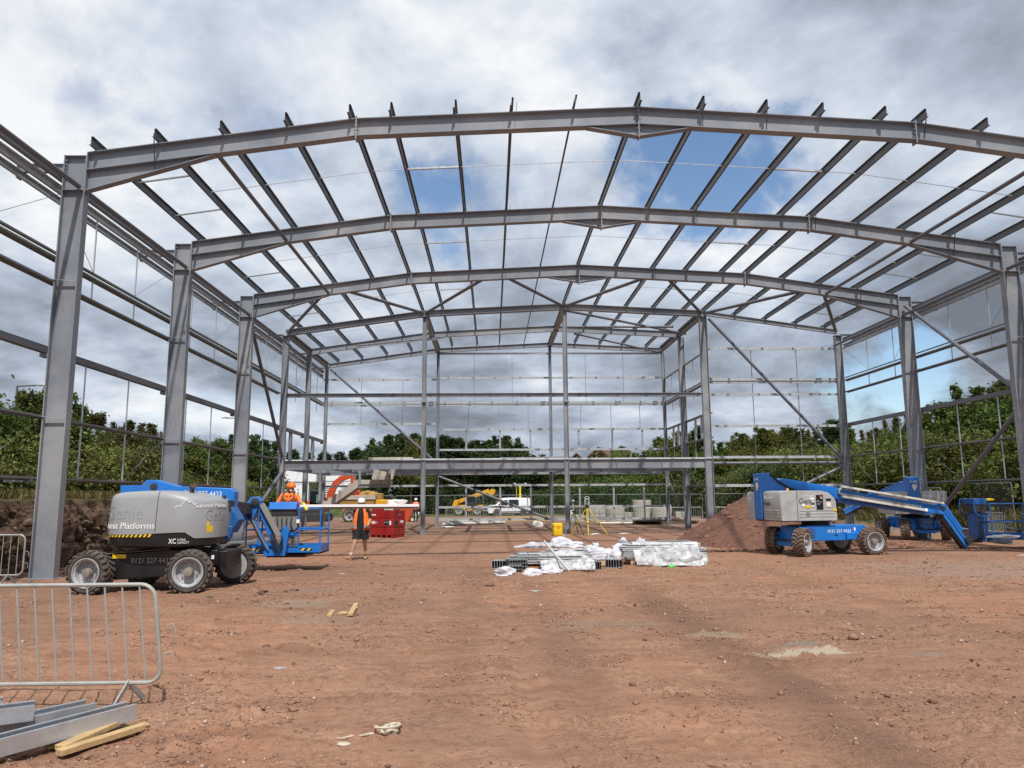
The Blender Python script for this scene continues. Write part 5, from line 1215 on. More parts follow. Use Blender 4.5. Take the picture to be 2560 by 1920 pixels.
# loose channels and timber at the near corner
def channel(name_label, p0, p1, h=.12, wdt=.17, t_=.006, up=(0, 0, 1), group='loose galvanised channels'):
    b = MB(); hw = wdt/2
    b.sweep(p0, p1, [(0, -hw), (0, hw), (h, hw), (h, hw-.02), (h-t_, hw-.02), (h-t_, hw-t_), (t_, hw-t_), (t_, -hw+t_), (h-t_, -hw+t_), (h-t_, -hw+.02), (h, -hw+.02), (h, -hw)], up)
    return tag(b.build('steel_channel', M['galv']), name_label, 'channel', group)
channel('long galvanised channel reaching past the barrier foot, lowest of the pile', (-3.62, 4.55, .03), (-2.62, 5.88, .08), .11, .14)
channel('galvanised channel lying open side up beside the longest one', (-4.0, 4.75, .05), (-2.98, 6.02, .06), .11, .18)
channel('shorter galvanised channel stacked crosswise on the pile', (-4.3, 4.9, .17), (-3.13, 5.55, .18), .10, .16)
channel('galvanised channel at the picture edge with only its end showing', (-4.4, 5.2, .19), (-3.42, 5.66, .19), .09, .14)
def plank(lab, p0, p1, w, h, grp='offcuts of timber', m='timber', up=(0, 0, 1)):
    return tag(MB().bar(p0, p1, w, h, up).build('timber_offcut', M[m], None, .004), lab, 'timber', grp)
plank('pale timber batten resting on another beside the channels', (-2.83, 5.34, .045), (-2.66, 5.80, .085), .085, .035)
plank('split timber batten flat on the earth beside the channels', (-2.80, 5.28, .035), (-2.50, 5.80, .045), .07, .04)
plank('thin dusty lath under the two battens', (-2.98, 5.45, .02), (-2.53, 5.95, .022), .09, .018)
plank('short timber block lying alone on the earth', (-2.33, 11.60, .02), (-2.28, 11.05, .02), .07, .03); plank('longer timber plank beside the short block', (-2.10, 12.2, .03), (-1.99, 11.1, .03), .075, .035); plank('stub of timber under the longer plank', (-2.16, 11.5, .012), (-2.15, 11.3, .012), .14, .02)
# litter
def scrap(lab, x, y, r, seed, m='litter', rz_=0.0, flat=.4, name='litter_scrap', grp='scraps of litter on the earth', cat='litter'):
    o = crumple(r, seed, flat, .9, 2).build(name, M[m]); tag(o, lab, cat, grp); return set_down(o, x, y, None, rz_)
b = MB(); rg = np.random.default_rng(5)
pts = []
for i in range(60):
    t_ = i/59; a = t_*13; rad = .10+.05*math.sin(a*.37); pts.append((.17+rad*math.cos(a)*(1-.3*t_), .7*rad*math.sin(a), .025+.09*abs(math.sin(a*.31))*(t_ > .2)))
for sgn in (0, 1): b.sweep
b.path(pts, [.012+.008*math.sin(i*.9)**2 for i in range(60)], 6)
b.path([(.08, 0, .03), (-.02, .03, .022), (-.12, -.03, .03), (-.2, .02, .018), (-.3, -.03, .022), (-.36, .02, .015)], [.010, .016, .009, .014, .008, .004], 6)
o = b.build('plastic_strap', M['strip']); tag(o, 'tangle of cream plastic wrapping lying on the near earth', 'wrapping'); set_down(o, -.84, 5.62, None, .25); o.scale = (.68, .68, .62)
scrap('flat clear scrap beside the tangle of cream wrapping', -1.02, 5.47, (.06, .035, .02), 31, 'strip')
scrap('small silvery packet on bare earth below the barrier level', -2.08, 7.85, (.06, .04, .02), 3, 'galv'); scrap('red and white tape end on the earth', -2.25, 7.3, (.09, .02, .012), 4, 'redw', .5)
scrap('flattened blue-white bottle before the material stacks', .78, 13.9, (.13, .05, .04), 8, 'film'); scrap('pale scrap of paper near the bottle', .75, 12.3, (.06, .03, .015), 9, 'cream'); scrap('shell-like white scrap in the wheel rut', 1.25, 6.2, (.035, .02, .012), 10)
scrap('brown paper strip between the lift basket and the materials', -3.4, 17.5, (.22, .07, .02), 11, 'strip'); scrap('white paper beside the walker', -5.5, 25.5, (.05, .04, .02), 12); scrap('white scrap between the lift and the materials', -.6, 16.9, (.05, .03, .02), 13)
scrap('white rag under the floor beam, beside the column', -2.45, 43.3, (.32, .2, .12), 14); scrap('white hooded bag standing at the end column', 2.55, 43.3, (.28, .2, .30), 15, 'litter', 0, .9); scrap('white paper on the earth by the tripod foot', 4.55, 34.2, (.26, .14, .10), 16); scrap('white paper past the tripod', 6.0, 34.6, (.26, .12, .08), 17)
scrap('white sheet at the tripod case', 3.05, 33.4, (.3, .16, .05), 18); scrap('grey plastic strips under the far basket edge', 14.6, 20.6, (.3, .14, .05), 19, 'film'); scrap('pale twig-like strip before the boom lift', 6.6, 18.6, (.28, .04, .012), 20, 'strip'); scrap('pale scrap before the boom lift wheel', 8.2, 16.4, (.09, .04, .015), 21, 'strip')
scrap('white bag on the earth seen above the steering axle of the grey lift', -10.3, 27.3, (.36, .2, .22), 22, 'litter', 0, .7); scrap('white rags on the floor of the lift basket', -4.42, 18.45, (.2, .14, .10), 23); bpy.data.objects[-1 if False else bpy.data.objects.keys()[-1]] if False else None
for o in COL.objects:
    if o.get('label') == 'white rags on the floor of the lift basket': o.location.z = .425
scrap('white rags on the floor of the far lift basket', 15.15, 22.4, (.4, .2, .14), 24)
for o in COL.objects:
    if o.get('label') == 'white rags on the floor of the far lift basket': o.location.z = .36
# clods of soil thrown up near the grey lift
for i, (x, y, s, lab) in enumerate(((-3.95, 13.5, .055, 'large dark clod of soil before the steered wheel of the grey lift'), (-4.75, 13.35, .05, 'dark clod of soil nearest the tyre of the grey lift'), (-3.55, 14.1, .05, 'dark clod of soil between the grey lift and the timber'), (-3.8, 11.0, .035, 'small dark clod halfway between barrier and timber'), (-2.55, 9.0, .03, 'small dark clod before the timber block'))):
    o = crumple((s*1.5, s, s*1.2), 40+i, .7, .8, 2).build('soil_clod', mat('dark_clod', (.16, .10, .075), .95, var=.3, scale=12, bump=.6, bscale=30)); tag(o, lab, 'clod', 'clods of soil near the grey lift'); set_down(o, x, y)
# ---- materials in the middle of the hall
def stack(lab, x0, x1, y0, z0, nx, nz, w=.075, h=.055, seed=0, m='galv', jit=.05):
    t = thing('rail_bundle', lab, 'steel rails', (x0, y0, 0), 0, 'bundles of galvanised rails'); rg = np.random.default_rng(seed)
    for i in range(nz):
        for j in range(nx):
            dx, dz = rg.normal(0, jit), rg.normal(0, .003)
            MB().sweep((dx, j*w*1.06, z0+i*h*1.05+dz), (x1-x0+dx+rg.normal(0, jit*.6), j*w*1.06, z0+i*h*1.05+dz), csec(h, w*.9, .005, .014), (0, 0, 1)).build('rail', M['galvw' if rg.random() < .7 else 'galvp'], t)
    b = MB()
    for f in (.16, .72): b.box((x1-x0)*f-.012, (x1-x0)*f+.012, -.012, nx*w*1.06+.0, z0-h*.5-.008, z0+nz*h*1.05-h*.45)
    b.build('strap', M['black'], t)
    for f in (.1, .85): MB().box((x1-x0)*f-.05, (x1-x0)*f+.05, -.05, nx*w*1.06+.05, 0.0, z0-h*.5-.009).build('bearer', M['wood'], t)
    return t
stack('low bundle of galvanised rails under the plastic sheet, strapped with black bands', 1.16, 2.12, 18.0, .10, 6, 4, seed=2)
stack('long bundle of galvanised rails behind the strapped one', .62, 2.28, 18.75, .10, 7, 4, seed=3, jit=.09)
stack('stack of galvanised rails at the back of the pile beneath the sacks', 1.5, 3.1, 20.0, .10, 7, 4, seed=4, jit=.12)
def film_sheet(lab, c, sx, sy, hfun, seed, name='plastic_sheet'):
    n, k = 34, 26; U, Vv = np.meshgrid(np.linspace(-1, 1, n), np.linspace(-1, 1, k), indexing='ij')
    X = U*sx*(1+.08*(fbm(U*2+seed, Vv*2, 3)-.5)*2); Y = Vv*sy*(1+.10*(fbm(U*2, Vv*2+seed, 3)-.5)*2); Z = hfun(X, Y)+.045*(fbm(U*3.5+seed, Vv*3.5, 3, .5)-.5)
    Z = np.maximum(Z, .008)
    b = MB(); idx = np.arange(n*k).reshape(n, k)
    b.add(np.stack([X, Y, Z], -1).reshape(-1, 3).tolist(), np.stack([idx[:-1, :-1], idx[1:, :-1], idx[1:, 1:], idx[:-1, 1:]], -1).reshape(-1, 4).tolist())
    o = b.build(name, FILM); o.location = c; tag(o, lab, 'plastic sheet'); return o
def film_mat():
    m = bpy.data.materials.new('clear_plastic_film'); m.use_nodes = True; T = NT(m.node_tree); bs = T.n['Principled BSDF']
    tc = T.new('ShaderNodeTexCoord'); n = T.noise(tc.outputs['Object'], 7, 6, .65, .5)
    bs.inputs['Base Color'].default_value = (.62, .63, .64, 1); bs.inputs['Roughness'].default_value = .25; bs.inputs['Specular IOR Level'].default_value = .6
    T.link(T.mapr(n, .34, .62, .30, .88), bs.inputs['Alpha'])
    bp = T.new('ShaderNodeBump'); bp.inputs['Strength'].default_value = .8; bp.inputs['Distance'].default_value = .03; T.link(n, bp.inputs['Height']); T.link(bp.outputs[0], bs.inputs['Normal'])
    return m
FILM = film_mat()
film_sheet('torn clear plastic sheet sliding off the strapped rail bundle', (1.75, 17.85, .02), .62, .42, lambda X, Y: .40*sstep(-.1, .35, Y+.25*np.abs(X))*(.6+.4*np.cos(X*3)), 3)
film_sheet('crumpled clear plastic over the long rail bundle', (1.25, 19.2, .40), .7, .35, lambda X, Y: .10*np.cos(X*2.2)*np.cos(Y*3)+.03, 9)
b = MB(); b.bar((1.26, 18.62, .60), (1.72, 17.3, .02), .03, .04); tag(b.build('plastic_strip', M['litter']), 'white plastic strip leaning across the rail bundles', 'strip')
# pallet with sacks
def pallet(lab, x, y, z, a, w=.85, d=.75):
    t = thing('pallet', lab, 'pallet', (x, y, z), a)
    for i in range(6): MB().box(-w/2, w/2, -d/2+i*d/5.6, -d/2+i*d/5.6+.085, .115, .133).build('board', M['wood'], t)
    for i in range(3):
        MB().box(-w/2+i*(w-.1)/2, -w/2+i*(w-.1)/2+.1, -d/2, d/2, .02, .115).build('block', M['wood'], t); 
    return t
pallet('wooden pallet under the white sacks, beside the wrapped bundle', 2.66, 19.0, gz(2.66, 19.0), R(3))
SK = [(2.05, 19.35, .40, .24, .20, .15, 'white sack slumped on the long rail bundle'), (2.45, 19.25, .25, .18, .15, .18, 'white sack with torn neck at the middle of the pile'), (2.72, 18.95, .14, .26, .2, .28, 'fat white sack with coloured print on the pallet'), (3.0, 18.85, .14, .17, .15, .22, 'white sack with blue mark at the pallet corner'), (2.62, 19.6, .25, .15, .12, .26, 'tall white sack standing behind the fat one'),
      (3.25, 19.5, .16, .22, .2, .26, 'grey-white sack against the wrapped bundle'), (1.05, 19.35, .40, .3, .2, .12, 'flat white wrapping on the end of the long bundle'), (1.75, 19.6, .40, .28, .16, .20, 'crumpled white wrapping over the back of the long bundle'), (3.5, 20.3, .26, .20, .15, .24, 'white paper sack poking up behind the wrapped bundle'), (3.92, 20.2, .22, .13, .1, .34, 'small upright paper bag behind the wrapped bundle')]
for i, (x, y, z, a, c, h, lab) in enumerate(SK):
    o = crumple((a, c, h), 60+i, .8, .6, 4).build('sack', M['bag']); tag(o, lab, 'sack', 'white sacks on the pile'); o.location = (x, y, z); o.rotation_euler = (0, 0, i*1.3)
for i, (x, y, a, lab) in enumerate(((.31, 16.95, .23, 'white sack lying alone before the short grey sections'), (.88, 16.9, .24, 'white sack with gathered top, middle of the three on the earth'), (1.27, 17.0, .24, 'white sack at the torn sheet, last of the three on the earth'))):
    o = crumple((a, a*.62, .16), 80+i, .8, .55, 4).build('sack', M['bag']); tag(o, lab, 'sack', 'white sacks lying on the earth'); set_down(o, x, y)
def packs(lab, x, y, a, n, w=.1, h=.19, L=.16, m='galvp', rows=1):
    t = thing('section_pack', lab, 'steel sections', (x, y, gz(x, y)+.005), a, 'strapped packs of short steel sections')
    for j in range(rows):
        for i in range(n):
            MB().sweep((i*w*.62, 0, h*.5+j*h*1.02), (i*w*.62, L*2.4, h*.5+j*h*1.02), csec(h, w*.6, .006, .02), (0, 0, 1)).build('section', M[m], t)
    MB().box(-.012, n*w*.62+.01, L*1.0, L*1.0+.02, -.002, rows*h*1.02+.003).build('strap', M['black'], t)
    return t
packs('pack of short galvanised sections standing apart at the end of the pile', .0, 18.2, R(-8), 5); packs('pack of dark short sections lying before the rail bundles, upper one', .42, 17.9, R(12), 7, .1, .075, .18, 'mid', 3)
packs('pack of dark short sections behind the lone sack', .36, 17.5, R(-4), 5, .1, .075, .16, 'mid', 2); packs('pack of black-strapped sections before the pallet', 2.12, 17.85, R(6), 7, .1, .18, .14, 'mid'); packs('bright pack of sections beside the pallet corner', 2.68, 18.25, R(-12), 6, .1, .19, .14, 'galv')
# wrapped bundle
def wrapped():
    t = thing('wrapped_bundle', 'large bundle of galvanised rails wrapped in milky plastic on a pallet', 'wrapped bundle', (4.2, 19.0, 0))
    rg = np.random.default_rng(11)
    for i in range(7):
        for j in range(9):
            x0 = -1.0+rg.normal(0, .035)+.10*(i in (0, 6)); MB().sweep((x0, -.05+j*.088, .16+i*.05), (1.02+rg.normal(0, .05)-.12*(i > 4), -.05+j*.088, .16+i*.05), csec(.047, .078, .005, .012), (0, 0, 1)).build('rail', M['galvw' if (i+j) % 3 else 'galvp'], t)
    n, k = 90, 70; U, Q = np.meshgrid(np.linspace(-1, 1, n), np.linspace(0, 1, k), indexing='ij')
    # film: up the back, over the top, down the front to the ground, pinched at the sides
    X = U*.80+.06; bulge = .12*(fbm(U*2.2+4, Q*3, 3)-.5)
    Yp = np.interp(Q, [0, .25, .5, .62, .8, 1], [.75, .5, -.06, -.14, -.45, -.78]); Zp = np.interp(Q, [0, .25, .5, .62, .8, 1], [.42, .53, .53, .46, .30, .02])
    fr = sstep(.5, .75, Q); prof = 1-.45*sstep(.55, 1.0, np.abs(U-.15)); 
    Z = np.where(Q > .5, .02+(Zp-.02)*(1-(1-prof)*fr*.8), Zp)+.09*(fbm(U*3+1, Q*5, 3, .5)-.5)*np.where(Q > .5, 1, .25)+bulge*fr*.6
    Y = Yp*np.where(Q > .5, 1-(1-prof)*fr*.55, 1)+.06*(fbm(U*4, Q*4+3, 3, .5)-.5)
    Z = np.maximum(Z, .015); b = MB(); idx = np.arange(n*k).reshape(n, k)
    b.add(np.stack([X, Y, Z], -1).reshape(-1, 3).tolist(), np.stack([idx[:-1, :-1], idx[:-1, 1:], idx[1:, 1:], idx[1:, :-1]], -1).reshape(-1, 4).tolist())
    b.build('plastic_wrap', FILM, t)
    for i, (x, y, z, a) in enumerate(((-.05, -.45, .0, .34), (.42, -.45, .0, .36), (.72, -.40, .0, .24))):
        o = crumple((a, .28, .30), 100+i, .85, .6, 3).build('wrapped_load', M['film'], t); o.location = (x, y, z+.03)
    b = MB(); b.add([(-.05, .1, .56), (.72, .08, .555), (.74, .32, .56), (-.02, .34, .565)], [(0, 1, 2, 3)]); b.build('printed_patch', mat('grey_print_film', (.22, .22, .24), .35, var=.5, scale=14), t)
    for x in (-.35, .1, .55, .8): MB().box(x, x+.12, -.62, -.1, .0, .05).build('bearer', M['wood'], t)
    for x in (-.8, .75): MB().box(x, x+.1, -.1, .8, 0, .13).build('bearer', M['wood'], t)
wrapped()
channel('folded grey channel propped up behind the wrapped bundle', (3.3, 20.15, .50), (3.95, 20.0, .34), .05, .09)
scrap('bright green glove before the wrapped bundle', 4.2, 18.05, (.075, .05, .07), 51, 'glowg', .4, .8, 'glove', 'lost gloves', 'glove')
# ---- survey gear
def tripod(lab, x, y, h, feet, m, name='tripod'):
    t = thing(name, lab, 'tripod', (x, y, 0))
    for fx, fy in feet:
        p0 = Vector((0, 0, h)); p1 = Vector((fx, fy, 0.0)); d = (p1-p0); s = d.cross(Vector((0, 0, 1))).normalized()*.028; md = p0+d*.58
        b = MB(); b.bar(p0+d*.02+s, md+s*.9, .018, .018); b.bar(p0+d*.02-s, md-s*.9, .018, .018); b.build('leg', m, t)
        b = MB(); b.bar(p0+d*.5, p1, .03, .022); lo = b.build('leg_extension', m, t)
        b = MB(); b.cbox(md, (.075, .04, .05)); b.build('clamp', M['black'], t); b = MB(); b.tube(p1+Vector((0, 0, .05)), p1, .016, 6, .004); b.build('spike', M['black'], t)
    MB().lathe([(.085, h-.03), (.09, h-.01), (.09, h+.02)], n=16).build('tripod_head', M['black'], t)
    return t
tripod('yellow surveying tripod carrying the grey instrument', 4.13, 33.2, 1.22, [(-.66, .3), (.0, -.35), (.90, .1)], M['tripy'])
t = thing('total_station', 'grey surveying instrument on top of the yellow tripod', 'instrument', (4.13, 33.2, 1.24))
MB().lathe([(.075, .0), (.075, .05), (.05, .06)], n=16).build('tribrach', M['black'], t)
b = MB(); b.prism([(-.10, .06), (.10, .06), (.115, .14), (.105, .36), (.06, .37), (.06, .16), (-.06, .16), (-.06, .37), (-.105, .36), (-.115, .14)], -.06, .06); b.build('yoke', M['instr'], t, .01)
MB().box(-.055, .055, -.07, .07, .18, .34).build('telescope_body', M['instr'], t, .015); MB().lathe([(.04, 0), (.04, .1), (.03, .1), (.03, .08)], (0, -.06, .26), (0, -1, 0), 14).build('lens', M['dark'], t); MB().path([(-.09, 0, .36), (-.07, 0, .41), (.07, 0, .41), (.09, 0, .36)], .012, 6).build('handle', M['litter'], t)
tripod('slender dark tripod with the satellite receiver beside the middle column', 3.62, 34.0, 1.02, [(-.27, .1), (.42, -.15), (.25, .5)], mat('dark_tripod', (.10, .075, .04), .5))
t = thing('survey_receiver', 'pale satellite receiver on a pole above the slender dark tripod', 'receiver', (3.62, 34.0, 1.04))
MB().tube((0, 0, 0), (0, 0, .38), .014, 8).build('pole', M['litter'], t); MB().lathe([(.03, .37), (.075, .40), (.08, .44), (.06, .47), (0, .475)], n=16).build('antenna', M['instr'], t); MB().box(-.13, -.01, -.05, .03, -.16, .02).build('controller', M['litter'], t, .01)
t = thing('instrument_case', 'bright yellow plastic instrument case beside the middle column', 'case', (2.83, 33.3, .0), R(12))
b = MB(); rings = []
for z, k in ((0, .9), (.03, 1), (.36, 1), (.37, .98)): rings.append([(x*k, y*k, z) for x, y in ((-.19, -.15), (-.17, -.17), (.17, -.17), (.19, -.15), (.19, .15), (.17, .17), (-.17, .17), (-.19, .15))])
b.loft(rings); b.build('case_body', M['casey'], t)
b = MB(); b.loft([[(x*k, y*k, z) for x, y in ((-.2, -.16), (-.18, -.18), (.18, -.18), (.2, -.16), (.2, .16), (.18, .18), (-.18, .18), (-.2, .16))] for z, k in ((.375, 1), (.46, 1.0), (.50, .97), (.53, .85))]); b.build('lid', M['casey'], t); MB().box(-.04, .04, -.195, -.17, .34, .42).build('latch', M['yel'], t)
MB().path([(.19, 0, .42), (.26, -.05, .3), (.3, -.1, .1), (.38, -.14, .01)], .012, 6).build('strap', M['black'], t)
# the long trim held out of the basket
p0, p1 = Vector((-4.45, 17.99, 1.455)), Vector((-1.72, 18.25, 1.445))
b = MB(); b.bar(p0+V(0, 0, .028), p1+V(0, 0, .028), .012, .056); b.bar(p0+V(0, .035, .053), p1+V(0, .035, .053), .06, .006); tr = b.build('steel_trim', M['white']); tag(tr, 'long bright steel trim held level by the worker in the lift basket', 'trim')
b = MB(); b.sweep(p0, p1, [(-.002, -.004), (-.002, .004), (-.045, -.036), (-.049, -.04)], (0, 0, 1)); b.build('return_flange', mat('trim_primer', (.26, .235, .22), .55), tr)
# ------------------------------------------------------------------ heap, tank, stairs, machines at the back
def rock_mesh(seed, m):
    bm = bmesh.new(); bmesh.ops.create_icosphere(bm, subdivisions=1, radius=1); rg = np.random.default_rng(seed)
    b = MB(); b.add([tuple(np.array(v.co)*rg.uniform(.65, 1.25)*np.array((1, .8, .6))) for v in bm.verts], [tuple(v.index for v in f.verts) for f in bm.faces]); bm.free(); return b
GRAV = mat('red_gravel', (.13, .062, .043), .95, var=.4, scale=8, bump=.8, bscale=20, dirt_or_sheen=(.20, .105, .07), dirt_or_sheen_amt=.6, dscale=6)
STONE = mat('red_stone', (.20, .10, .068), .9, var=.35, scale=5)
def heap():
    t = thing('gravel_heap', 'tall heap of red-brown gravel between the straight boom lift and the gable columns', 'gravel heap', (9.4, 27.0, 0))
    n, k = 120, 120; U, Q = np.meshgrid(np.linspace(-4.6, 6.2, n), np.linspace(-4.2, 4.6, k), indexing='ij')
    d1 = np.hypot(U/2.95, Q/3.2); d2 = np.hypot((U-1.7)/2.3, (Q-.2)/2.6)
    Z = np.maximum(1.85*(1-d1), 1.15*(1-d2)); Z = np.minimum(Z, 1.66+.08*(fbm(U, Q, 3)-.5))
    Z = Z+.22*(fbm(U*.8+3, Q*.8, 4)-.5)*sstep(-.2, .3, Z)+.09*(fbm(U*3.2, Q*3.2, 4, .6)-.5)+.06*(fbm(U*9, Q*9, 2)-.5); Z = np.where(Z < -.1, -.12, Z)
    b = MB(); idx = np.arange(n*k).reshape(n, k); b.add(np.stack([U, Q, Z], -1).reshape(-1, 3).tolist(), np.stack([idx[:-1, :-1], idx[1:, :-1], idx[1:, 1:], idx[:-1, 1:]], -1).reshape(-1, 4).tolist())
    b.build('heap_body', GRAV, t)
    b = MB(); rg = np.random.default_rng(2); rk = [rock_mesh(s, None) for s in range(4)]
    i = 0
    while i < 5200:
        u, q = rg.uniform(-4.6, 6.0), rg.uniform(-4.2, 2.2); a, c = int((u+4.6)/10.8*(n-1)), int((q+4.2)/8.8*(k-1)); z = Z[a, c]
        if z < -.02 and rg.random() > .22: continue
        s = rg.gamma(2.2, .012)+.012; r_ = rk[i % 4]; i += 1
        b.add([(u+p[0]*s, q+p[1]*s, max(z, 0)+p[2]*s) for p in r_.v], r_.f)
    g = b.build('gravel', STONE, t); g['kind'] = 'stuff'
heap()
def pebbles():
    """crumbs of soil and small stones, thickest where the crust has broken up"""
    rg = np.random.default_rng(21); n = 100000
    y = 4.2*np.exp(rg.random(n)**.85*1.75); x = rg.uniform(-.82, .85, n)*y
    cl = fbm(x*1.1, y*1.1, 3)*.6+fbm(x*4+9, y*4, 2)*.4; keep = rg.random(n) < np.clip(.03+(cl-.47)*5.5, .02, 1); x, y = x[keep], y[keep]; n = len(x)
    s = (rg.gamma(1.5, .0036, n)+.003)*np.where(y < 9, 1, 1.45); big = rg.random(n) < .02; s = np.where(big, s*2.2+.004, s)
    z = land(x, y)+relief(x, y)+s*.15
    O = np.array([(1, 0, 0), (-1, 0, 0), (0, 1, 0), (0, -1, 0), (0, 0, 1), (0, 0, -1)], float); F = np.array([(0, 2, 4), (2, 1, 4), (1, 3, 4), (3, 0, 4), (2, 0, 5), (1, 2, 5), (3, 1, 5), (0, 3, 5)])
    th = rg.random(n)*6.283; c, sn = np.cos(th), np.sin(th)
    L = O[None]*rg.uniform(.55, 1.35, (n, 6, 1))*np.array((1, .85, .6)); X = L[..., 0]*c[:, None]-L[..., 1]*sn[:, None]; Y = L[..., 0]*sn[:, None]+L[..., 1]*c[:, None]
    v = np.stack([x[:, None]+X*s[:, None], y[:, None]+Y*s[:, None], z[:, None]+L[..., 2]*s[:, None]], -1).reshape(-1, 3)
    f = (F[None]+(np.arange(n)*6)[:, None, None]).reshape(-1)
    me = bpy.data.meshes.new('pebbles'); me.vertices.add(len(v)); me.loops.add(len(f)); me.polygons.add(n*8); me.vertices.foreach_set('co', v.ravel()); me.loops.foreach_set('vertex_index', f); me.polygons.foreach_set('loop_start', np.arange(n*8)*3); me.update(calc_edges=True)
    for m in (mat('soil_crumb', (.27, .155, .105), .95, var=.3, scale=5), STONE, mat('dark_stone', (.17, .10, .075), .9, var=.3), mat('pale_stone', (.42, .31, .24), .9, var=.2)): me.materials.append(m)
    mi = rg.choice(4, n, p=(.62, .2, .11, .07)); me.polygons.foreach_set('material_index', np.repeat(mi, 8).astype(np.int32)); me.update()
    o = bpy.data.objects.new('pebbles', me); COL.objects.link(o); tag(o, 'small stones and crumbs of soil scattered over the earth', 'stones', None, 'stuff')
pebbles()
def bank_clods():
    rg = np.random.default_rng(33); b = MB(); rk = [rock_mesh(30+q, None) for q in range(4)]
    for i in range(1500):
        y = rg.uniform(13, 46); e = float(bank_edge(y)); t_ = rg.random()**1.6; x = e+.55-.9*t_+rg.normal(0, .18); H = 1.6
        z = H*t_*rg.uniform(.85, 1.0) if rg.random() < .6 else .02; x = x if z > .1 else e+.35+abs(rg.normal(0, .55)); s = rg.gamma(1.8, .022)+.015; r_ = rk[i % 4]
        b.add([(x+p[0]*s, y+p[1]*s, z+p[2]*s) for p in r_.v], r_.f)
    o = b.build('soil_clods', mat('bank_clod', (.15, .10, .072), .95, var=.4, scale=3, bump=.6, bscale=20)); tag(o, 'clods fallen from the cut face of the earth bank', 'clods', None, 'stuff')
bank_clods()
# red fuel tank
def tank():
    t = thing('fuel_tank', 'red steel fuel tank with fork pockets and stickers beside the walking worker', 'fuel tank', (-4.45, 33.1, 0), R(-24))
    w, d = 1.16, .95
    b = MB(); 
    for z0, z1, k in ((.10, .42, 1.0), (.44, .78, 1.03), (.80, 1.12, 1.0)):
        b.box(-w/2*k, w/2*k, -d/2*k, d/2*k, z0, z1)
    b.box(-w/2*.97, w/2*.97, -d/2*.97, d/2*.97, .1, 1.1); b.build('tank_body', M['red'], t, .015)
    for i in range(5): MB().box(-w/2+.02+i*(w-.14)/4, -w/2+.12+i*(w-.14)/4, -d/2, d/2, 0.0, .10).build('skid', M['red'], t)
    for i in range(4): MB().box(d/2*0+w/2-.05, w/2+.0, -d/2+.05+i*.24, -d/2+.17+i*.24, 0.0, .10).build('skid', M['red'], t)
    MB().box(-.5, .05, -.45, .4, 1.12, 1.20).build('lid', M['red'], t, .02); MB().box(.12, .5, -.4, .2, 1.12, 1.17).build('hatch', M['dark'], t, .01); MB().box(.1, .52, -.42, -.40, 1.14, 1.24).build('sign', M['litter'], t)
    # stickers on the two visible faces
    yf = -d/2*1.03-.004
    for x0, x1, z0, z1, m in ((-.50, -.44, .58, .68, 'yellow'), (-.43, -.36, .57, .69, 'white'), (-.35, -.29, .57, .69, 'litter'), (-.28, -.2, .58, .68, 'trayg'), (.12, .38, .52, .70, 'dark'), (.40, .48, .53, .70, 'white')):
        MB().box(x0, x1, yf, yf+.01, z0, z1).build('sticker', M[m], t)
    MB().box(-.48, -.28, -d/2-.006, -d/2+.004, .92, .97).build('sticker', M['white'], t)
    for k in range(4): MB().box(.14+.06*k, .18+.06*k, yf-.003, yf-.001, .62, .67).build('sticker_print', M['greytxt'], t)
    xf = w/2*1.03+.004
    MB().box(xf-.01, xf, -.42, -.1, .50, .70).build('sticker', M['dark'], t); MB().box(xf-.01, xf, -.08, .0, .52, .72).build('sticker', M['redw'], t); MB().box(w/2-.004, w/2+.006, -.05, .1, .9, 1.0).build('sticker', mat('blue_sticker', (.12, .16, .42), .5), t)
    for k in range(4): MB().box(xf-.01, xf, .05+.07*k, .10+.07*k, .60, .70).build('sticker_print', M['white'], t)
tank()
# concrete stairs
def flight(lab, x0, z0, n, going, rise, y0, y1):
    t = thing('concrete_stair', lab, 'stairs', (x0, (y0+y1)/2, z0)); w = (y1-y0)/2; pr = [(0, 0)]
    for i in range(n): pr += [(i*going, (i+1)*rise), ((i+1)*going, (i+1)*rise)]
    pr += [(n*going, n*rise-.32), (0.18, -.22), (0, -.1)]
    MB().prism(pr, -w, w).build('stair_flight', M['concrete'], t)
    return t
flight('pale precast concrete stair flight rising to the hung landing', -8.15, 1.22, 8, .232, .158, 36.3, 37.6)
t = thing('concrete_slab', 'precast concrete landing hung below the floor beam at the top of the stairs', 'concrete slab', (-5.53, 37, 2.12))
for i, (x0, x1) in enumerate(((-.68, -.19), (-.17, .31), (.33, .70))): MB().box(x0, x1, -.75, .6, 0.18, .38).build('slab_unit', M['concrete'], t, .01)
t = thing('concrete_slab', 'lower precast landing on grey steel behind the lift basket', 'concrete slab', (-8.7, 37, 1.08)); MB().box(-.75, .5, -.75, .6, .0, .15).build('slab_unit', M['concrete'], t, .01)
t = thing('concrete_stair', 'short upper stair flight seen from its stained underside, above the landing', 'stairs', (-5.35, 37.9, 2.55)); b = MB(); b.prism([(0, 0), (0, .17), (.25, .17), (.25, .34), (.5, .34), (.5, .51), (.75, .51), (.75, .68), (1.2, .68), (1.2, .45)], -.55, .48, 'x'); b.build('stair_flight', M['concrete'], t)
t = thing('concrete_slab', 'flat concrete slab lying on the floor beam', 'concrete slab', (-4.6, 35.2, 3.356)); MB().box(-1.0, 1.0, -.3, .5, 0, .13).build('slab_unit', M['concrete'], t, .01)
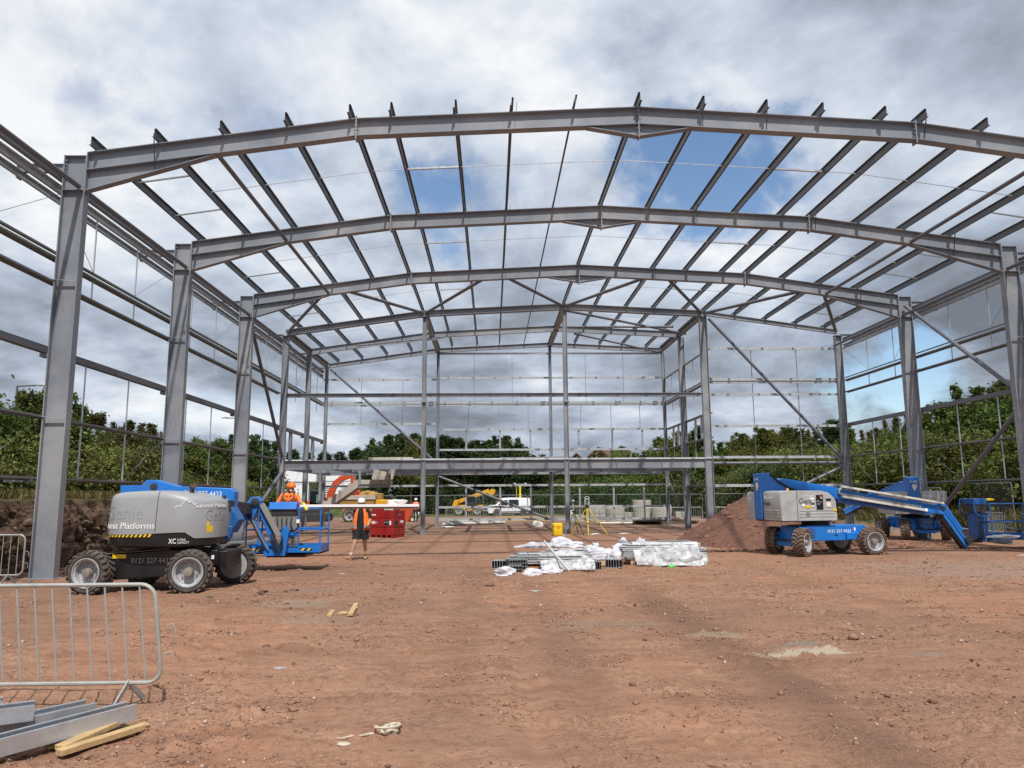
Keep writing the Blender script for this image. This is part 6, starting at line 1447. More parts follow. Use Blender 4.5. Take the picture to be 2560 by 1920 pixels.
# deck packs on the mezzanine
t = thing('sheet_pack', 'bright pack of corrugated deck sheets standing on the floor beams', 'sheet pack', (2.7, 37.2, 3.36))
for i in range(9): MB().prism([(-.6+.15*i, .0), (-.54+.15*i, .22), (-.48+.15*i, .22), (-.46+.15*i, 0)], -.5, .5).build('sheet', M['sheet'], t)
t = thing('sheet_pack', 'long flat stack of deck sheets along the edge of the floor', 'sheet pack', (1.3, 36.0, 3.36))
for i in range(4): MB().box(-2.4+.5*i, 1.9, -.4, .5, i*.035, i*.035+.03).build('sheet', M['galv'], t)
# concrete manhole rings
def ring(lab, x, y, r, h, ry=None):
    t = thing('concrete_ring', lab, 'concrete ring', (x, y, gz(x, y)-.02), 0, 'precast concrete manhole rings')
    MB().lathe([(r, 0), (r+.015, .02), (r+.015, h-.02), (r, h), (r-.11, h), (r-.11, h-.06), (r-.12, .05)], n=40).build('ring', M['ring'], t)
    MB().lathe([(r+.02, h*.5-.006), (r+.02, h*.5+.006)], n=40).build('joint', M['mid'], t)
ring('tallest concrete ring, two high, in the middle of the group', 10.25, 52.2, .60, 1.45); ring('broad concrete ring before the tallest, with a yellow stain', 11.45, 51.5, .66, .95); ring('low wide concrete ring beside the tallest one', 8.35, 51.8, .62, 1.05); ring('pale concrete ring behind the wrapped blocks', 7.3, 53.6, .66, 1.12); ring('small concrete ring between the low wide ring and the tallest', 9.3, 52.6, .45, .62)
t = thing('wrapped_blocks', 'shrink-wrapped pallet of grey blocks before the pale concrete ring', 'wrapped blocks', (7.0, 51.2, gz(7, 51.2)))
for i in range(3):
    for j in range(3): MB().box(-.5+.34*i, -.18+.34*i, -.4, .4, .12+.23*j, .33+.23*j).build('block', M['ring'], t)
MB().box(-.55, .55, -.45, .45, 0, .11).build('pallet_base', M['wood'], t)
t = thing('block_stack', 'squared stack of concrete blocks past the rings beside the gravel heap', 'blocks', (12.7, 51.4, gz(12.7, 51.4)))
for i in range(2):
    for j in range(4): MB().box(-.4+.41*i, -.01+.41*i, -.3, .3, .02+.16*j, .17+.16*j).build('block', M['ring'], t)
t = thing('block_stack', 'low pale concrete kerb stack between the tripod and the rings', 'blocks', (5.6, 51.5, gz(5.6, 51.5)))
for i in range(3): MB().box(-.5+.36*i, -.16+.36*i, -.3, .3, .02, .48).build('block', M['ring'], t)
t = thing('timber_stack', 'stack of yellow timber lying before the white van', 'timber stack', (2.3, 55.0, gz(2.3, 55)))
for j in range(3):
    for i in range(4): MB().box(-2.2+.1*j, 2.0-.15*i, -.5+i*.26, -.28+i*.26, .02+.11*j, .12+.11*j).build('board', M['timber'], t)
t = thing('pipe_bundle', 'pale plastic pipes lying on the ground behind the gable frame', 'pipes', (-1.0, 46.8, gz(-1, 46.8)), R(38))
for i in range(3): MB().tube((-2.4+.1*i, i*.17, .09), (2.3, i*.17, .09), .08, 12).build('pipe', M['litter'], t)
MB().tube((-2.0, .09, .22), (2.2, .09, .22), .08, 12).build('pipe', M['litter'], t)
t = thing('pipe', 'grey pipe lying on the earth beside the gravel heap', 'pipe', (8.0, 46.6, gz(8, 46.6)), R(-3)); MB().tube((-1.6, 0, .07), (1.6, 0, .07), .07, 12).build('pipe_body', M['trayw'], t)
o = crumple((1.6, .8, .35), 201, .8, .6, 3).build('soil_mound', mat('dark_soil', (.075, .05, .036), .95, var=.3, scale=5, bump=.6, bscale=10)); tag(o, 'small mound of dark soil at the end column', 'soil mound'); set_down(o, 10.6, 46.2)
o = crumple((.95, .6, .42), 203, .8, .7, 3).build('rubbish_heap', M['litter']); tag(o, 'heap of white rubbish on the dumper side of the fence', 'rubbish heap'); o.location = (-6.9, 56.2, 1.05)
t = thing('skip', 'open skip under the heap of white rubbish', 'skip', (-6.9, 56.3, gz(-6.9, 56.3))); MB().prism([(-.9, .0), (.9, 0), (1.35, 1.1), (-1.35, 1.1)], -.7, .7).build('skip_body', M['orangem'], t, .02); MB().box(-1.4, 1.4, -.75, .75, 1.08, 1.14).build('skip_rim', M['orangem'], t)
o = crumple((2.4, 1.4, .9), 205, .8, .5, 3).build('gravel_mound', M['ring']); tag(o, 'mound of grey stone behind the dumper', 'stone mound'); set_down(o, -8.0, 58.5, None)
# orange vest on a barrier by the stairs
o = crumple((.13, .05, .42), 207, .8, .5, 3).build('safety_vest', M['orange']); tag(o, 'orange safety vest hung on the barrier beside the stairs', 'vest'); o.location = (-7.0, 43.45, .78)
# dumper, excavator, telehandler
def dumper():
    t = thing('site_dumper', 'dusty yellow site dumper with wide grey-rimmed skip behind the stairs', 'dumper', (-9.4, 56.0, gz(-9.4, 56)))
    b = MB(); b.prism([(-1.25, .75), (.9, .75), (1.05, 1.62), (-1.45, 1.62)], -.85, .85); b.build('skip', M['ochre'], t, .02)
    b = MB(); b.prism([(-1.5, 1.60), (1.1, 1.60), (1.1, 1.90), (-.9, 1.90)], -.92, .92); b.build('skip_rim', M['concrete'], t, .02)
    MB().box(.9, 1.9, -.6, .6, .6, 1.6).build('engine_cover', M['yel'], t, .06); MB().box(1.1, 1.5, -.5, .5, 1.6, 2.05).build('seat', M['ochre'], t, .05)
    for x in (-.7, 1.35):
        for s in (-1, 1): wheel(t, (x, s*.85, .5), 0, s > 0, scale=1.33)
    o = crumple((.5, .4, .5), 211, .8, .8, 3).build('load', M['orangem'], t); o.location = (-.45, 0, 1.85)
    o = crumple((.6, .4, .3), 212, .8, .8, 3).build('load', M['ochre'], t); o.location = (.4, 0, 1.85)
dumper()
def excavator():
    t = thing('excavator', 'orange excavator with arched boom standing behind the stairs', 'excavator', (-13.5, 58.5, gz(-13.5, 58.5)))
    for s in (-1, 1):
        b = MB(); b.prism([(-1.3, .1), (-1.1, 0), (1.1, 0), (1.3, .1), (1.4, .35), (1.25, .6), (-1.25, .6), (-1.4, .35)], s*.75-.22, s*.75+.22); b.build('track', M['dark'], t, .03)
    MB().lathe([(.6, .6), (.6, .85)], n=20).build('slew_ring', M['dark'], t)
    b = MB(); b.prism([(-1.7, .9), (1.0, .9), (1.0, 1.35), (-.2, 1.6), (-1.6, 1.6), (-1.75, 1.3)], -.95, .95); b.build('house', M['orangem'], t, .05)
    b = MB(); b.prism([(-.1, .95), (.95, .95), (1.05, 1.6), (.85, 2.35), (-.05, 2.35)], -.95, -.1); cb_ = b.build('cab', M['dark'], t, .05); MB().box(.0, .85, -.96, -.945, 1.5, 2.25).build('window', M['glass'], cb_); MB().box(.45, .8, -.965, -.955, 1.4, 2.0).build('door_panel', mat('green_door', (.10, .22, .16), .5), cb_)
    pts = [(.9, 1.2), (1.05, 2.2), (1.45, 3.0), (2.0, 3.42), (2.75, 3.5), (2.8, 3.25), (2.2, 3.05), (1.75, 2.6), (1.5, 1.9), (1.45, 1.2)]
    b = MB(); b.prism(pts, .0, .32); b.build('boom', M['orangem'], t, .03)
    b = MB(); b.prism([(2.65, 3.55), (2.95, 3.5), (3.35, 2.4), (3.45, 1.5), (3.25, 1.5), (2.9, 2.6)], .02, .30); b.build('dipper_arm', M['orangem'], t, .03)
    MB().tube((1.1, .16, 1.5), (1.55, .16, 2.7), .07, 10).build('ram', M['galv'], t); MB().tube((1.9, .16, 3.35), (2.75, .16, 3.62), .06, 10).build('ram', M['galv'], t)
    b = MB(); b.prism([(3.1, 1.6), (3.6, 1.55), (3.75, 1.1), (3.5, .75), (3.1, .85), (3.25, 1.1)], -.3, .6); b.build('bucket', M['orangem'], t, .03)
excavator()
def telehandler():
    t = thing('telehandler', 'yellow telehandler with raised arm parked near the white van', 'telehandler', (-2.6, 88, gz(-2.6, 88)), R(-12))
    for x in (-1.0, 1.2):
        for s in (-1, 1): wheel(t, (x, s*.85, .55), R(20) if x < 0 else 0, s > 0, scale=1.45)
    MB().box(-1.6, 1.7, -.6, .6, .5, 1.15).build('chassis', M['yel'], t, .05)
    b = MB(); b.prism([(-.1, 1.1), (1.2, 1.1), (1.1, 1.7), (.7, 2.15), (.0, 2.15)], -.85, -.05); c_ = b.build('cab', M['dark'], t, .04); MB().box(.05, .9, -.86, -.845, 1.5, 2.05).build('window', M['glass'], c_)
    b = MB(); b.bar((-1.35, .25, 1.5), (2.3, .25, 2.75), .34, .42); b.build('arm', M['yel'], t, .03)
    b = MB(); b.prism([(2.1, 2.5), (2.6, 2.95), (3.1, 2.8), (3.05, 2.4), (2.6, 2.2)], .05, .5); b.build('arm_head', M['yel'], t, .03)
    b = MB(); b.prism([(-1.9, .9), (-1.2, 1.2), (-1.1, 1.75), (-1.6, 1.7)], -.5, .6); b.build('counterweight', M['yel'], t, .05)
    for s in (-.4, .4): MB().bar((3.05, .27+s, 2.3), (4.0, .27+s, 2.25), .1, .05).build('fork', M['dark'], t)
    for k in range(4): MB().box(3.1, 4.2, -.3, .8, 2.3+.13*k, 2.36+.13*k).build('rack_bar', M['dark'], t)
    MB().tube((-.5, .25, 1.2), (.9, .25, 2.1), .06, 8).build('ram', M['dark'], t)
telehandler()
# white van
def van():
    Yv = 86.0
    t = thing('white_van', 'white crew van parked at the back of the site behind barriers', 'van', (1.75, Yv, gz(1.75, Yv)), R(20))
    prof = [(-2.55, .30), (-2.58, .62), (-2.50, .86), (-2.30, 1.02), (-1.70, 1.16), (-.95, 1.78), (-.7, 1.90), (.2, 1.97), (2.3, 1.93), (2.48, 1.8), (2.56, 1.1), (2.56, .36), (2.1, .28)]
    rings = []
    for y, k in ((-.96, .97), (-.94, .99), (-.88, 1.0), (.88, 1.0), (.94, .99), (.96, .97)):
        r_ = []
        for x, z in prof:
            inset = .10*max(0, (z-1.1)/.85)*(1 if abs(y) > .85 else 0)
            r_.append((x*(.995 if abs(y) > .93 else 1), y*(1-inset), .3+(z-.3)*k))
        rings.append(r_)
    MB().loft(rings).build('body', M['van'], t)
    for s in (-1, 1):
        yo = lambda z: s*(.975*(1-.10*max(0, (z-1.1)/.85))+.004)
        def quad(pts, nm, m):
            b = MB(); b.add([(x, yo(z)+s*.004, z) for x, z in pts], [tuple(range(len(pts)))]); b.build(nm, m, t)
        quad([(-1.45, 1.16), (-.86, 1.68), (-.30, 1.72), (-.30, 1.16)], 'window', M['glass']); quad([(-.18, 1.14), (-.18, 1.74), (1.0, 1.74), (1.0, 1.14)], 'window', M['glass'])
        for x in (-1.5, -.24, 1.06):
            b = MB(); b.add([(x, yo(.4)+s*.004, .4), (x+.012, yo(.4)+s*.004, .4), (x+.012, yo(1.1)+s*.004, 1.1), (x, yo(1.1)+s*.004, 1.1)], [(0, 1, 2, 3)]); b.build('door_seam', M['dark'], t)
        quad([(-1.2, .36), (1.9, .36), (1.9, .46), (-1.2, .46)], 'side_trim', M['dark'])
        for x in (-1.62, 1.55): wheel(t, (x, s*.86, .34), 0, s > 0, scale=.9); 
        for x in (-1.62, 1.55): MB().lathe([(.41, 0), (.41, .02), (.37, .022)], (x, s*.965, .36), (0, s, 0), 24).build('wheel_arch', M['dark'], t)
        MB().box(-2.40, -2.05, s*.70-.18, s*.70+.18, .80, .93).build('headlight', M['glass'], t, .03)
        MB().box(-1.32, -1.18, s*1.02-.08, s*1.02+.08, 1.16, 1.34).build('mirror', M['dark'], t, .03); MB().box(2.55, 2.575, s*.80-.05, s*.80+.05, 1.05, 1.4).build('tail_light', M['redw'], t)
    b = MB(); b.add([(-1.66, -.78, 1.215), (-1.66, .78, 1.215), (-1.0, .72, 1.76), (-1.0, -.72, 1.76)], [(0, 1, 2, 3)]); o = b.build('windscreen', M['glass'], t); o.location = (-.03, 0, .02)
    MB().box(-2.62, -2.45, -.85, .85, .30, .52).build('bumper', M['dark'], t, .04); MB().box(-2.595, -2.5, -.6, .6, .62, .80).build('grille', M['dark'], t, .02)
van()
# lighting mast
t = thing('lighting_tower', 'yellow telescopic lighting mast standing behind the white van', 'lighting tower', (3.3, 88.5, gz(3.3, 88.5)))
MB().box(-.6, .6, -.5, .5, .3, 1.2).build('generator', M['yel'], t, .04)
for i, (r_, z0, z1) in enumerate(((.13, 1.2, 2.4), (.09, 2.3, 3.3), (.05, 3.2, 3.5))): MB().box(-r_, r_, -r_, r_, z0, z1).build('mast_section', M['tripy'], t)
MB().bar((-.45, 0, 1.2), (-.4, 0, 3.1), .05, .05).build('mast_stay', M['tripy'], t)
for x, z in ((-.62, 3.55), (-.25, 3.45), (.25, 3.45), (.62, 3.55)): MB().cbox((x, 0, z), (.32, .15, .12), Matrix.Rotation(R(-12 if x < 0 else 12), 3, 'Y')).build('lamp_head', M['sheet'], t)
MB().bar((-.7, 0, 3.47), (.7, 0, 3.47), .04, .04).build('cross_bar', M['dark'], t)
# site cabins
def cabin(lab, x, y, z, a, L=6.0, H=2.5, D=2.4, win=None, door=None, logo=True):
    t = thing('site_cabin', lab, 'cabin', (x, y, z), a, 'white stacked site cabins')
    MB().box(-L/2, L/2, 0, D, .0, H).build('cabin_body', M['cabin'], t, .03)
    n = int(L/.3)
    rib = MB().box(-.05, .05, -.025, 0.0, .2, H-.3).mesh('wall_rib', M['cabin'])
    for i in range(n):
        o = bpy.data.objects.new('wall_rib', rib); COL.objects.link(o); o.parent = t; o.location = (-L/2+.2+i*(L-.4)/(n-1), 0, 0)
    MB().box(-L/2-.02, L/2+.02, -.04, D, H-.14, H).build('roof_rail', M['cabin'], t); MB().box(-L/2-.02, L/2+.02, -.04, D, 0, .14).build('base_rail', M['cabing'], t)
    for x0, x1, z0, z1 in win or []: 
        w_ = MB().box(x0, x1, -.05, -.026, z0, z1).build('window', M['cabing'], t)
        for k in range(4): MB().box(x0+.04, x1-.04, -.06, -.05, z0+.06+k*(z1-z0)/4, z0+.16+k*(z1-z0)/4).build('window_bar', M['cabin'], w_)
    if logo: 
        b = MB(); b.add([(-L/2+.5, -.045, H-.5), (-L/2+1.7, -.045, H-.5), (-L/2+1.1, -.045, H-.82)], [(0, 2, 1)]); b.build('emblem', M['redw'], t)
    return t
gc = 1.0
cabin('long white cabin at the bottom of the stack, with a red emblem', -27.4, 98, gc, R(4), 8.2, 2.6)
cabin('upper white cabin with plain walls on top of the stack', -25.6, 98.3, gc+2.65, R(4), 6.4, 2.9, logo=False)
cabin('white cabin with barred windows at the end of the stack', -19.6, 97.2, gc+.1, R(2), 3.6, 2.6, win=[(-1.4, -.4, 1.0, 2.1)], logo=False)
cabin('upper end cabin with a doorway, beside the grey columns', -19.4, 97.6, gc+2.7, R(2), 3.8, 2.7, win=[(-1.3, -.3, .9, 2.2), (.5, 1.1, .7, 2.1)], logo=False)
t = thing('stair_tower', 'steel access stair climbing to the upper end cabin', 'stair tower', (-18.0, 95.4, gc))
for i in range(10): MB().box(-.6, .6, -.9+.2*i, -.62+.2*i, .26*i, .26*i+.09).build('tread', M['cabin'], t)
for s in (-.6, .6): MB().bar((s, -.9, .0), (s, 1.2, 2.6), .06, .2).build('stringer', M['cabing'], t); MB().bar((s, -.9, 1.0), (s, 1.2, 3.6), .05, .05).build('handrail', M['cabing'], t)
# street lamps beyond the trees
def lamp(lab, x, y, h, L, side):
    t = thing('street_lamp', lab, 'street lamp', (x, y, float(land(x, y))), 0, 'street lamps on the road beyond')
    z = h-float(land(x, y))
    MB().tube((0, 0, 0), (0, 0, z), .09, 8, .06).build('post', M['lampm'], t); MB().tube((0, 0, z), (side*L*.72, 0, z+.05), .045, 8).build('bracket', M['lampm'], t)
    b = MB(); b.prism([(side*L*.66, z+.0), (side*L, z+.02), (side*L, z+.10), (side*L*.66, z+.16)], -.14, .14); b.build('lamp_head', M['galv'], t, .02); MB().lathe([(.05, 0), (.03, .12)], (side*L*.8, 0, z+.12), n=8).build('sensor', M['galv'], t)
lamp('street lamp rising over the near trees beside the first column', -27.9, 45, 8.3, 1.75, 1); lamp('street lamp with its head showing beside the third column', -23.0, 70, 8.95, 1.7, -1); lamp('smaller street lamp behind the third column', -24.6, 70, 6.95, 1.0, 1); lamp('far street lamp over the pines behind the cabins', -20.6, 104, 7.6, 1.3, -1)
# steel beams stacked by the grass edge
t = thing('steel_beam', 'grey steel beam lying on the ground behind the lift baskets', 'steel beam', (17.6, 27.6, gz(17.6, 27.6)), R(80)); MB().sweep((-2.6, 0, .2), (2.6, 0, .2), isec(.36, .18, .02, .014), (0, 0, 1)).build('beam_body', M['steel'], t)
t = thing('channel_stack', 'stack of long grey rails on the earth behind the grey lift', 'steel rails', (-8.3, 24.5, gz(-8.3, 24.5)), R(62))
for i in range(4):
    for j in range(3): MB().bar((-2.2+.1*j, i*.16, .06+.09*j), (2.4-.12*i, i*.16, .06+.09*j), .13, .08).build('rail', M['galvd'], t)
t = thing('plywood_sheet', 'pale plywood sheets lying behind the lift basket', 'plywood', (-7.2, 25.8, gz(-7.2, 25.8)), R(20)); MB().box(-.8, .8, -.5, .5, .02, .045).build('sheet', M['wood'], t); MB().box(-.6, 1.0, -.4, .6, .05, .075).build('sheet', M['wood'], t)
# houses beyond
def house(lab, x, y, w, d, eave, ridge, rz_):
    z = float(land(x, y)); t = thing('brick_house', lab, 'house', (x, y, z), rz_, 'brick houses beyond the trees')
    MB().prism([(-w/2, 0), (w/2, 0), (w/2, eave-z), (0, ridge-z), (-w/2, eave-z)], 0, d).build('wall', M['brick'], t)
    for s in (-1, 1):
        b = MB(); e = 1.06; b.prism([(0, ridge-z+.22), (s*w/2*e, eave-z+.22-(ridge-eave)*(e-1)), (s*w/2*e, eave-z+.02-(ridge-eave)*(e-1)), (0, ridge-z+.02)], -.3, d+.3); b.build('roof', M['rooft'], t)
    MB().box(-.5, .5, -.04, -.0, (eave-z)*.45, (eave-z)*.8).build('window', M['glass'], t)
house('brick house gable with brown roof over the floor beam', 13.2, 118, 6.5, 12, 5.4, 8.2, R(-8)); house('second brick house roof behind the nearer gable', 17.2, 122, 7.5, 12, 6.0, 9.4, R(-20))
# ------------------------------------------------------------------ vegetation
def leaf_mat(name, lo, mid_, hi):
    m = bpy.data.materials.new(name); m.use_nodes = True; T = NT(m.node_tree); T.n.clear()
    out = T.new('ShaderNodeOutputMaterial'); at = T.new('ShaderNodeAttribute'); at.attribute_name = 'tint'
    oi = T.new('ShaderNodeObjectInfo')
    c = T.ramp(at.outputs['Fac'], [(.0, lo), (.5, mid_), (1.0, hi)])
    hs = T.new('ShaderNodeHueSaturation'); T.link(c, hs.inputs['Color']); T.link(T.mapr(oi.outputs['Random'], 0, 1, .475, .515, False), hs.inputs['Hue']); T.link(T.mapr(oi.outputs['Random'], 0, 1, .85, 1.45, False), hs.inputs['Value'])
    bs = T.new('ShaderNodeBsdfPrincipled'); T.link(hs.outputs[0], bs.inputs['Base Color']); bs.inputs['Roughness'].default_value = .75; bs.inputs['Specular IOR Level'].default_value = .12
    tl = T.new('ShaderNodeBsdfTranslucent'); T.link(hs.outputs[0], tl.inputs[0]); mx = T.new('ShaderNodeMixShader'); mx.inputs[0].default_value = .28
    T.link(bs.outputs[0], mx.inputs[1]); T.link(tl.outputs[0], mx.inputs[2]); T.link(mx.outputs[0], out.inputs[0]); return m
LM = dict(green=leaf_mat('green_leaves', (.035, .058, .014), (.082, .118, .030), (.16, .20, .06)), dark=leaf_mat('dark_needles', (.018, .032, .013), (.038, .062, .022), (.075, .105, .036)),
          yellow=leaf_mat('yellow_green_leaves', (.06, .08, .018), (.12, .142, .036), (.18, .19, .06)), brown=leaf_mat('brownish_leaves', (.05, .056, .02), (.095, .10, .036), (.15, .14, .058)))
def leaf_mesh(name, C, S, tint, m, aspect=.55, up_bias=0.0, seed=0):
    rg = np.random.default_rng(seed); n = len(C)
    a = rg.normal(size=(n, 3)); a[:, 2] = a[:, 2]*.7+up_bias; a /= np.linalg.norm(a, axis=1)[:, None]
    b = rg.normal(size=(n, 3)); b -= a*(a*b).sum(1)[:, None]; b /= np.linalg.norm(b, axis=1)[:, None]
    S = S[:, None]
    v = np.stack([C-a*S, C+b*S*aspect, C+a*S, C-b*S*aspect], 1).reshape(-1, 3)
    me = bpy.data.meshes.new(name); me.vertices.add(4*n); me.loops.add(4*n); me.polygons.add(n)
    me.vertices.foreach_set('co', v.ravel()); me.loops.foreach_set('vertex_index', np.arange(4*n)); me.polygons.foreach_set('loop_start', np.arange(n)*4)
    me.update(calc_edges=True)
    at = me.attributes.new('tint', 'FLOAT', 'FACE'); at.data.foreach_set('value', np.clip(tint, 0, 1).astype(np.float32))
    me.materials.append(m); return me
def crown_points(rg, kind, h):
    """clump centres (n,3), clump radius"""
    P = []
    if kind == 'pine':
        for i in range(75):
            t = rg.random()**.8; z = h*(.25+.75*t); r = h*.26*(1-t)**.75+.12; th = rg.random()*6.283; q = r*rg.uniform(.45, 1.05); P.append((q*math.cos(th), q*math.sin(th), z+rg.normal(0, .1), .26+.2*(1-t)))
        return np.array(P)
    lob = [(rg.uniform(-.22, .22)*h, rg.uniform(-.22, .22)*h, h*rg.uniform(.45, .80), h*rg.uniform(.15, .25)) for _ in range(9)]+[(0, 0, h*.55, h*.30), (0, 0, h*.82, h*.14)]
    if kind == 'open': lob = [(rg.uniform(-.28, .28)*h, rg.uniform(-.26, .26)*h, h*rg.uniform(.35, .9), h*rg.uniform(.08, .16)) for _ in range(17)]
    if kind == 'bush': lob = [(rg.uniform(-.35, .35)*h, rg.uniform(-.35, .35)*h, h*rg.uniform(.25, .75), h*rg.uniform(.16, .28)) for _ in range(11)]
    for cx, cy, cz, r in lob:
        for _ in range(9):
            d = rg.normal(size=3); d /= np.linalg.norm(d); q = r*rg.uniform(.55, 1.05); P.append((cx+d[0]*q, cy+d[1]*q, cz+d[2]*q*.85, r*.38))
    if kind != 'open':
        for _ in range(7):                       # leading shoots that break the outline
            a = rg.random()*6.283; rr = rg.uniform(0, .2)*h; 
            for k in range(3): P.append((rr*math.cos(a), rr*math.sin(a), h*(.86+.05*k+rg.uniform(0, .05)), .16))
    return np.array(P)
def make_tree(kind, h, lm, leaf, per, seed, bark='bark'):
    rg = np.random.default_rng(seed); K = crown_points(rg, kind, h); C = []; 
    for x, y, z, r in K:
        n = int(per*rg.uniform(.7, 1.3)); q = rg.normal(size=(n, 3))*r*.62; q[:, 2] *= .8; C.append(np.array([x, y, z])+q)
    C = np.concatenate(C); C = C[C[:, 2] > h*.06]
    clump = fbm(C[:, 0]*1.1+seed, C[:, 2]*1.1+C[:, 1], 3)
    me = leaf_mesh('crown', C, leaf*rg.uniform(.6, 1.35, len(C)), .5+.11*rg.normal(size=len(C))+(clump-.5)*1.3, LM[lm], .55 if kind != 'pine' else .22, .25, seed)
    b = MB(); r0 = .022*h+.03
    b.path([(0, 0, -.4), (.04*h*rg.normal()*.3, .0, h*.25), (.05*rg.normal(), .05*rg.normal(), h*.55), (.08*rg.normal(), .06*rg.normal(), h*.9)], [r0, r0*.75, r0*.45, r0*.1], 7)
    for i in range(9 if kind != 'pine' else 3):
        k = K[rg.integers(len(K))]; z0 = h*rg.uniform(.18, .5); b.path([(0, 0, z0), (k[0]*.5, k[1]*.5, (z0+k[2])*.5+.1), (k[0], k[1], k[2])], [r0*.4, r0*.24, r0*.06], 5)
    return b.mesh('trunk', M[bark]), me, h
PROTO = {}
for nm, a in dict(green1=('round', 6, 'green', .095, 105, 1), green2=('round', 6, 'green', .09, 105, 2), green3=('open', 6, 'green', .085, 95, 3), yel1=('round', 6, 'yellow', .085, 95, 4), yel2=('bush', 4, 'yellow', .075, 90, 5), bro1=('round', 6, 'brown', .08, 95, 6), bro2=('bush', 4, 'brown', .065, 100, 7), pine1=('pine', 7, 'dark', .15, 110, 8), pine2=('pine', 7, 'dark', .16, 110, 9), dk1=('round', 6, 'dark', .10, 105, 10), bush1=('bush', 4, 'green', .08, 95, 11)).items():
    PROTO[nm] = make_tree(*a)
def tree(proto, x, y, top, lab, wide=1.0, rz_=None, base=None):
    z = float(land(x, y)) if base is None else base; tr, cr, h = PROTO[proto]; s = (top-z)/h
    t = thing('pine_tree' if 'pine' in proto else 'leafy_bush' if ('bush' in proto or proto in ('bro2', 'yel2')) else 'tree', lab, 'tree' if 'bush' not in proto and proto not in ('bro2', 'yel2') else 'bush', (x, y, z), random.random()*6.28 if rz_ is None else rz_, 'trees round the site')
    t.scale = (s*wide, s*wide, s)
    for nm, me in (('trunk', tr), ('crown', cr)):
        o = bpy.data.objects.new(nm, me); COL.objects.link(o); o.parent = t
    return t
random.seed(3)
def T_px(u, v, Y, proto, lab, wide=1.0):
    """tree whose top stands where the ray through (u,v) meets depth Y"""
    d = Vector(_fw)+_r*((u-1280)/1898)-_u*((v-960)/1898); k = Y/d.y
    return tree(proto, d.x*k, Y, 1.65+d.z*k, lab, wide)
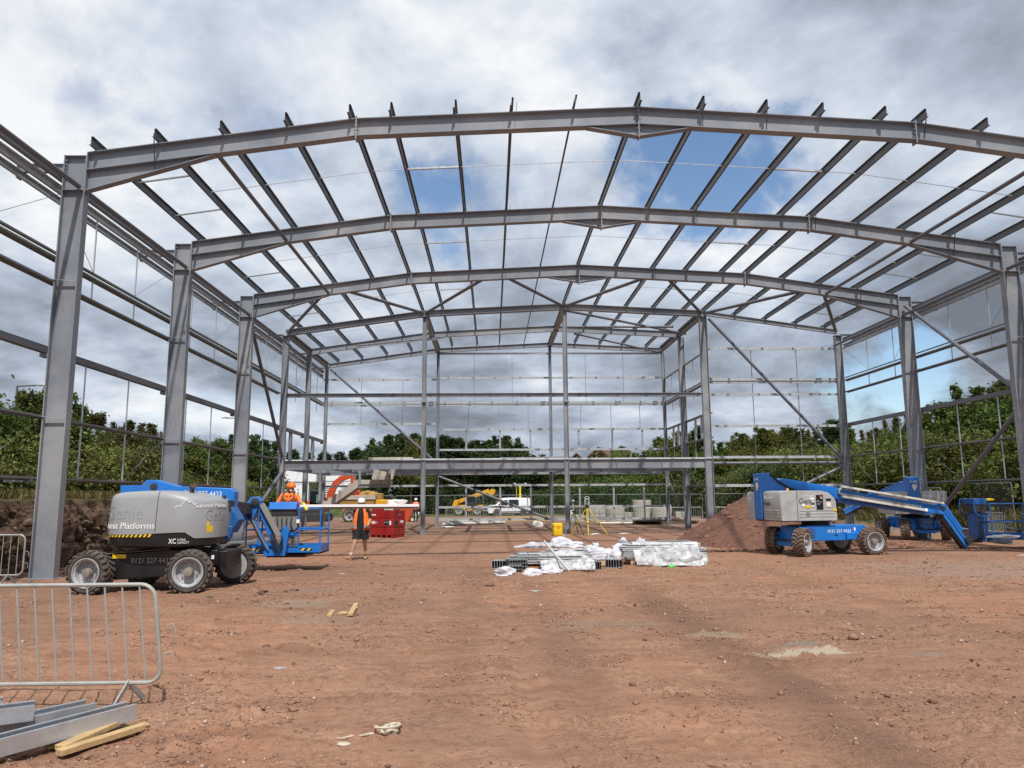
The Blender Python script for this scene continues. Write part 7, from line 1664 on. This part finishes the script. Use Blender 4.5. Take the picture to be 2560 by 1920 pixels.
for a in [
 # bank on the west side
 (-60, 985, 24, 'green1', 'dense green tree on the earth bank at the picture edge', 1.15), (55, 985, 27, 'green2', 'dense green tree on the bank, just outside the first column', 1.1), (150, 952, 29, 'green3', 'thin sprigged tree showing on both sides of the first column', .8),
 (225, 1040, 30, 'bro2', 'brownish bush on the bank between the first and second columns', 1.2), (275, 1075, 36, 'dk1', 'dark tree behind the brownish bushes, first bay', 1.0), (330, 1058, 33, 'bro1', 'tall russet tree beside the second column', 1.15), (385, 1065, 38, 'bro1', 'russet tree behind the second column', 1.1),
 (462, 1085, 42, 'green3', 'loose-leaved tree with tufted top between second and third columns', 1.0), (520, 1075, 45, 'green3', 'loose-leaved tree beside the street lamp', .9), (495, 1150, 39, 'yel2', 'yellow-green bush on the bank in the second bay', 1.25), (545, 1120, 50, 'dk1', 'dark tree beside the third column', 1.1), (440, 1150, 38, 'yel2', 'yellow-green bush before the loose-leaved trees', 1.1),
 (610, 1092, 62, 'dk1', 'dark round tree between the third column and the wall brace', 1.1), (655, 1108, 66, 'dk1', 'dark round tree above the long white cabin', 1.0), (640, 1170, 60, 'bush1', 'rounded green bush before the long white cabin', 1.2), (575, 1165, 52, 'yel2', 'yellowish bush at the foot of the third column', 1.1),
 (110, 1150, 23.5, 'bush1', 'leafy bush at the brink of the cut earth, behind the first column', 1.0), (270, 1160, 27, 'yel2', 'yellow-leaved bush above the grey cowling', 1.1), (205, 1130, 26, 'bro2', 'grey-brown thicket bush on the bank edge', 1.3), (20, 1120, 22.5, 'bro2', 'thicket bush at the picture edge on the bank', 1.1), (350, 1150, 30, 'bro2', 'brownish bush above the cowling exhaust', 1.2),
 # skyline at the back
 (735, 1128, 125, 'pine1', 'small far pine behind the cabin roof', 1.2), (770, 1135, 120, 'pine2', 'far pine beside the far street lamp', 1.2), (810, 1132, 120, 'pine1', 'far pine in the low gap of the skyline', 1.3), (850, 1133, 118, 'pine2', 'far pine above the concrete landing', 1.3), (893, 1124, 116, 'pine1', 'far pine before the taller clump begins', 1.3), (930, 1115, 112, 'pine2', 'pine at the shoulder of the taller clump', 1.4),
 (965, 1096, 102, 'dk1', 'dark tree making the left half of the tall clump', 1.0), (1005, 1090, 100, 'dk1', 'dark tree at the peak of the tall clump by the quarter column', 1.0), (1030, 1098, 96, 'yel1', 'drooping yellowish tree inside the dark clump', .7), (1045, 1096, 104, 'pine1', 'pine with spiky top behind the quarter column', 1.4), (1075, 1098, 104, 'pine2', 'pine between the two quarter columns', 1.4), (1110, 1094, 102, 'pine1', 'spiky pine past the quarter columns', 1.5), (1145, 1100, 102, 'pine2', 'dark pine near the middle of the back wall', 1.5), (1185, 1108, 104, 'pine1', 'pine sloping down toward the roof gap', 1.5), (1225, 1106, 100, 'dk1', 'round dark tree over the telehandler', 1.1), (1265, 1095, 98, 'dk1', 'dark tree with ragged top over the van', .95), (1300, 1115, 98, 'dk1', 'last dark tree before the gap in the skyline', 1.0), (1335, 1140, 100, 'green1', 'low green tree at the edge of the skyline gap', 1.0),
 (1395, 1158, 112, 'green2', 'low tree under the skyline gap', 1.2), (1425, 1146, 110, 'green1', 'small tree beside the brick gable', 1.0), (1500, 1136, 106, 'green1', 'green tree covering the side of the brick houses', 1.0), (1545, 1128, 108, 'yel1', 'pale green tree past the brick houses', 1.0), (1555, 1120, 120, 'pine1', 'far pointed pine past the brick houses', .9), (1585, 1136, 104, 'green2', 'green tree before the second skyline gap', 1.0), (1630, 1130, 90, 'green1', 'tree starting the green rise toward the heap', 1.0),
 (1665, 1100, 82, 'green1', 'green tree left of the extension corner', 1.0), (1705, 1085, 78, 'yel1', 'pale green tree seen through the extension corner posts', 1.0), (1745, 1072, 76, 'pine1', 'slim pine top between the extension posts', 1.0), (1730, 1108, 74, 'green2', 'green tree seen beside the kerb of window posts', 1.0), (1800, 1108, 72, 'green1', 'green tree above the gravel heap', 1.0), (1850, 1088, 70, 'yel1', 'light yellow-green tree above the gravel heap', 1.0), (1905, 1075, 68, 'yel1', 'light yellow-green tree in the middle of the braced bay', 1.05), (1960, 1073, 68, 'yel1', 'light green tree near the wall tie in the braced bay', 1.0), (2005, 1075, 66, 'bro1', 'greyish-brown tree behind the diagonal brace', 1.0), (2080, 1055, 62, 'pine2', 'dark pine behind the corner column', 1.3), (2130, 1078, 60, 'green2', 'green tree just past the corner column', 1.0), (2190, 1076, 58, 'bro1', 'thin brownish tree past the corner column', .9), (2245, 1050, 55, 'bro1', 'bare-topped brown tree beside the third right column', .8), (2305, 1040, 52, 'green1', 'green tree behind the thick right column', 1.0),
 (2365, 985, 46, 'green3', 'tall open tree with sky showing through its crown', 1.0), (2440, 972, 43, 'green1', 'tall full green tree inside the last bay', .95), (2520, 962, 40, 'green2', 'tallest green tree at the picture edge', 1.0), (2600, 950, 37, 'green1', 'tall tree cut by the picture edge beyond the last column', 1.0), (2400, 1105, 38, 'bro2', 'brown-green bush under the tall open tree', 1.2), (2480, 1120, 36, 'yel2', 'yellow-green bush behind the lift basket', 1.2), (2545, 1110, 33, 'bush1', 'green bush at the picture edge behind the basket', 1.1), (2330, 1130, 42, 'bro2', 'brown-green bush beside the thick column', 1.2), (2220, 1130, 48, 'yel2', 'yellow-green bush beyond the far lift', 1.3), (2130, 1140, 52, 'bush1', 'green bush past the corner column', 1.3)]:
    T_px(*a)
# undergrowth that closes the gaps below the crowns
def thicket(name, lab, pts, width, hgt, n, lm, leaf, seed):
    rg = np.random.default_rng(seed); pts = np.array(pts, float); seg = np.hypot(*np.diff(pts, axis=0).T); cum = np.concatenate([[0], np.cumsum(seg)])
    s = rg.random(n)*cum[-1]; x = np.interp(s, cum, pts[:, 0])+rg.normal(0, 1, n)*width*.5; y = np.interp(s, cum, pts[:, 1])+rg.normal(0, 1, n)*width*.5
    H = hgt*(.55+.9*fbm(x*.35+seed, y*.35, 3)); z = land(x, y)+H*rg.random(n)**.75
    cl = fbm(x*.8, z*1.1+y*.5, 3); k = cl > .36; C = np.stack([x, y, z], -1)[k]
    me = leaf_mesh(name, C, leaf*rg.uniform(.6, 1.4, len(C)), .5+.11*rg.normal(size=len(C))+(cl[k]-.5)*1.3, LM[lm], .55, .2, seed)
    o = bpy.data.objects.new(name, me); COL.objects.link(o); tag(o, lab, 'undergrowth', None, 'stuff'); return o
WB = [(-14.5, 12), (-14.2, 20), (-14.2, 26), (-16, 33), (-18, 40), (-21, 48), (-25, 58), (-30, 70)]
thicket('undergrowth', 'tangled yellow-green thicket growing along the top of the earth bank', WB, 2.2, 1.9, 42000, 'yellow', .06, 1); thicket('undergrowth', 'green scrub behind the thicket on the earth bank', [(a-3, b) for a, b in WB], 2.5, 3.2, 36000, 'green', .09, 2)
BB = [(-32, 112), (-12, 106), (-2, 102), (8, 104), (14, 96), (20, 84), (24, 70), (24.5, 58), (25, 46), (25.5, 34), (26.5, 24)]
thicket('undergrowth', 'dense green scrub along the back and east of the site', BB, 4.0, 3.7, 90000, 'green', .14, 3); thicket('undergrowth', 'dark scrub in front of the back trees', [(-14, 101), (0, 97), (10, 92), (17, 80), (21.5, 66), (22.5, 50)], 2.2, 3.2, 42000, 'dark', .13, 4); thicket('undergrowth', 'yellow-green scrub at the grass edge east of the site', [(22.5, 60), (23, 46), (23.5, 36), (24.0, 25)], 1.5, 3.4, 36000, 'yellow', .085, 5)
thicket('undergrowth', 'brownish saplings among the trees beyond the heap', [(19, 74), (22, 62), (23, 48), (24, 36)], 1.8, 3.6, 36000, 'brown', .09, 6)
# dry grass at the brink of the bank and along the east edge
def grass(name, lab, X, Y, H, seed):
    rg = np.random.default_rng(seed); n = len(X); Z = land(X, Y)+.02; th = rg.random(n)*6.283; w = .012+.01*rg.random(n); lx, ly = rg.normal(0, .25, n)*H, rg.normal(0, .25, n)*H
    c, s = np.cos(th)*w, np.sin(th)*w
    v = np.stack([np.stack([X-c, Y-s, Z-.1], -1), np.stack([X+c, Y+s, Z-.1], -1), np.stack([X+lx*.4+c*.6, Y+ly*.4+s*.6, Z+H*.6], -1), np.stack([X+lx, Y+ly, Z+H], -1)], 1).reshape(-1, 3)
    me = bpy.data.meshes.new(name); me.vertices.add(4*n); me.loops.add(4*n); me.polygons.add(n); me.vertices.foreach_set('co', v.ravel()); me.loops.foreach_set('vertex_index', np.arange(4*n)); me.polygons.foreach_set('loop_start', np.arange(n)*4); me.update(calc_edges=True)
    at = me.attributes.new('tint', 'FLOAT', 'FACE'); at.data.foreach_set('value', rg.random(n).astype(np.float32))
    me.materials.append(LG); o = bpy.data.objects.new(name, me); COL.objects.link(o); tag(o, lab, 'grass', None, 'stuff')
LG = leaf_mat('dry_grass_blades', (.06, .07, .02), (.15, .135, .05), (.30, .25, .12))
rg = np.random.default_rng(9); n = 26000; y = rg.uniform(9, 45, n); x = bank_edge(y)-1.0-np.abs(rg.normal(0, 1.1, n)); grass('dry_grass', 'dry yellow grass along the brink of the earth bank', x, y, rg.uniform(.08, .34, n), 1)
n = 18000; y = rg.uniform(20, 60, n); x = 20.9+np.abs(rg.normal(0, 1.2, n)); grass('rough_grass', 'rough grass along the east edge of the site', x, y, rg.uniform(.1, .4, n), 2)
